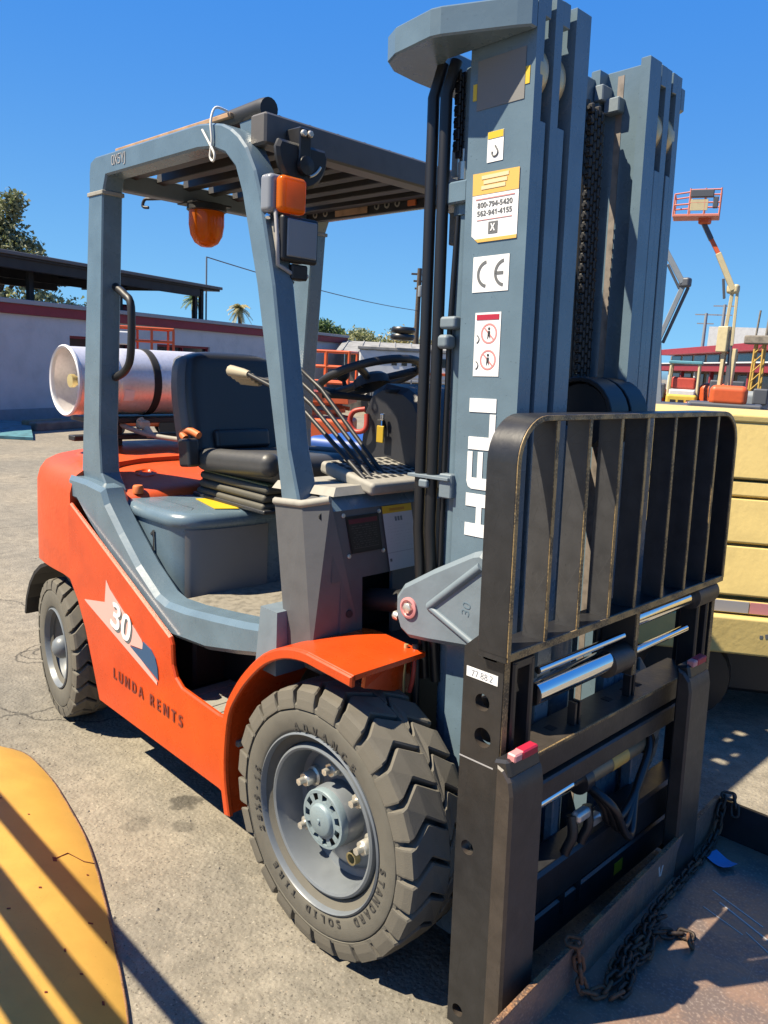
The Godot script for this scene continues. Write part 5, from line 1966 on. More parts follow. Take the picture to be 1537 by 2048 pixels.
	# brackets that hold the forks
	for sg in [1.0, -1.0]:
		s2 = sm()
		for k in [0.418, 0.480]:
			bx(s2, Vector3(0.465, 0.655, (k - 0.008) * sg), Vector3(0.520, 0.895, (k + 0.008) * sg), 0.004)
		bx(s2, Vector3(0.466, 0.876, 0.411 * sg), Vector3(0.519, 0.899, 0.487 * sg), 0.004)
		leaned(part("fork_bracket", s2, M.black, truck))
	s2 = sm()
	lathe(s2, [Vector2(0.0, -0.012), Vector2(0.050, -0.012), Vector2(0.053, 0.0), Vector2(0.050, 0.012), Vector2(0.030, 0.014), Vector2(0.0, 0.014)], disc_at(Vector3(0.455, 0.745, 0.470), Vector3(0, 0, 1)), 32)
	leaned(part("carriage_roller", s2, M.fork_steel, truck))

func forks() -> void:
	for q in [[0.445, 0.563], [-0.392, -0.262]]:
		var s := sm()
		var shank := [Vector2(0.536, 0.045), Vector2(1.45, 0.052), Vector2(1.45, 0.068), Vector2(0.62, 0.090), Vector2(0.592, 0.100), Vector2(0.582, 0.122), Vector2(0.580, 0.665), Vector2(0.574, 0.695), Vector2(0.556, 0.716), Vector2(0.536, 0.722)]
		var line := []
		for p in shank:
			# set in the leaning frame down to the heel, the blade lies level
			line.append(p if p.x > 0.6 else Vector2(p.x + 0.002 - (p.y - 0.05) * TILT, p.y))
		prism(s, line, q[0], q[1], 0.006, Transform3D(), true)
		var fork := part("fork", s, M.fork_steel, truck)
		s = sm()
		var mz: float = (q[0] + q[1]) * 0.5
		box(s, Vector3(0.527, 0.712, mz), Vector3(0.040, 0.040, 0.11), Basis(Vector3(0, 0, 1), 0.3), 0.006)
		part("fork_hook", s, M.black, fork)
		s = sm()
		box(s, Vector3(0.5385, 0.738, mz - 0.012), Vector3(0.024, 0.020, 0.055), Basis(), 0.003)
		part("red_lock", s, M.print_red, fork)
		s = sm()
		box(s, Vector3(0.5385, 0.738, mz + 0.028), Vector3(0.022, 0.018, 0.026), Basis(), 0.003)
		part("lock_pin", s, M.print_pale_red, fork)

# ---------------------------------------------------------------- ground and what stands round the yard
func ground_and_setting() -> void:
	var s := sm()
	var r := 300.0
	var c := [Vector3(-r, 0, -r), Vector3(r, 0, -r), Vector3(r, 0, r), Vector3(-r, 0, r)]
	for k in [0, 1, 2, 0, 2, 3]:
		s.set_normal(Vector3.UP)
		s.set_uv(Vector2(c[k].x, c[k].z))
		s.set_uv2((Vector2(c[k].x, c[k].z) - Vector2(-11.0, -9.0)) / 14.0)
		s.add_vertex(c[k])
	struct("ground", s, M.yard)

func foliage(s: SurfaceTool, blobs: Array, count: int, leaf: float, r: RandomNumberGenerator, droop := 0.0) -> void:
	# leaf sized faces spread through overlapping clumps, denser near their skins
	for b in blobs:
		var c: Vector3 = b[0]
		var rad: Vector3 = b[1]
		for i in int(count * b[2]):
			var d := Vector3(r.randfn(), r.randfn(), r.randfn()).normalized()
			var p := c + d * rad * pow(r.randf(), 0.45) * r.randf_range(0.75, 1.08)
			var a := Vector3(r.randfn(), r.randfn() - droop, r.randfn()).normalized()
			var e := a.cross(Vector3(r.randfn(), r.randfn(), r.randfn())).normalized()
			var l := leaf * r.randf_range(0.6, 1.4)
			var n := a.cross(e)
			vert(s, p, n)
			vert(s, p + a * l + e * l * 0.32, n)
			vert(s, p + a * l * 0.9 - e * l * 0.32, n)

func leafy_tree(called: String, label: String, at: Vector3, trunk_r: float, high: float, blobs: Array, count: int, leaf: float, m: Material, seed_no: int, group := "") -> Node3D:
	var t := thing(called, label, "tree", at, 0.0, group)
	var r := RandomNumberGenerator.new()
	r.seed = seed_no
	var s := sm()
	tube(s, [Vector3.ZERO, Vector3(0.05, high * 0.4, 0.03), Vector3(-0.05, high * 0.75, 0.06)], trunk_r, 9, trunk_r * 0.6)
	for b in blobs:
		tube(s, spline([Vector3(-0.03, high * 0.55, 0.05), Vector3(0, high * 0.7, 0).lerp(b[0], 0.4), b[0]], 3), trunk_r * 0.45, 6, trunk_r * 0.12)
	part("trunk", s, M.bark, t)
	s = sm()
	foliage(s, blobs, count, leaf, r)
	part("crown", s, m, t)
	return t

func palm(label: String, at: Vector3, high: float, spread: float, seed_no: int, m: Material) -> void:
	var t := thing("palm_tree", label, "palm tree", at, 0.0, "palms beyond the white building")
	var r := RandomNumberGenerator.new()
	r.seed = seed_no
	var s := sm()
	tube(s, [Vector3.ZERO, Vector3(0.06, high * 0.5, 0), Vector3(0.0, high, 0.05)], 0.20, 9, 0.14)
	part("trunk", s, M.bark, t)
	s = sm()
	for i in 34:
		var yaw := r.randf() * TAU
		var lift := r.randf_range(-0.75, 1.1)
		var dir := Vector3(cos(yaw) * cos(lift), sin(lift), sin(yaw) * cos(lift))
		var l := spread * r.randf_range(0.8, 1.1)
		var prev := Vector3(0, high, 0.05)
		for k in 6:
			var u := (k + 1) / 6.0
			var p := Vector3(0, high, 0.05) + dir * l * u + Vector3(0, -0.55 * l * u * u, 0)
			var along := (p - prev).normalized()
			var side := along.cross(Vector3.UP).normalized()
			for sg in [1.0, -1.0]:
				for j in 3:
					var q := prev.lerp(p, j / 3.0)
					var tip: Vector3 = q + side * sg * spread * 0.26 * (1.0 - 0.5 * u) + along * 0.12 * spread + Vector3(0, -0.10 * spread, 0)
					var n := (tip - q).cross(along).normalized()
					vert(s, q, n)
					vert(s, q + along * 0.07 * spread, n)
					vert(s, tip, n)
			prev = p
	part("crown", s, m, t)

func bars(s: SurfaceTool, list: Array, r: float, n := 6) -> void:
	for q in list:
		rod(s, q[0], q[1], r, n)

func background() -> void:
	# low white building along the far left of the yard; its own x runs away from the camera
	var turn := atan2(0.93645, -0.3508)
	var w := thing("white_building", "low white building with a dark red roof edge behind the gas cylinder", "building", Vector3(-12.547, 0, 0.306), turn)
	var s := sm()
	# wall with two window openings
	var open := [[5.72, 7.45, 0.95, 1.70], [8.31, 10.27, 0.92, 1.64]]
	var x0 := -3.0
	for o in open:
		bx(s, Vector3(x0, 0, -4.0), Vector3(o[0], 2.03, 0), 0.0)
		bx(s, Vector3(o[0], 0, -4.0), Vector3(o[1], o[2], 0), 0.0)
		bx(s, Vector3(o[0], o[3], -4.0), Vector3(o[1], 2.03, 0), 0.0)
		x0 = o[1]
	bx(s, Vector3(x0, 0, -4.0), Vector3(17.6, 2.03, 0), 0.0)
	part("wall", s, M.wall_white, w)
	for o in open:
		s = sm()
		bx(s, Vector3(o[0], o[2], -0.16), Vector3(o[1], o[3], -0.12), 0.0)
		var pane := part("window", s, M.window_dark, w)
		s = sm()
		for k in 3:
			var x: float = lerpf(o[0] + 0.02, o[1] - 0.02, k / 2.0)
			bx(s, Vector3(x - 0.02, o[2], -0.12), Vector3(x + 0.02, o[3], -0.06), 0.0)
		bx(s, Vector3(o[0], o[3] - 0.05, -0.115), Vector3(o[1], o[3], -0.05), 0.0)
		part("window_frame", s, M.fascia_red, pane)
	s = sm()
	bx(s, Vector3(-3.0, 2.032, -4.1), Vector3(17.66, 2.215, 0.06), 0.004)
	part("roof_edge", s, M.fascia_red, w)
	s = sm()
	bx(s, Vector3(-3.0, 2.217, -4.15), Vector3(17.70, 2.30, 0.10), 0.006)
	part("coping", s, M.coping, w)
	s = sm()
	bx(s, Vector3(-3.0, 0.0, 0.002), Vector3(17.6, 0.28, 0.012), 0.002)
	part("painted_plinth", s, M.boom_grey, w)
	# open dark canopy standing on and behind that roof
	var c := thing("roof_canopy", "long black open canopy on posts above the white building's roof", "canopy", Vector3(-12.547, 0, 0.306), turn)
	s = sm()
	var cb := Basis(Vector3(1, 0, 0), 0.02)
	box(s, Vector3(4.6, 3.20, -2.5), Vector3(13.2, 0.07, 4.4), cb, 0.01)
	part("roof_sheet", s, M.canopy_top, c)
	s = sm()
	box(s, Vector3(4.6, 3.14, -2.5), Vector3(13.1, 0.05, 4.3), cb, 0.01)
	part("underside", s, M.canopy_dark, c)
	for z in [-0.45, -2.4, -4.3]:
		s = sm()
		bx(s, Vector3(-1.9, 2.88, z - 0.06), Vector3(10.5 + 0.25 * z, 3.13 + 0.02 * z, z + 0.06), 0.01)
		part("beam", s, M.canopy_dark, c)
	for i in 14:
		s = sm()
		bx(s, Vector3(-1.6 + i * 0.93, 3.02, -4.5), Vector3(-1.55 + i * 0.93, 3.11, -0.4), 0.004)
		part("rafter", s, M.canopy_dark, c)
	for q in [[5.66, -1.0], [5.95, -1.3], [6.37, -3.0], [8.20, -1.0], [8.9, -2.4], [10.94, -1.0], [11.2, -1.0], [2.5, -1.0]]:
		s = sm()
		bx(s, Vector3(q[0] - 0.05, 2.28, q[1] - 0.05), Vector3(q[0] + 0.05, 3.12, q[1] + 0.05), 0.004)
		part("post", s, M.canopy_dark, c)
	s = sm()
	rbox(s, Vector3(8.95, 2.42, -1.6), Vector3(0.5, 0.26, 0.4), 0.1)
	part("roof_vent", s, M.fascia_red, c)
	# service mast at the canopy end and the wire strung from it to the pole
	var wm := thing("wire_mast", "thin steel mast at the canopy end holding up a wire", "mast", Vector3(-17.35, 0, -9.95))
	s = sm()
	tube(s, [Vector3(0, 2.2, 0), Vector3(0, 3.98, 0)], 0.022, 6)
	rod(s, Vector3(0, 3.15, 0), Vector3(0.3, 3.05, 0.5), 0.015)
	part("tube", s, M.grey_steel, wm)
	var up := thing("utility_pole", "brown wooden utility pole with short crossarms behind the steering wheel", "pole", Vector3(-25.98, 0, -27.38))
	s = sm()
	tube(s, [Vector3(0, 0, 0), Vector3(0.02, 6.05, 0.05)], 0.15, 10, 0.11)
	part("post", s, M.pole_wood, up)
	for q in [[5.78, 0.42], [5.45, 0.30], [5.1, 0.22]]:
		s = sm()
		box(s, Vector3(0.0, q[0], 0.0), Vector3(q[1] * 2.0, 0.09, 0.09), Basis(Vector3(0, 1, 0), 0.76), 0.01)
		part("crossarm", s, M.pole_wood, up)
	s = sm()
	lathe(s, [Vector2(0.14, 0.0), Vector2(0.15, 0.05), Vector2(0.15, 0.5), Vector2(0.0, 0.55)], disc_at(Vector3(0.22, 4.7, 0.1), Vector3(0, 1, 0)), 12)
	part("transformer", s, M.boom_grey, up)
	var wire := []
	for k in 25:
		var u := k / 24.0
		var p := Vector3(-17.35, 3.97, -9.95).lerp(Vector3(-25.97, 4.05, -27.36), u)
		p.y -= 0.45 * 4.0 * u * (1.0 - u) * 0.35
		wire.append(p)
	s = sm()
	tube(s, wire, 0.016, 5)
	tag(part("overhead_wire", s, M.boom_dark, self), "thin dark wire sagging from the canopy mast to the wooden pole", "wire")
	# trees
	leafy_tree("tree", "grey green airy tree rising behind the black canopy", Vector3(-27.3, 0, -8.1), 0.22, 4.6, [[Vector3(0.5, 4.3, -0.5), Vector3(1.05, 0.95, 1.05), 0.8], [Vector3(0.2, 5.2, -0.1), Vector3(0.75, 0.8, 0.75), 0.5], [Vector3(0.6, 5.95, -0.4), Vector3(0.4, 0.5, 0.4), 0.2], [Vector3(0.9, 3.7, -1.0), Vector3(0.8, 0.5, 0.8), 0.35], [Vector3(-0.6, 4.3, 1.0), Vector3(1.3, 1.2, 1.3), 0.7]], 2600, 0.16, M.leaf_olive, 41)
	leafy_tree("low_tree", "pale green low bush glimpsed below the black canopy", Vector3(-26.5, 0, -8.9), 0.12, 2.6, [[Vector3(0, 2.7, 0), Vector3(1.4, 0.7, 1.4), 1.0], [Vector3(0.6, 2.4, -1.3), Vector3(1.0, 0.7, 1.0), 0.6]], 2200, 0.14, M.leaf_pale, 42)
	var g := "trees along the far side of the yard"
	leafy_tree("far_tree", "dark green tree over the red roof end, left of the grey roof", Vector3(-33.0, 0, -27.2), 0.2, 2.7, [[Vector3(0, 3.2, 0), Vector3(0.7, 0.42, 0.7), 1.0], [Vector3(0.5, 2.9, -0.6), Vector3(0.6, 0.4, 0.6), 0.6]], 1300, 0.15, M.leaf_green, 43, g)
	leafy_tree("far_tree", "yellow green bushy tree standing above the grey shed roof", Vector3(-31.6, 0, -28.8), 0.2, 2.3, [[Vector3(0, 2.7, 0), Vector3(1.0, 0.62, 1.0), 1.0], [Vector3(-0.6, 2.4, 0.8), Vector3(0.8, 0.5, 0.8), 0.6], [Vector3(0.9, 2.4, -0.6), Vector3(0.9, 0.5, 0.9), 0.6]], 1500, 0.15, M.leaf_pale, 44, g)
	leafy_tree("far_tree", "dry olive tree behind the stacked tyres and the wooden pole", Vector3(-30.0, 0, -30.6), 0.2, 2.4, [[Vector3(0, 2.7, 0), Vector3(1.3, 0.75, 1.3), 1.0], [Vector3(1.3, 2.4, -1.2), Vector3(1.1, 0.6, 1.1), 0.7]], 1500, 0.15, M.leaf_dry, 45, g)
	palm("tall dark palm seen through the canopy's end posts", Vector3(-49.9, 0, -29.34), 5.2, 0.85, 51, M.leaf_green)
	palm("pale dry palm standing clear right of the canopy", Vector3(-48.1, 0, -32.1), 4.75, 1.05, 52, M.leaf_dry)
	# grey roofed shed with tyres on it, white trailer, fences
	var sh := thing("grey_shed", "long weathered shed with a pale grey roof behind the steering wheel", "shed", Vector3(-16.5, 0, -14.2), 0.78)
	s = sm()
	bx(s, Vector3(0, 0, -3.0), Vector3(4.0, 1.70, 0), 0.01)
	part("wall", s, M.wood_grey, sh)
	s = sm()
	hexa(s, [Vector3(-0.25, 1.68, 0.25), Vector3(4.2, 1.68, 0.25), Vector3(4.2, 2.06, -3.2), Vector3(-0.25, 2.06, -3.2), Vector3(-0.25, 1.76, 0.25), Vector3(4.2, 1.76, 0.25), Vector3(4.2, 2.14, -3.2), Vector3(-0.25, 2.14, -3.2)])
	var roof := part("roof", s, M.roof_grey, sh)
	for i in 9:
		s = sm()
		var xx := -0.1 + i * 0.52
		hexa(s, [Vector3(xx, 1.755, 0.26), Vector3(xx + 0.04, 1.755, 0.26), Vector3(xx + 0.04, 2.135, -3.2), Vector3(xx, 2.135, -3.2), Vector3(xx, 1.785, 0.26), Vector3(xx + 0.04, 1.785, 0.26), Vector3(xx + 0.04, 2.165, -3.2), Vector3(xx, 2.165, -3.2)])
		part("roof_batten", s, M.roof_grey, roof)
	for k in 2:
		s = sm()
		lathe(s, [Vector2(0.16, 0.0), Vector2(0.30, 0.01), Vector2(0.335, 0.05), Vector2(0.335, 0.13), Vector2(0.30, 0.17), Vector2(0.16, 0.18), Vector2(0.16, 0.0)], Transform3D(), 30)
		var ty := part("spare_tyre", s, M.hose, self)
		ty.transform = disc_at(Vector3(-14.0 + 0.02 * k, 2.10 + 0.185 * k, -14.05), Vector3(0, 1, 0))
		tag(ty, ["black tyre lying flat on the shed roof, under another tyre", "black tyre lying on top of the lower tyre on the shed roof"][k], "tyre", "tyres stacked on the shed roof")
	var tr := thing("white_trailer", "white trailer with a row of small dark windows beside the mast", "trailer", Vector3(-14.6, 0, -13.5), 0.78)
	s = sm()
	rbox(s, Vector3(0.95, 1.40, -0.6), Vector3(2.6, 0.86, 1.2), 0.06)
	part("body", s, M.trailer_white, tr)
	s = sm()
	bx(s, Vector3(-0.4, 1.82, -1.25), Vector3(2.3, 1.90, 0.06), 0.01)
	part("roof", s, M.roof_grey, tr)
	for k in 6:
		s = sm()
		bx(s, Vector3(0.55 + k * 0.28, 1.42, 0.0), Vector3(0.70 + k * 0.28, 1.66, 0.015), 0.002)
		part("window", s, M.window_dark, tr)
	s = sm()
	bx(s, Vector3(1.0, 1.20, 0.0), Vector3(2.1, 1.27, 0.02), 0.002)
	part("orange_stripe", s, M.lift_orange, tr)
	for x in [0.1, 1.9]:
		s = sm()
		lathe(s, [Vector2(0.16, -0.09), Vector2(0.32, -0.09), Vector2(0.36, -0.05), Vector2(0.36, 0.05), Vector2(0.32, 0.09), Vector2(0.16, 0.09)], Transform3D(Basis(), Vector3(x, 0.36, -0.1)), 22)
		bx(s, Vector3(x - 0.1, 0.3, -1.0), Vector3(x + 0.1, 1.0, -0.2), 0.01)
		part("wheel", s, M.hose, tr)
	var fe := thing("mesh_fence", "grey rail fence standing in front of the white trailer", "fence", Vector3(-11.0, 0, -10.6), 0.78)
	for k in 13:
		s = sm()
		bx(s, Vector3(-0.4 + k * 0.22, 0.72, -0.012), Vector3(-0.37 + k * 0.22, 1.14, 0.012), 0.0)
		part("picket", s, M.roof_grey, fe)
	for k in 3:
		s = sm()
		bx(s, Vector3(-0.35 + k * 1.2, 0.0, -0.03), Vector3(-0.30 + k * 1.2, 1.2, 0.03), 0.0)
		part("post", s, M.roof_grey, fe)
	s = sm()
	bx(s, Vector3(-0.45, 1.14, -0.02), Vector3(2.4, 1.19, 0.02), 0.0)
	bx(s, Vector3(-0.45, 0.72, -0.02), Vector3(2.4, 0.76, 0.02), 0.0)
	part("rail", s, M.roof_grey, fe)
	scissor_lift("orange scissor lift platform with bent rails, seen behind the steering wheel", Vector3(-8.15, 0, -5.5), 0.66, 0.92, 0.70, 1.0)
	scissor_lift("orange platform rails of a lift parked before the white building, above the gas cylinder", Vector3(-11.3, 0, -4.3), 1.18, 1.20, 0.66, 1.05)
	# things lying at the foot of the white building
	s = sm()
	hexa(s, [Vector3(-14.2, 0.004, -3.0), Vector3(-13.3, 0.004, -3.75), Vector3(-11.35, 0.004, -3.05), Vector3(-11.8, 0.004, -2.6), Vector3(-14.2, 0.13, -3.0), Vector3(-13.3, 0.10, -3.75), Vector3(-11.35, 0.05, -3.05), Vector3(-11.8, 0.05, -2.6)])
	tag(part("teal_board", s, M.sheet_teal, self), "flat teal painted board lying on the ground near the white wall", "board")
	for q in [[Vector3(-13.35, 0.09, -4.6), "weathered tan timber lying along the foot of the white wall", 2.3], [Vector3(-13.0, 0.07, -4.15), "shorter dark timber lying in front of the long tan one", 1.2]]:
		s = sm()
		box(s, Vector3.ZERO, Vector3(q[2], 0.16, 0.20), Basis(Vector3(0, 1, 0), turn), 0.02)
		var lg := part("timber", s, M.timber if q[2] > 2.0 else M.wood_grey, self)
		lg.position = q[0]
		tag(lg, q[1], "timber")
	# machine parked beyond the forklift's left side: a beige tank under a blue seat
	var cart := thing("yard_cart", "small beige cart with a bright blue seat behind the control levers", "cart", Vector3(-1.95, 0, -1.35), 0.3)
	s = sm()
	rbox(s, Vector3(0.25, 0.80, 0.1), Vector3(1.0, 0.40, 0.62), 0.06)
	part("body", s, M.cream_paint, cart)
	s = sm()
	rbox(s, Vector3(0.25, 1.045, 0.12), Vector3(0.78, 0.11, 0.56), 0.045)
	part("seat", s, M.blue_seat, cart)
	for x in [-0.15, 0.65]:
		for z in [-0.2, 0.36]:
			s = sm()
			lathe(s, [Vector2(0.10, -0.07), Vector2(0.26, -0.07), Vector2(0.30, -0.03), Vector2(0.30, 0.03), Vector2(0.26, 0.07), Vector2(0.10, 0.07), Vector2(0.10, -0.07)], Transform3D(Basis(), Vector3(x, 0.30, z)), 22)
			bx(s, Vector3(x - 0.04, 0.26, minf(z, 0.1)), Vector3(x + 0.04, 0.34, maxf(z, 0.1)), 0.0)
			part("wheel", s, M.hose, cart)
	s = sm()
	bx(s, Vector3(-0.25, 0.42, -0.18), Vector3(0.75, 0.62, 0.38), 0.02)
	part("frame", s, M.black_plain, cart)
	# tan trailer beyond the dash
	var tan_t := thing("cream_tank", "cream painted machine cover seen right of the steering column", "machine", Vector3(-5.4, 0, -4.9), 0.78)
	s = sm()
	rbox(s, Vector3(0.9, 0.72, -0.5), Vector3(1.7, 0.92, 1.0), 0.10)
	part("cover", s, M.cream_paint, tan_t)
	s = sm()
	bx(s, Vector3(0.15, 0.0, -0.9), Vector3(1.65, 0.28, -0.1), 0.02)
	part("skid", s, M.black_plain, tan_t)
	s = sm()
	bx(s, Vector3(0.10, 0.70, -0.005), Vector3(1.70, 0.715, 0.004), 0.0)
	part("seam", s, M.canopy_dark, tan_t)
	cream_machine()
	right_side()

func scissor_lift(label: String, at: Vector3, turn: float, deck: float, rail: float, long: float) -> void:
	var t := thing("scissor_lift", label, "scissor lift", at, turn, "orange platform lifts in the yard")
	var s := sm()
	rbox(s, Vector3(long * 0.5, 0.42, -0.35), Vector3(long * 1.1, 0.42, 0.72), 0.06)
	part("chassis", s, M.lift_orange, t)
	for q in [[0.05, 0.0], [long * 0.95, 0.0], [0.05, -0.7], [long * 0.95, -0.7]]:
		s = sm()
		lathe(s, [Vector2(0.0, -0.05), Vector2(0.19, -0.05), Vector2(0.20, -0.02), Vector2(0.20, 0.05), Vector2(0.0, 0.05)], Transform3D(Basis(), Vector3(q[0], 0.20, q[1])), 18)
		part("wheel", s, M.hose, t)
	for k in 2:
		for sg in [1.0, -1.0]:
			s = sm()
			var y0 := 0.62 + k * (deck - 0.64) * 0.5
			var y1 := 0.62 + (k + 1) * (deck - 0.64) * 0.5
			box(s, Vector3(long * 0.5, (y0 + y1) * 0.5, -0.35 + 0.2 * sg), Vector3(long * 0.9, 0.06, 0.04), Basis(Vector3(0, 0, 1), atan2(y1 - y0, long * 0.9) * sg), 0.004)
			part("scissor_arm", s, M.lift_orange, t)
	s = sm()
	bx(s, Vector3(-0.02, deck - 0.06, -0.72), Vector3(long + 0.02, deck + 0.10, 0.02), 0.01)
	part("deck", s, M.lift_orange, t)
	for q in [[0.0, 0.0], [long * 0.33, 0.0], [long * 0.66, 0.0], [long, 0.0], [0.0, -0.7], [long * 0.5, -0.7], [long, -0.7]]:
		s = sm()
		rod(s, Vector3(q[0], deck, q[1]), Vector3(q[0], deck + rail, q[1]), 0.022)
		part("rail_post", s, M.lift_orange, t)
	for y in [0.35, 0.68, 1.0]:
		s = sm()
		bars(s, [[Vector3(0, deck + rail * y, 0), Vector3(long, deck + rail * y, 0)], [Vector3(0, deck + rail * y, -0.7), Vector3(long, deck + rail * y, -0.7)], [Vector3(0, deck + rail * y, 0), Vector3(0, deck + rail * y, -0.7)], [Vector3(long, deck + rail * y, 0), Vector3(long, deck + rail * y, -0.7)]], 0.022)
		part("rail", s, M.lift_orange, t)
	s = sm()
	rbox(s, Vector3(long * 0.25, deck + rail * 0.72, 0.06), Vector3(0.24, 0.22, 0.12), 0.03)
	part("control_box", s, M.trailer_white, t)

func cream_machine() -> void:
	var t := thing("cream_machine", "big cream steel machine housing with horizontal seams behind the load backrest", "machine", Vector3(-0.16, 0, -1.34), 0.62)
	var face := Basis(Vector3(1, 0, 0), -0.30)
	var wide := 3.0
	var s := sm()
	prism(s, [Vector2(0.95, 0.40), Vector2(0.95, 1.33), Vector2(0.29, 1.33), Vector2(0.04, 0.52), Vector2(0.04, 0.40)], 0.0, wide, 0.004, Transform3D(Basis(Vector3(0, 0, -1), Vector3(0, 1, 0), Vector3(1, 0, 0)), Vector3.ZERO))
	part("core", s, M.cream_paint, t)
	for q in [[1.083, 1.325, 0.0], [1.008, 1.072, -0.012], [0.815, 1.000, 0.0], [0.600, 0.803, 0.004]]:
		s = sm()
		var mid: float = (q[0] + q[1]) * 0.5
		rbox(s, Vector3(wide * 0.5, mid, -0.05 - (mid - 0.60) * 0.31 + q[2]), Vector3(wide, (q[1] - q[0]) * 1.04, 0.10), 0.008, face)
		part("panel", s, M.cream_paint, t)
	s = sm()
	rbox(s, Vector3(wide * 0.5, 1.352, -0.60), Vector3(wide + 0.05, 0.035, 0.76), 0.010)
	part("lid", s, M.cream_paint, t)
	s = sm()
	bx(s, Vector3(0, 0.535, -0.95), Vector3(wide, 0.592, -0.004), 0.003)
	var band := part("band", s, M.cream_paint, t)
	for k in 14:
		s = sm()
		var x := 0.06 + k * 0.205
		bx(s, Vector3(x, 0.540, -0.004), Vector3(x + 0.20, 0.588, 0.0), 0.0)
		part("reflective_strip", s, M.print_pale_red if k % 2 == 0 else M.coping, band)
	s = sm()
	rbox(s, Vector3(wide * 0.5, 0.445, -0.46), Vector3(wide + 0.04, 0.165, 0.99), 0.012)
	var sill := part("sill", s, M.cream_paint, t)
	s = sm()
	for k in 9:
		box(s, Vector3(0.52 + k * 0.022, 0.452 + 0.004 * (k % 3), 0.0355), Vector3(0.012, 0.014 + 0.006 * (k % 2), 0.002), Basis(Vector3(0, 0, 1), 0.2 * (k % 3)), 0.0)
	part("paint_chip", s, M.print_grey, sill)
	letters("stencil_mark", "S", 0.075, M.print_grey, t, Vector3(0.62, 1.215, -0.188), face, false, 0.001)
	s = sm()
	bx(s, Vector3(0.05, 0.12, -0.85), Vector3(wide - 0.05, 0.38, -0.16), 0.02)
	part("underframe", s, M.black_plain, t)
	for x in [0.25, 1.35, 2.6]:
		s = sm()
		lathe(s, [Vector2(0.08, -0.08), Vector2(0.19, -0.08), Vector2(0.21, -0.03), Vector2(0.21, 0.03), Vector2(0.19, 0.08), Vector2(0.08, 0.08), Vector2(0.08, -0.08)], Transform3D(Basis(), Vector3(x, 0.21, -0.12)), 24)
		part("wheel", s, M.hose, t)

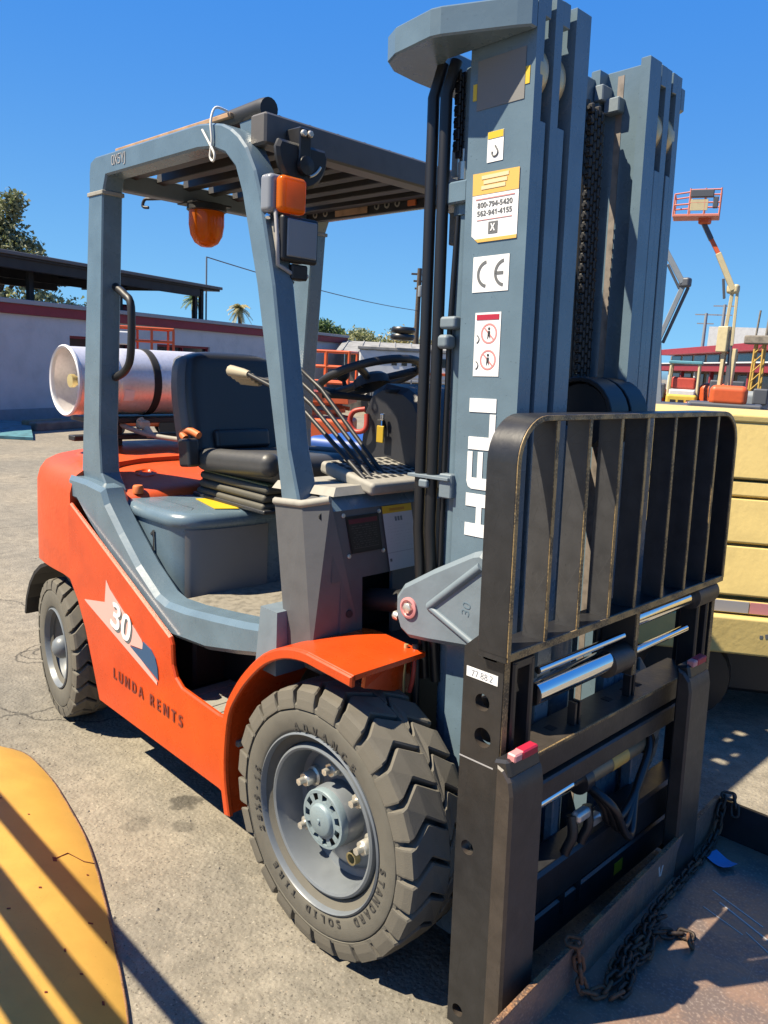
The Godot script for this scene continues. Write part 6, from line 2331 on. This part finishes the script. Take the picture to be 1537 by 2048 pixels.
func right_side() -> void:
	# storefront along the far right with two red bands
	var dir := Vector3(13.27, 0, 16.04).normalized()
	var turn := atan2(-dir.z, dir.x)
	var b := thing("storefront", "far storefront with two red roof bands and dark windows", "building", Vector3(-26.53, 0, -54.68), turn)
	var s := sm()
	bx(s, Vector3(-1.0, 0, -5.0), Vector3(36.0, 3.0, -0.9), 0.0)
	part("wall", s, M.wood_grey, b)
	s = sm()
	bx(s, Vector3(-0.6, 3.02, -5.2), Vector3(36.0, 3.42, 0.0), 0.02)
	part("upper_band", s, M.fascia_red, b)
	s = sm()
	bx(s, Vector3(-0.2, 1.86, -1.2), Vector3(36.0, 2.26, 1.6), 0.02)
	part("lower_band", s, M.fascia_red, b)
	s = sm()
	bx(s, Vector3(-0.2, 2.27, -1.2), Vector3(36.0, 2.34, 1.7), 0.01)
	part("ledge", s, M.trailer_white, b)
	for k in 12:
		s = sm()
		bx(s, Vector3(-0.4 + k * 2.9, 2.42, -0.9), Vector3(2.0 + k * 2.9, 2.96, -0.86), 0.0)
		part("window", s, M.window_dark, b)
		s = sm()
		bx(s, Vector3(0.0 + k * 2.9, 0.0, -0.9), Vector3(2.2 + k * 2.9, 1.75, -0.85), 0.0)
		part("shop_window", s, M.window_dark, b)
		s = sm()
		bx(s, Vector3(2.3 + k * 2.9, 0.0, 1.2), Vector3(2.5 + k * 2.9, 1.85, 1.4), 0.01)
		part("column", s, M.fascia_red if k % 2 else M.trailer_white, b)
	var wb := thing("white_warehouse", "plain white warehouse rising above the red roof bands", "building", Vector3(-26.6, 0, -62.4), 0.377)
	s = sm()
	bx(s, Vector3(0, 0, -8), Vector3(7.2, 5.6, 0), 0.0)
	part("wall", s, M.trailer_white, wb)
	s = sm()
	prism(s, [Vector2(4.4, 4.4), Vector2(5.2, 5.3), Vector2(7.3, 5.3), Vector2(7.3, 4.4)], 0.4, 3.0, 0.0)
	part("roof_plant", s, M.boom_grey, wb)
	for q in [[Vector3(-22.86, 0, -53.09), 5.9, "grey pole with a wide crossarm left of the boom lift"], [Vector3(-21.84, 0, -53.53), 6.5, "taller dark pole close beside the boom lift's arm"]]:
		var p := thing("power_pole", q[2], "pole", q[0], 0.0, "far power poles behind the storefront")
		s = sm()
		tube(s, [Vector3.ZERO, Vector3(0, q[1], 0)], 0.14, 8, 0.10)
		part("post", s, M.boom_grey, p)
		for y in [0.1, 0.7]:
			s = sm()
			box(s, Vector3(0, q[1] - y, 0), Vector3(1.5 - 0.6 * y, 0.08, 0.08), Basis(Vector3(0, 1, 0), 0.35), 0.0)
			part("crossarm", s, M.boom_grey, p)
	# orange boom lift: chassis, turret, riser, box, arm, jib, basket
	var l := thing("boom_lift", "orange and cream boom lift with its basket raised against the sky", "boom lift", Vector3(-8.0, 0, -21.4))
	s = sm()
	rbox(s, Vector3(0, 0.62, 0), Vector3(2.0, 0.45, 1.1), 0.08, Basis(Vector3(0, 1, 0), 0.35))
	part("chassis", s, M.boom_dark, l)
	s = sm()
	rbox(s, Vector3(0.12, 1.05, 0.1), Vector3(1.0, 0.58, 0.8), 0.16, Basis(Vector3(0, 1, 0), 0.35))
	part("engine_cover", s, M.lift_orange, l)
	for q in [[-0.85, 0.5], [0.85, 0.2], [-0.85, -0.4], [0.85, -0.6]]:
		s = sm()
		lathe(s, [Vector2(0.0, -0.12), Vector2(0.33, -0.12), Vector2(0.38, -0.06), Vector2(0.38, 0.06), Vector2(0.33, 0.12), Vector2(0.0, 0.12)], Transform3D(Basis(Vector3(0, 1, 0), 0.35), Vector3(q[0], 0.38, q[1])), 22)
		part("wheel", s, M.hose, l)
	s = sm()
	for x in [-0.17, 0.13]:
		box(s, Vector3(x - 0.02, 1.75, 0.05), Vector3(0.10, 1.25, 0.14), Basis(Vector3(0, 0, 1), -0.02), 0.01)
	part("riser", s, M.boom_cream, l)
	s = sm()
	box(s, Vector3(-0.02, 1.75, -0.02), Vector3(0.12, 1.2, 0.08), Basis(), 0.01)
	part("riser_strut", s, M.boom_dark, l)
	s = sm()
	rbox(s, Vector3(-0.22, 2.63, 0.1), Vector3(0.30, 0.72, 0.30), 0.03)
	part("riser_head", s, M.boom_cream, l)
	var arm := func(a: Vector3, c: Vector3, w: float, m: Material, called: String) -> void:
		var t := sm()
		var d := (c - a).normalized()
		var xa := d.cross(Vector3(0.9, 0, -0.4)).normalized()
		box(t, (a + c) * 0.5, Vector3(w, a.distance_to(c), w * 0.8), Basis(xa, d, xa.cross(d)), 0.012)
		part(called, t, m, l)
	arm.call(Vector3(-0.22, 2.55, 0.12), Vector3(-0.16, 3.98, 0.08), 0.12, M.boom_cream, "lower_arm")
	arm.call(Vector3(0.03, 2.45, 0.10), Vector3(-0.02, 3.95, 0.08), 0.10, M.boom_cream, "lower_link")
	arm.call(Vector3(0.10, 1.3, 0.12), Vector3(-0.02, 2.9, 0.10), 0.07, M.boom_dark, "riser_link")
	s = sm()
	rbox(s, Vector3(-0.14, 4.02, 0.10), Vector3(0.34, 0.26, 0.22), 0.08)
	part("knuckle", s, M.boom_cream, l)
	arm.call(Vector3(-0.12, 3.98, 0.14), Vector3(-0.60, 4.98, 0.32), 0.19, M.boom_cream, "upper_arm")
	arm.call(Vector3(-0.44, 4.70, 0.27), Vector3(-0.86, 5.45, 0.42), 0.14, M.lift_orange, "telescope_arm")
	arm.call(Vector3(-0.32, 3.75, 0.20), Vector3(-0.40, 4.30, 0.24), 0.09, M.boom_dark, "arm_ram")
	arm.call(Vector3(-0.80, 5.35, 0.42), Vector3(-1.05, 5.80, 0.48), 0.16, M.boom_dark, "jib")
	s = sm()
	rbox(s, Vector3(-1.02, 5.90, 0.50), Vector3(0.30, 0.26, 0.26), 0.05)
	part("jib_head", s, M.lift_orange, l)
	# basket, seen a little from below
	var bk := Basis(Vector3(0, 1, 0), 0.40)
	var o := Vector3(-1.24, 5.93, 0.62)
	s = sm()
	box(s, o + Vector3(0, 0.03, 0), Vector3(1.22, 0.07, 0.70), bk, 0.01)
	part("basket_floor", s, M.cage_red, l)
	for i in 4:
		for k in 2:
			s = sm()
			var p := Vector3(-0.60 + i * 0.40, 0, -0.33 + 0.66 * k)
			rod(s, o + bk * p, o + bk * (p + Vector3(0, 0.60 if i == 0 else 0.74, 0)), 0.022)
			part("basket_post", s, M.cage_red, l)
	for y in [0.36, 0.70]:
		s = sm()
		for k in 2:
			var z := -0.33 + 0.66 * k
			rod(s, o + bk * Vector3(-0.60, y * 0.85, z), o + bk * Vector3(-0.20, y * 0.92, z), 0.022)
			rod(s, o + bk * Vector3(-0.20, y, z), o + bk * Vector3(0.60, y, z), 0.022)
		rod(s, o + bk * Vector3(0.60, y, -0.33), o + bk * Vector3(0.60, y, 0.33), 0.022)
		rod(s, o + bk * Vector3(-0.60, y * 0.85, -0.33), o + bk * Vector3(-0.60, y * 0.85, 0.33), 0.022)
		part("basket_rail", s, M.cage_red, l)
	s = sm()
	box(s, o + bk * Vector3(0.12, 0.60, 0.30), Vector3(0.60, 0.20, 0.16), bk, 0.02)
	box(s, o + bk * Vector3(0.48, 0.36, 0.30), Vector3(0.14, 0.30, 0.12), bk, 0.02)
	part("basket_console", s, M.boom_dark, l)
	s = sm()
	box(s, o + bk * Vector3(0.06, 0.30, 0.34), Vector3(0.46, 0.30, 0.02), bk, 0.01)
	part("notice_board", s, M.boom_cream, l)
	# grey boom lift, half hidden by the mast
	var g := thing("boom_lift", "grey folded boom lift partly hidden behind the forklift's mast", "boom lift", Vector3(-8.4, 0, -17.9))
	s = sm()
	rbox(s, Vector3(0, 0.6, 0), Vector3(1.8, 0.5, 1.0), 0.08, Basis(Vector3(0, 1, 0), 0.35))
	part("chassis", s, M.boom_dark, g)
	for q in [[-0.7, 0.5], [0.75, 0.2], [-0.7, -0.4], [0.75, -0.6]]:
		s = sm()
		lathe(s, [Vector2(0.0, -0.12), Vector2(0.33, -0.12), Vector2(0.38, -0.06), Vector2(0.38, 0.06), Vector2(0.33, 0.12), Vector2(0.0, 0.12)], Transform3D(Basis(Vector3(0, 1, 0), 0.35), Vector3(q[0], 0.38, q[1])), 22)
		part("wheel", s, M.hose, g)
	var garm := func(a: Vector3, c: Vector3, w: float, m: Material, called: String) -> void:
		var t := sm()
		var d := (c - a).normalized()
		var xa := d.cross(Vector3(0.9, 0, -0.4)).normalized()
		box(t, (a + c) * 0.5, Vector3(w, a.distance_to(c), w * 0.8), Basis(xa, d, xa.cross(d)), 0.012)
		part(called, t, m, g)
	garm.call(Vector3(0.10, 0.8, 0.0), Vector3(-0.10, 2.45, 0.02), 0.20, M.boom_grey, "riser")
	garm.call(Vector3(-0.12, 2.35, 0.0), Vector3(0.34, 3.85, -0.17), 0.15, M.boom_grey, "lower_arm")
	garm.call(Vector3(-0.02, 2.35, -0.1), Vector3(0.42, 3.75, -0.25), 0.10, M.boom_dark, "lower_link")
	s = sm()
	rbox(s, Vector3(0.37, 3.86, -0.15), Vector3(0.28, 0.24, 0.22), 0.06)
	part("knuckle", s, M.boom_dark, g)
	garm.call(Vector3(0.32, 3.85, -0.12), Vector3(-0.18, 4.72, 0.10), 0.17, M.boom_grey, "upper_arm")
	garm.call(Vector3(0.26, 3.70, -0.10), Vector3(-0.05, 4.30, 0.06), 0.08, M.boom_dark, "arm_ram")
	# parked machines between the mast and the storefront
	var f := thing("parked_forklift", "yellow and white parked forklift with a cyan roof, facing the camera", "forklift", Vector3(-11.15, 0, -25.45), -1.18)
	s = sm()
	rbox(s, Vector3(0.25, 0.62, 0), Vector3(1.5, 0.62, 1.0), 0.10)
	part("body", s, M.machine_yellow, f)
	s = sm()
	rbox(s, Vector3(0.55, 0.98, 0), Vector3(0.8, 0.22, 0.84), 0.06)
	part("hood", s, M.trailer_white, f)
	s = sm()
	for z in [-0.26, 0.0, 0.26]:
		bx(s, Vector3(1.0, 0.58, z - 0.09), Vector3(1.012, 0.74, z + 0.09), 0.0)
	part("vent", s, M.flat_black, f)
	s = sm()
	rbox(s, Vector3(0.10, 1.30, 0), Vector3(0.55, 0.42, 0.8), 0.08)
	part("seat_back", s, M.machine_red, f)
	for x in [-0.55, 0.55]:
		for z in [-0.48, 0.48]:
			s = sm()
			rod(s, Vector3(x, 0.9, z), Vector3(x * 0.85, 2.0, z * 0.95), 0.045)
			part("roof_post", s, M.boom_cream, f)
	s = sm()
	bx(s, Vector3(-0.55, 1.96, -0.55), Vector3(0.55, 2.06, 0.55), 0.02)
	part("roof", s, M.machine_cyan, f)
	for x in [-0.4, 0.75]:
		for z in [-0.5, 0.5]:
			s = sm()
			lathe(s, [Vector2(0.0, -0.1), Vector2(0.27, -0.1), Vector2(0.30, -0.05), Vector2(0.30, 0.05), Vector2(0.27, 0.1), Vector2(0.0, 0.1)], Transform3D(Basis(), Vector3(x, 0.30, z)), 20)
			part("wheel", s, M.hose, f)
	yard_machine("red skid machine with a rounded bonnet, left of the parked yellow forklift", Vector3(-12.1, 0, -25.0), 0.4, M.machine_red, 1.0, 1.25)
	yard_machine("orange excavator-like machine with a dark cab right of the parked forklift", Vector3(-10.35, 0, -25.9), 0.3, M.lift_orange, 0.75, 1.45)
	yard_machine("salmon orange round-backed machine in front of the boom lift's foot", Vector3(-9.7, 0, -25.9), 0.4, M.lift_orange, 0.9, 1.45)
	yard_machine("yellow low machine parked right of the round-backed orange one", Vector3(-9.35, 0, -24.6), 0.35, M.machine_yellow, 0.9, 0.95)
	yard_machine("grey machine with a pale bonnet at the right edge", Vector3(-8.75, 0, -25.6), 0.3, M.boom_grey, 0.9, 1.25)
	yard_machine("pale pink covered machine in front of the orange ones", Vector3(-10.3, 0, -24.5), 0.45, M.cage_red, 0.6, 0.75)
	# orange lattice arm standing up behind them
	var la := thing("orange_arm", "upright orange lattice arm behind the yellow low machine", "boom", Vector3(-9.3, 0, -27.0))
	s = sm()
	for x in [-0.14, 0.14]:
		for z in [-0.10, 0.10]:
			rod(s, Vector3(x * 1.3, 0.2, z), Vector3(x, 2.75, z), 0.035)
	for k in 7:
		rod(s, Vector3(-0.15, 0.5 + 0.32 * k, 0.1), Vector3(0.15, 0.82 + 0.32 * k, 0.1), 0.022)
	part("lattice", s, M.lift_yellow, la)
	s = sm()
	bx(s, Vector3(-0.35, 0.0, -0.3), Vector3(0.35, 0.5, 0.3), 0.03)
	part("foot", s, M.boom_grey, la)
	s = sm()
	rbox(s, Vector3(-0.05, 2.9, 0), Vector3(0.9, 0.3, 0.5), 0.06)
	rod(s, Vector3(-0.2, 2.9, 0), Vector3(-0.15, 3.9, 0), 0.035)
	rod(s, Vector3(0.15, 2.9, 0), Vector3(0.18, 3.75, 0), 0.05)
	part("head", s, M.wood_grey, la)

func yard_machine(label: String, at: Vector3, turn: float, m: Material, wide: float, high: float) -> void:
	var t := thing("yard_machine", label, "machine", at, turn, "small machines parked before the storefront")
	var s := sm()
	rbox(s, Vector3(0, high * 0.62, 0), Vector3(wide, high * 0.62, 0.9), 0.16 * high)
	part("bonnet", s, m, t)
	s = sm()
	rbox(s, Vector3(wide * 0.22, high * 0.80, 0.28), Vector3(wide * 0.5, high * 0.42, 0.5), 0.06)
	part("cab", s, M.boom_dark, t)
	s = sm()
	bx(s, Vector3(-wide * 0.45, 0.16, -0.4), Vector3(wide * 0.45, high * 0.36, 0.46), 0.03)
	part("frame", s, M.black_plain, t)
	for x in [-0.36, 0.36]:
		s = sm()
		lathe(s, [Vector2(0.0, -0.09), Vector2(0.18, -0.09), Vector2(0.21, -0.04), Vector2(0.21, 0.04), Vector2(0.18, 0.09), Vector2(0.0, 0.09)], Transform3D(Basis(), Vector3(x * wide, 0.21, 0.44)), 18)
		part("wheel", s, M.hose, t)

# ---------------------------------------------------------------- things on and round the forklift
func small_things() -> void:
	# gas cylinder strapped across the counterweight
	var cy := Vector3(-1.90, 1.372, 0.0)
	var g := thing("gas_cylinder", "silver gas cylinder lying across the back of the forklift", "gas cylinder", cy)
	var s := sm()
	var prof := [Vector2(0.0, 0.30), Vector2(0.05, 0.298), Vector2(0.09, 0.285), Vector2(0.122, 0.258), Vector2(0.138, 0.220), Vector2(0.1425, 0.175), Vector2(0.1425, -0.22), Vector2(0.138, -0.27), Vector2(0.12, -0.31), Vector2(0.08, -0.335), Vector2(0.0, -0.345)]
	lathe(s, prof, Transform3D(), 56)
	part("tank", s, M.aluminium, g)
	s = sm()
	lathe(s, [Vector2(0.139, 0.225), Vector2(0.1415, 0.24), Vector2(0.1415, 0.405), Vector2(0.1375, 0.405), Vector2(0.1375, 0.24)], Transform3D(), 56)
	var collar := part("collar", s, M.aluminium, g)
	s = sm()
	lathe(s, [Vector2(0.1375, 0.398), Vector2(0.1435, 0.400), Vector2(0.147, 0.406), Vector2(0.147, 0.413), Vector2(0.142, 0.418), Vector2(0.135, 0.414), Vector2(0.1345, 0.405), Vector2(0.1375, 0.398)], Transform3D(), 56)
	part("collar_lip", s, M.white_paint, collar)
	s = sm()
	lathe(s, [Vector2(0.035, 0.295), Vector2(0.035, 0.325), Vector2(0.02, 0.33), Vector2(0.02, 0.37), Vector2(0.028, 0.372), Vector2(0.028, 0.39), Vector2(0.0, 0.392)], Transform3D(), 18)
	rod(s, Vector3(0, 0, 0.35), Vector3(0.06, -0.02, 0.35), 0.014)
	part("valve", s, M.brass, g)
	s = sm()
	lathe(s, [Vector2(0.1432, 0.045), Vector2(0.1455, 0.047), Vector2(0.1455, 0.079), Vector2(0.1432, 0.081)], Transform3D(), 56)
	part("strap", s, M.flat_black, g)
	s = sm()
	for q in [[0.35, 0.165, 0.05, 0.055], [1.9, 0.10, 0.02, 0.03]]:
		pass
	lathe(s, [Vector2(0.1429, 0.17), Vector2(0.1429, 0.215)], Transform3D(), 6, -0.55, -0.20)
	part("paper_label", s, M.print_white, g)
	# its cradle belongs to the truck
	s = sm()
	bx(s, Vector3(-2.02, 1.200, -0.34), Vector3(-1.80, 1.222, 0.34), 0.003)
	for z in [-0.30, 0.22]:
		bx(s, Vector3(-1.99, 1.075, z - 0.02), Vector3(-1.97, 1.205, z + 0.02), 0.002)
		bx(s, Vector3(-1.84, 1.075, z - 0.02), Vector3(-1.82, 1.205, z + 0.02), 0.002)
	bx(s, Vector3(-1.86, 1.130, -0.38), Vector3(-1.80, 1.152, 0.42), 0.003)
	part("cylinder_cradle", s, M.black_plain, truck)
	s = sm()
	tube(s, spline([Vector3(-1.86, 1.215, 0.22), Vector3(-1.82, 1.19, 0.20), Vector3(-1.70, 1.16, 0.14), Vector3(-1.55, 1.15, 0.06), Vector3(-1.40, 1.16, 0.03), Vector3(-1.30, 1.17, 0.10)], 6), 0.011, 8)
	tag(part("gas_hose", s, M.grille_beige, self), "grey rubber gas hose running from the cylinder to behind the seat", "hose")
	s = sm()
	tube(s, [Vector3(-1.80, 1.215, 0.13), Vector3(-1.74, 1.15, 0.11)], 0.018, 10)
	rbox(s, Vector3(-1.78, 1.195, 0.125), Vector3(0.05, 0.04, 0.05), 0.012)
	tag(part("hose_coupling", s, M.valve_white, self), "white plastic coupling hanging below the gas cylinder", "coupling")
	# key tag on the steering column
	var k := thing("key_tag", "yellow key tag hanging from the ignition on the steering column", "key tag", Vector3(-0.322, 1.345, 0.112))
	s = sm()
	rbox(s, Vector3(0, -0.045, 0.004), Vector3(0.030, 0.052, 0.006), 0.003)
	part("tag", s, M.tag_yellow, k)
	s = sm()
	tube(s, [Vector3(0, 0.0, 0.0), Vector3(0.003, -0.02, 0.003)], 0.003, 6)
	rbox(s, Vector3(0.004, 0.008, 0.002), Vector3(0.014, 0.022, 0.012), 0.004)
	part("key", s, M.chrome, k)
	# string tied round the roof rail
	s = sm()
	tube(s, spline([Vector3(-0.672, 2.193, 0.446), Vector3(-0.664, 2.190, 0.490), Vector3(-0.660, 2.15, 0.507), Vector3(-0.655, 2.10, 0.506), Vector3(-0.665, 2.06, 0.505), Vector3(-0.650, 2.045, 0.505), Vector3(-0.642, 2.062, 0.506), Vector3(-0.672, 2.10, 0.507), Vector3(-0.705, 2.135, 0.506)], 6), 0.0035, 6)
	tag(part("string", s, M.string_white, self), "white string knotted round the forklift's roof rail", "string")
	tray()
	yellow_machine()
	grit()

func tray() -> void:
	var turn := Vector3(-0.064, 0, -1.227).normalized()   # along the rear wall, away from the camera
	var out := Vector3(-turn.z, 0, turn.x)                 # away from the forklift
	var b := Basis(out, Vector3.UP, out.cross(Vector3.UP))
	var t := thing("steel_tray", "low rusty steel tray with upright rims lying before the forks", "tray", Vector3(0.592, 0, 0.02))
	t.basis = b
	# in the tray's own axes x runs away from the forklift and z towards the camera's side
	var s := sm()
	bx(s, Vector3(0.0, 0.098, -0.60), Vector3(1.6, 0.110, 1.5), 0.002)
	var floor_plate := part("tray_floor", s, M.tray_steel, t)
	s = sm()
	bx(s, Vector3(-0.010, 0.0985, -0.612), Vector3(0.002, 0.228, 1.5), 0.001)
	var rear := part("tray_rim", s, M.tray_steel, t)
	s = sm()
	bx(s, Vector3(-0.0105, 0.2275, -0.613), Vector3(0.0025, 0.2310, 1.5), 0.001)
	part("rim_edge", s, M.tray_rim, rear)
	s = sm()
	bx(s, Vector3(0.003, 0.0985, -0.614), Vector3(1.6, 0.229, -0.601), 0.001)
	part("tray_rim", s, M.black, t)
	for q in [[0.10, -0.28, 0.16, 0.004, 0.15], [0.13, -0.23, 0.20, 0.005, 0.20], [0.11, -0.20, 0.12, 0.003, 0.10], [0.33, -0.30, 0.10, 0.004, 0.1], [0.22, -0.16, 0.16, 0.003, 0.3], [0.42, -0.42, 0.07, 0.012, 0.2]]:
		s = sm()
		box(s, Vector3(q[0] + q[2] * 0.5, 0.1106, q[1]), Vector3(q[2], 0.0012, q[3]), Basis(Vector3(0, 1, 0), -q[4] - 0.2), 0.0)
		part("scrape_mark", s, M.rubbed, floor_plate)
	s = sm()
	box(s, Vector3(0.0026, 0.185, -0.165), Vector3(0.001, 0.034, 0.008), Basis(Vector3(1, 0, 0), 0.35), 0.0)
	box(s, Vector3(0.0026, 0.180, -0.182), Vector3(0.001, 0.030, 0.008), Basis(Vector3(1, 0, 0), -0.3), 0.0)
	part("white_mark", s, M.rubbed, rear)
	# chain: hooked over the rim at both ends, slack along its foot and doubled back near the front
	var path := spline([Vector3(-0.012, 0.222, 0.318), Vector3(0.004, 0.243, 0.315), Vector3(0.016, 0.20, 0.312), Vector3(0.035, 0.130, 0.306), Vector3(0.065, 0.124, 0.262), Vector3(0.050, 0.124, 0.20), Vector3(0.038, 0.124, 0.10), Vector3(0.036, 0.124, 0.0), Vector3(0.030, 0.124, -0.10), Vector3(0.030, 0.124, -0.22), Vector3(0.030, 0.124, -0.36), Vector3(0.028, 0.126, -0.47), Vector3(0.024, 0.15, -0.55), Vector3(0.020, 0.205, -0.578), Vector3(0.022, 0.244, -0.600), Vector3(0.046, 0.240, -0.606), Vector3(0.060, 0.20, -0.585)], 24)
	var path2 := spline([Vector3(0.085, 0.124, 0.28), Vector3(0.098, 0.124, 0.22), Vector3(0.080, 0.135, 0.15), Vector3(0.085, 0.126, 0.08), Vector3(0.070, 0.135, 0.02), Vector3(0.095, 0.124, -0.03), Vector3(0.130, 0.122, -0.06), Vector3(0.150, 0.122, -0.03)], 24)
	var chain := thing("chain", "rusty steel chain hooked over the tray's rim and lying slack along it", "chain", t.position)
	chain.basis = b
	var link := sm()
	var oval := []
	for i in 16:
		var a := TAU * i / 16.0
		oval.append(Vector3(cos(a) * 0.0105, 0, sin(a) * 0.0105 + 0.0095 * signf(sin(a))))
	tube(link, oval, 0.0046, 7, -1.0, true)
	var mesh := link.commit()
	var n := 0
	var path3 := spline([Vector3(0.060, 0.128, 0.25), Vector3(0.075, 0.142, 0.19), Vector3(0.058, 0.140, 0.13), Vector3(0.066, 0.138, 0.06), Vector3(0.052, 0.140, -0.01), Vector3(0.062, 0.130, -0.08)], 24)
	for line in [path, path2, path3]:
		var carried := 0.0
		for i in line.size() - 1:
			var d: float = (line[i + 1] - line[i]).length()
			carried += d
			if carried < 0.0265:
				continue
			carried -= 0.0265
			var dirn: Vector3 = (line[i + 1] - line[i]).normalized()
			var side := dirn.cross(Vector3(0.1, 1, 0.05)).normalized()
			var bb := Basis(side, dirn.cross(side) * -1.0, dirn).orthonormalized()
			bb = Basis(dirn, (PI / 2 if n % 2 else 0.0) + rng.randf_range(-0.25, 0.25) + 0.6) * bb
			var o := put("link", mesh, M.chain_rust if (n < 9 or n % 7 == 3) else M.chain_steel, chain)
			o.transform = Transform3D(bb, line[i] + Vector3(0, 0.0, 0))
			n += 1
	# scrap of blue paper
	s = sm()
	var rows := []
	for i in 5:
		var row := []
		for j in 5:
			var u := i / 4.0 - 0.5
			var v := j / 4.0 - 0.5
			row.append(Vector3(u * 0.085, 0.004 + 0.010 * absf(u * v) + 0.012 * maxf(0.0, u) * maxf(0.0, u) * 3.0 + 0.006 * maxf(0.0, -v), v * 0.052))
		rows.append(row)
	skin(s, rows)
	var pp := part("paper_scrap", s, M.blue_paper, self)
	pp.position = Vector3(0.64, 0.112, -0.435)
	pp.rotation.y = -0.45
	tag(pp, "small bright blue paper scrap lying on the tray near the chain", "paper scrap")

func yellow_machine() -> void:
	# bent yellow cover of the machine parked on the near side; its end edge faces the forklift
	var y := thing("yellow_cover", "curved yellow steel cover with chipped paint in the lower left corner", "machine cover", Vector3(0, 0, 0))
	# its edge lies near the ground; the sheet swells up towards the machine behind the camera's left
	var edge := spline([Vector3(-1.74, 0, 1.12), Vector3(-1.70, 0, 1.0), Vector3(-1.637, 0, 0.905), Vector3(-1.549, 0, 0.843), Vector3(-1.495, 0, 0.808), Vector3(-1.413, 0, 0.786), Vector3(-1.222, 0, 0.787), Vector3(-1.016, 0, 0.812), Vector3(-0.807, 0, 0.846), Vector3(-0.659, 0, 0.882), Vector3(-0.531, 0, 0.920), Vector3(-0.386, 0, 0.965), Vector3(-0.260, 0, 1.008), Vector3(-0.163, 0, 1.041), Vector3(-0.079, 0, 1.073), Vector3(0.0, 0, 1.11), Vector3(0.04, 0, 1.15)], 4)
	var swell := func(i: int, d: float) -> Vector3:
		var u := float(i) / (edge.size() - 1)
		var p: Vector3 = edge[i]
		var inward := Vector3(-0.22, 0, 0.975) if u > 0.25 else Vector3(-0.22, 0, 0.975).lerp(Vector3(0.9, 0, 0.45), 1.0 - u / 0.25).normalized()
		return p + inward * d + Vector3(0, 0.012 + 0.13 * (1.0 - exp(-d / 0.22)), 0)
	var rows := []
	for d in [0.0, 0.02, 0.05, 0.09, 0.14, 0.20, 0.28, 0.38, 0.50, 0.65]:
		var row := []
		for i in edge.size():
			row.append(swell.call(i, d))
		rows.append(row)
	var s := sm()
	skin(s, rows)
	# thickness: an under side 8 mm below, closed along the edge
	var under := []
	for row in rows:
		var low := []
		for p in row:
			low.append(p - Vector3(0, 0.008, 0))
		under.append(low)
	skin(s, under)
	skin(s, [rows[0], under[0]])
	part("cover_plate", s, M.yellow_paint, y)
	s = sm()
	var rim := []
	for p in rows[0]:
		rim.append(p - Vector3(0, 0.003, 0))
	tube(s, rim, 0.0045, 6)
	part("bare_edge", s, M.tray_rim, y)
	for q in [[36, 0.11, 0.020, 0.007], [40, 0.16, 0.006, 0.005], [44, 0.05, 0.005, 0.009], [30, 0.14, 0.006, 0.004], [47, 0.12, 0.010, 0.003], [50, 0.09, 0.005, 0.005], [33, 0.26, 0.004, 0.004], [52, 0.17, 0.005, 0.004], [42, 0.24, 0.004, 0.006], [46, 0.02, 0.008, 0.003], [38, 0.03, 0.006, 0.004], [54, 0.05, 0.012, 0.004], [28, 0.20, 0.006, 0.006]]:
		var a: Vector3 = swell.call(q[0], q[1])
		var along: Vector3 = (swell.call(q[0] + 1, q[1]) - a).normalized()
		var across: Vector3 = (swell.call(q[0], q[1] + 0.01) - a).normalized()
		s = sm()
		box(s, a, Vector3(q[2], 0.002, q[3] * 1.5), Basis(along, across.cross(along), across).orthonormalized(), 0.0)
		part("paint_chip", s, M.print_brown, y)
	s = sm()
	tube(s, [swell.call(36, 0.0) + Vector3(0, 0.0012, 0), swell.call(36, 0.03) + Vector3(0, 0.0012, 0), swell.call(35, 0.07) + Vector3(0, 0.0012, 0), swell.call(36, 0.11) + Vector3(0, 0.0012, 0)], 0.0014, 5)
	part("crack", s, M.print_brown, y)
	# unseen rack added outside the frame so its bars stripe the cover
	var r := thing("added_bar_rack", "unseen black bar rack added to throw stripes over the yellow cover", "rack", Vector3(0, 0, 0))
	for q in [[1.660, 1.708], [1.790, 1.852], [1.885, 1.955], [1.99, 2.06]]:
		s = sm()
		bx(s, Vector3(-2.6, 1.18, q[0]), Vector3(-0.20, 1.20, q[1]), 0.002)
		part("rack_bar", s, M.black, r)
	s = sm()
	for x in [-2.55, -0.24]:
		bx(s, Vector3(x - 0.02, 1.13, 1.90), Vector3(x + 0.02, 1.18, 2.1), 0.002)
	part("rack_beam", s, M.black, r)
	for x in [-2.55, -0.24]:
		s = sm()
		bx(s, Vector3(x - 0.03, 0.0, 2.04), Vector3(x + 0.03, 1.13, 2.1), 0.002)
		part("rack_leg", s, M.black, r)

func grit() -> void:
	# loose stones lying on the yard: past counting, so one object
	var s := sm()
	var r := RandomNumberGenerator.new()
	r.seed = 19
	for i in 2600:
		var p := Vector3(r.randf_range(-4.5, 1.6), 0, r.randf_range(-2.2, 1.7))
		if r.randf() < 0.4:
			p = Vector3(r.randf_range(-1.9, 0.4), 0, r.randf_range(0.35, 1.0))
		var q := r.randf_range(0.0008, 0.0026) * (1.0 if r.randf() < 0.96 else 2.2)
		var b := Basis(Vector3(0, 1, 0), r.randf() * TAU)
		var t := []
		for k in 4:
			t.append(p + b * Vector3(cos(k * PI / 2) * q * r.randf_range(0.8, 1.5), 0.0006, sin(k * PI / 2) * q * r.randf_range(0.8, 1.5)))
		var top := p + Vector3(0, q * r.randf_range(0.8, 1.4), 0)
		for k in 4:
			tri(s, t[k], t[(k + 1) % 4], top, (t[k] + t[(k + 1) % 4]) * 0.5 - p + Vector3(0, 0.001, 0))
	var o := part("grit", s, M.grit, self)
	o.set_meta("kind", "stuff")
	tag(o, "small loose stones and grit scattered over the pale yard", "grit")
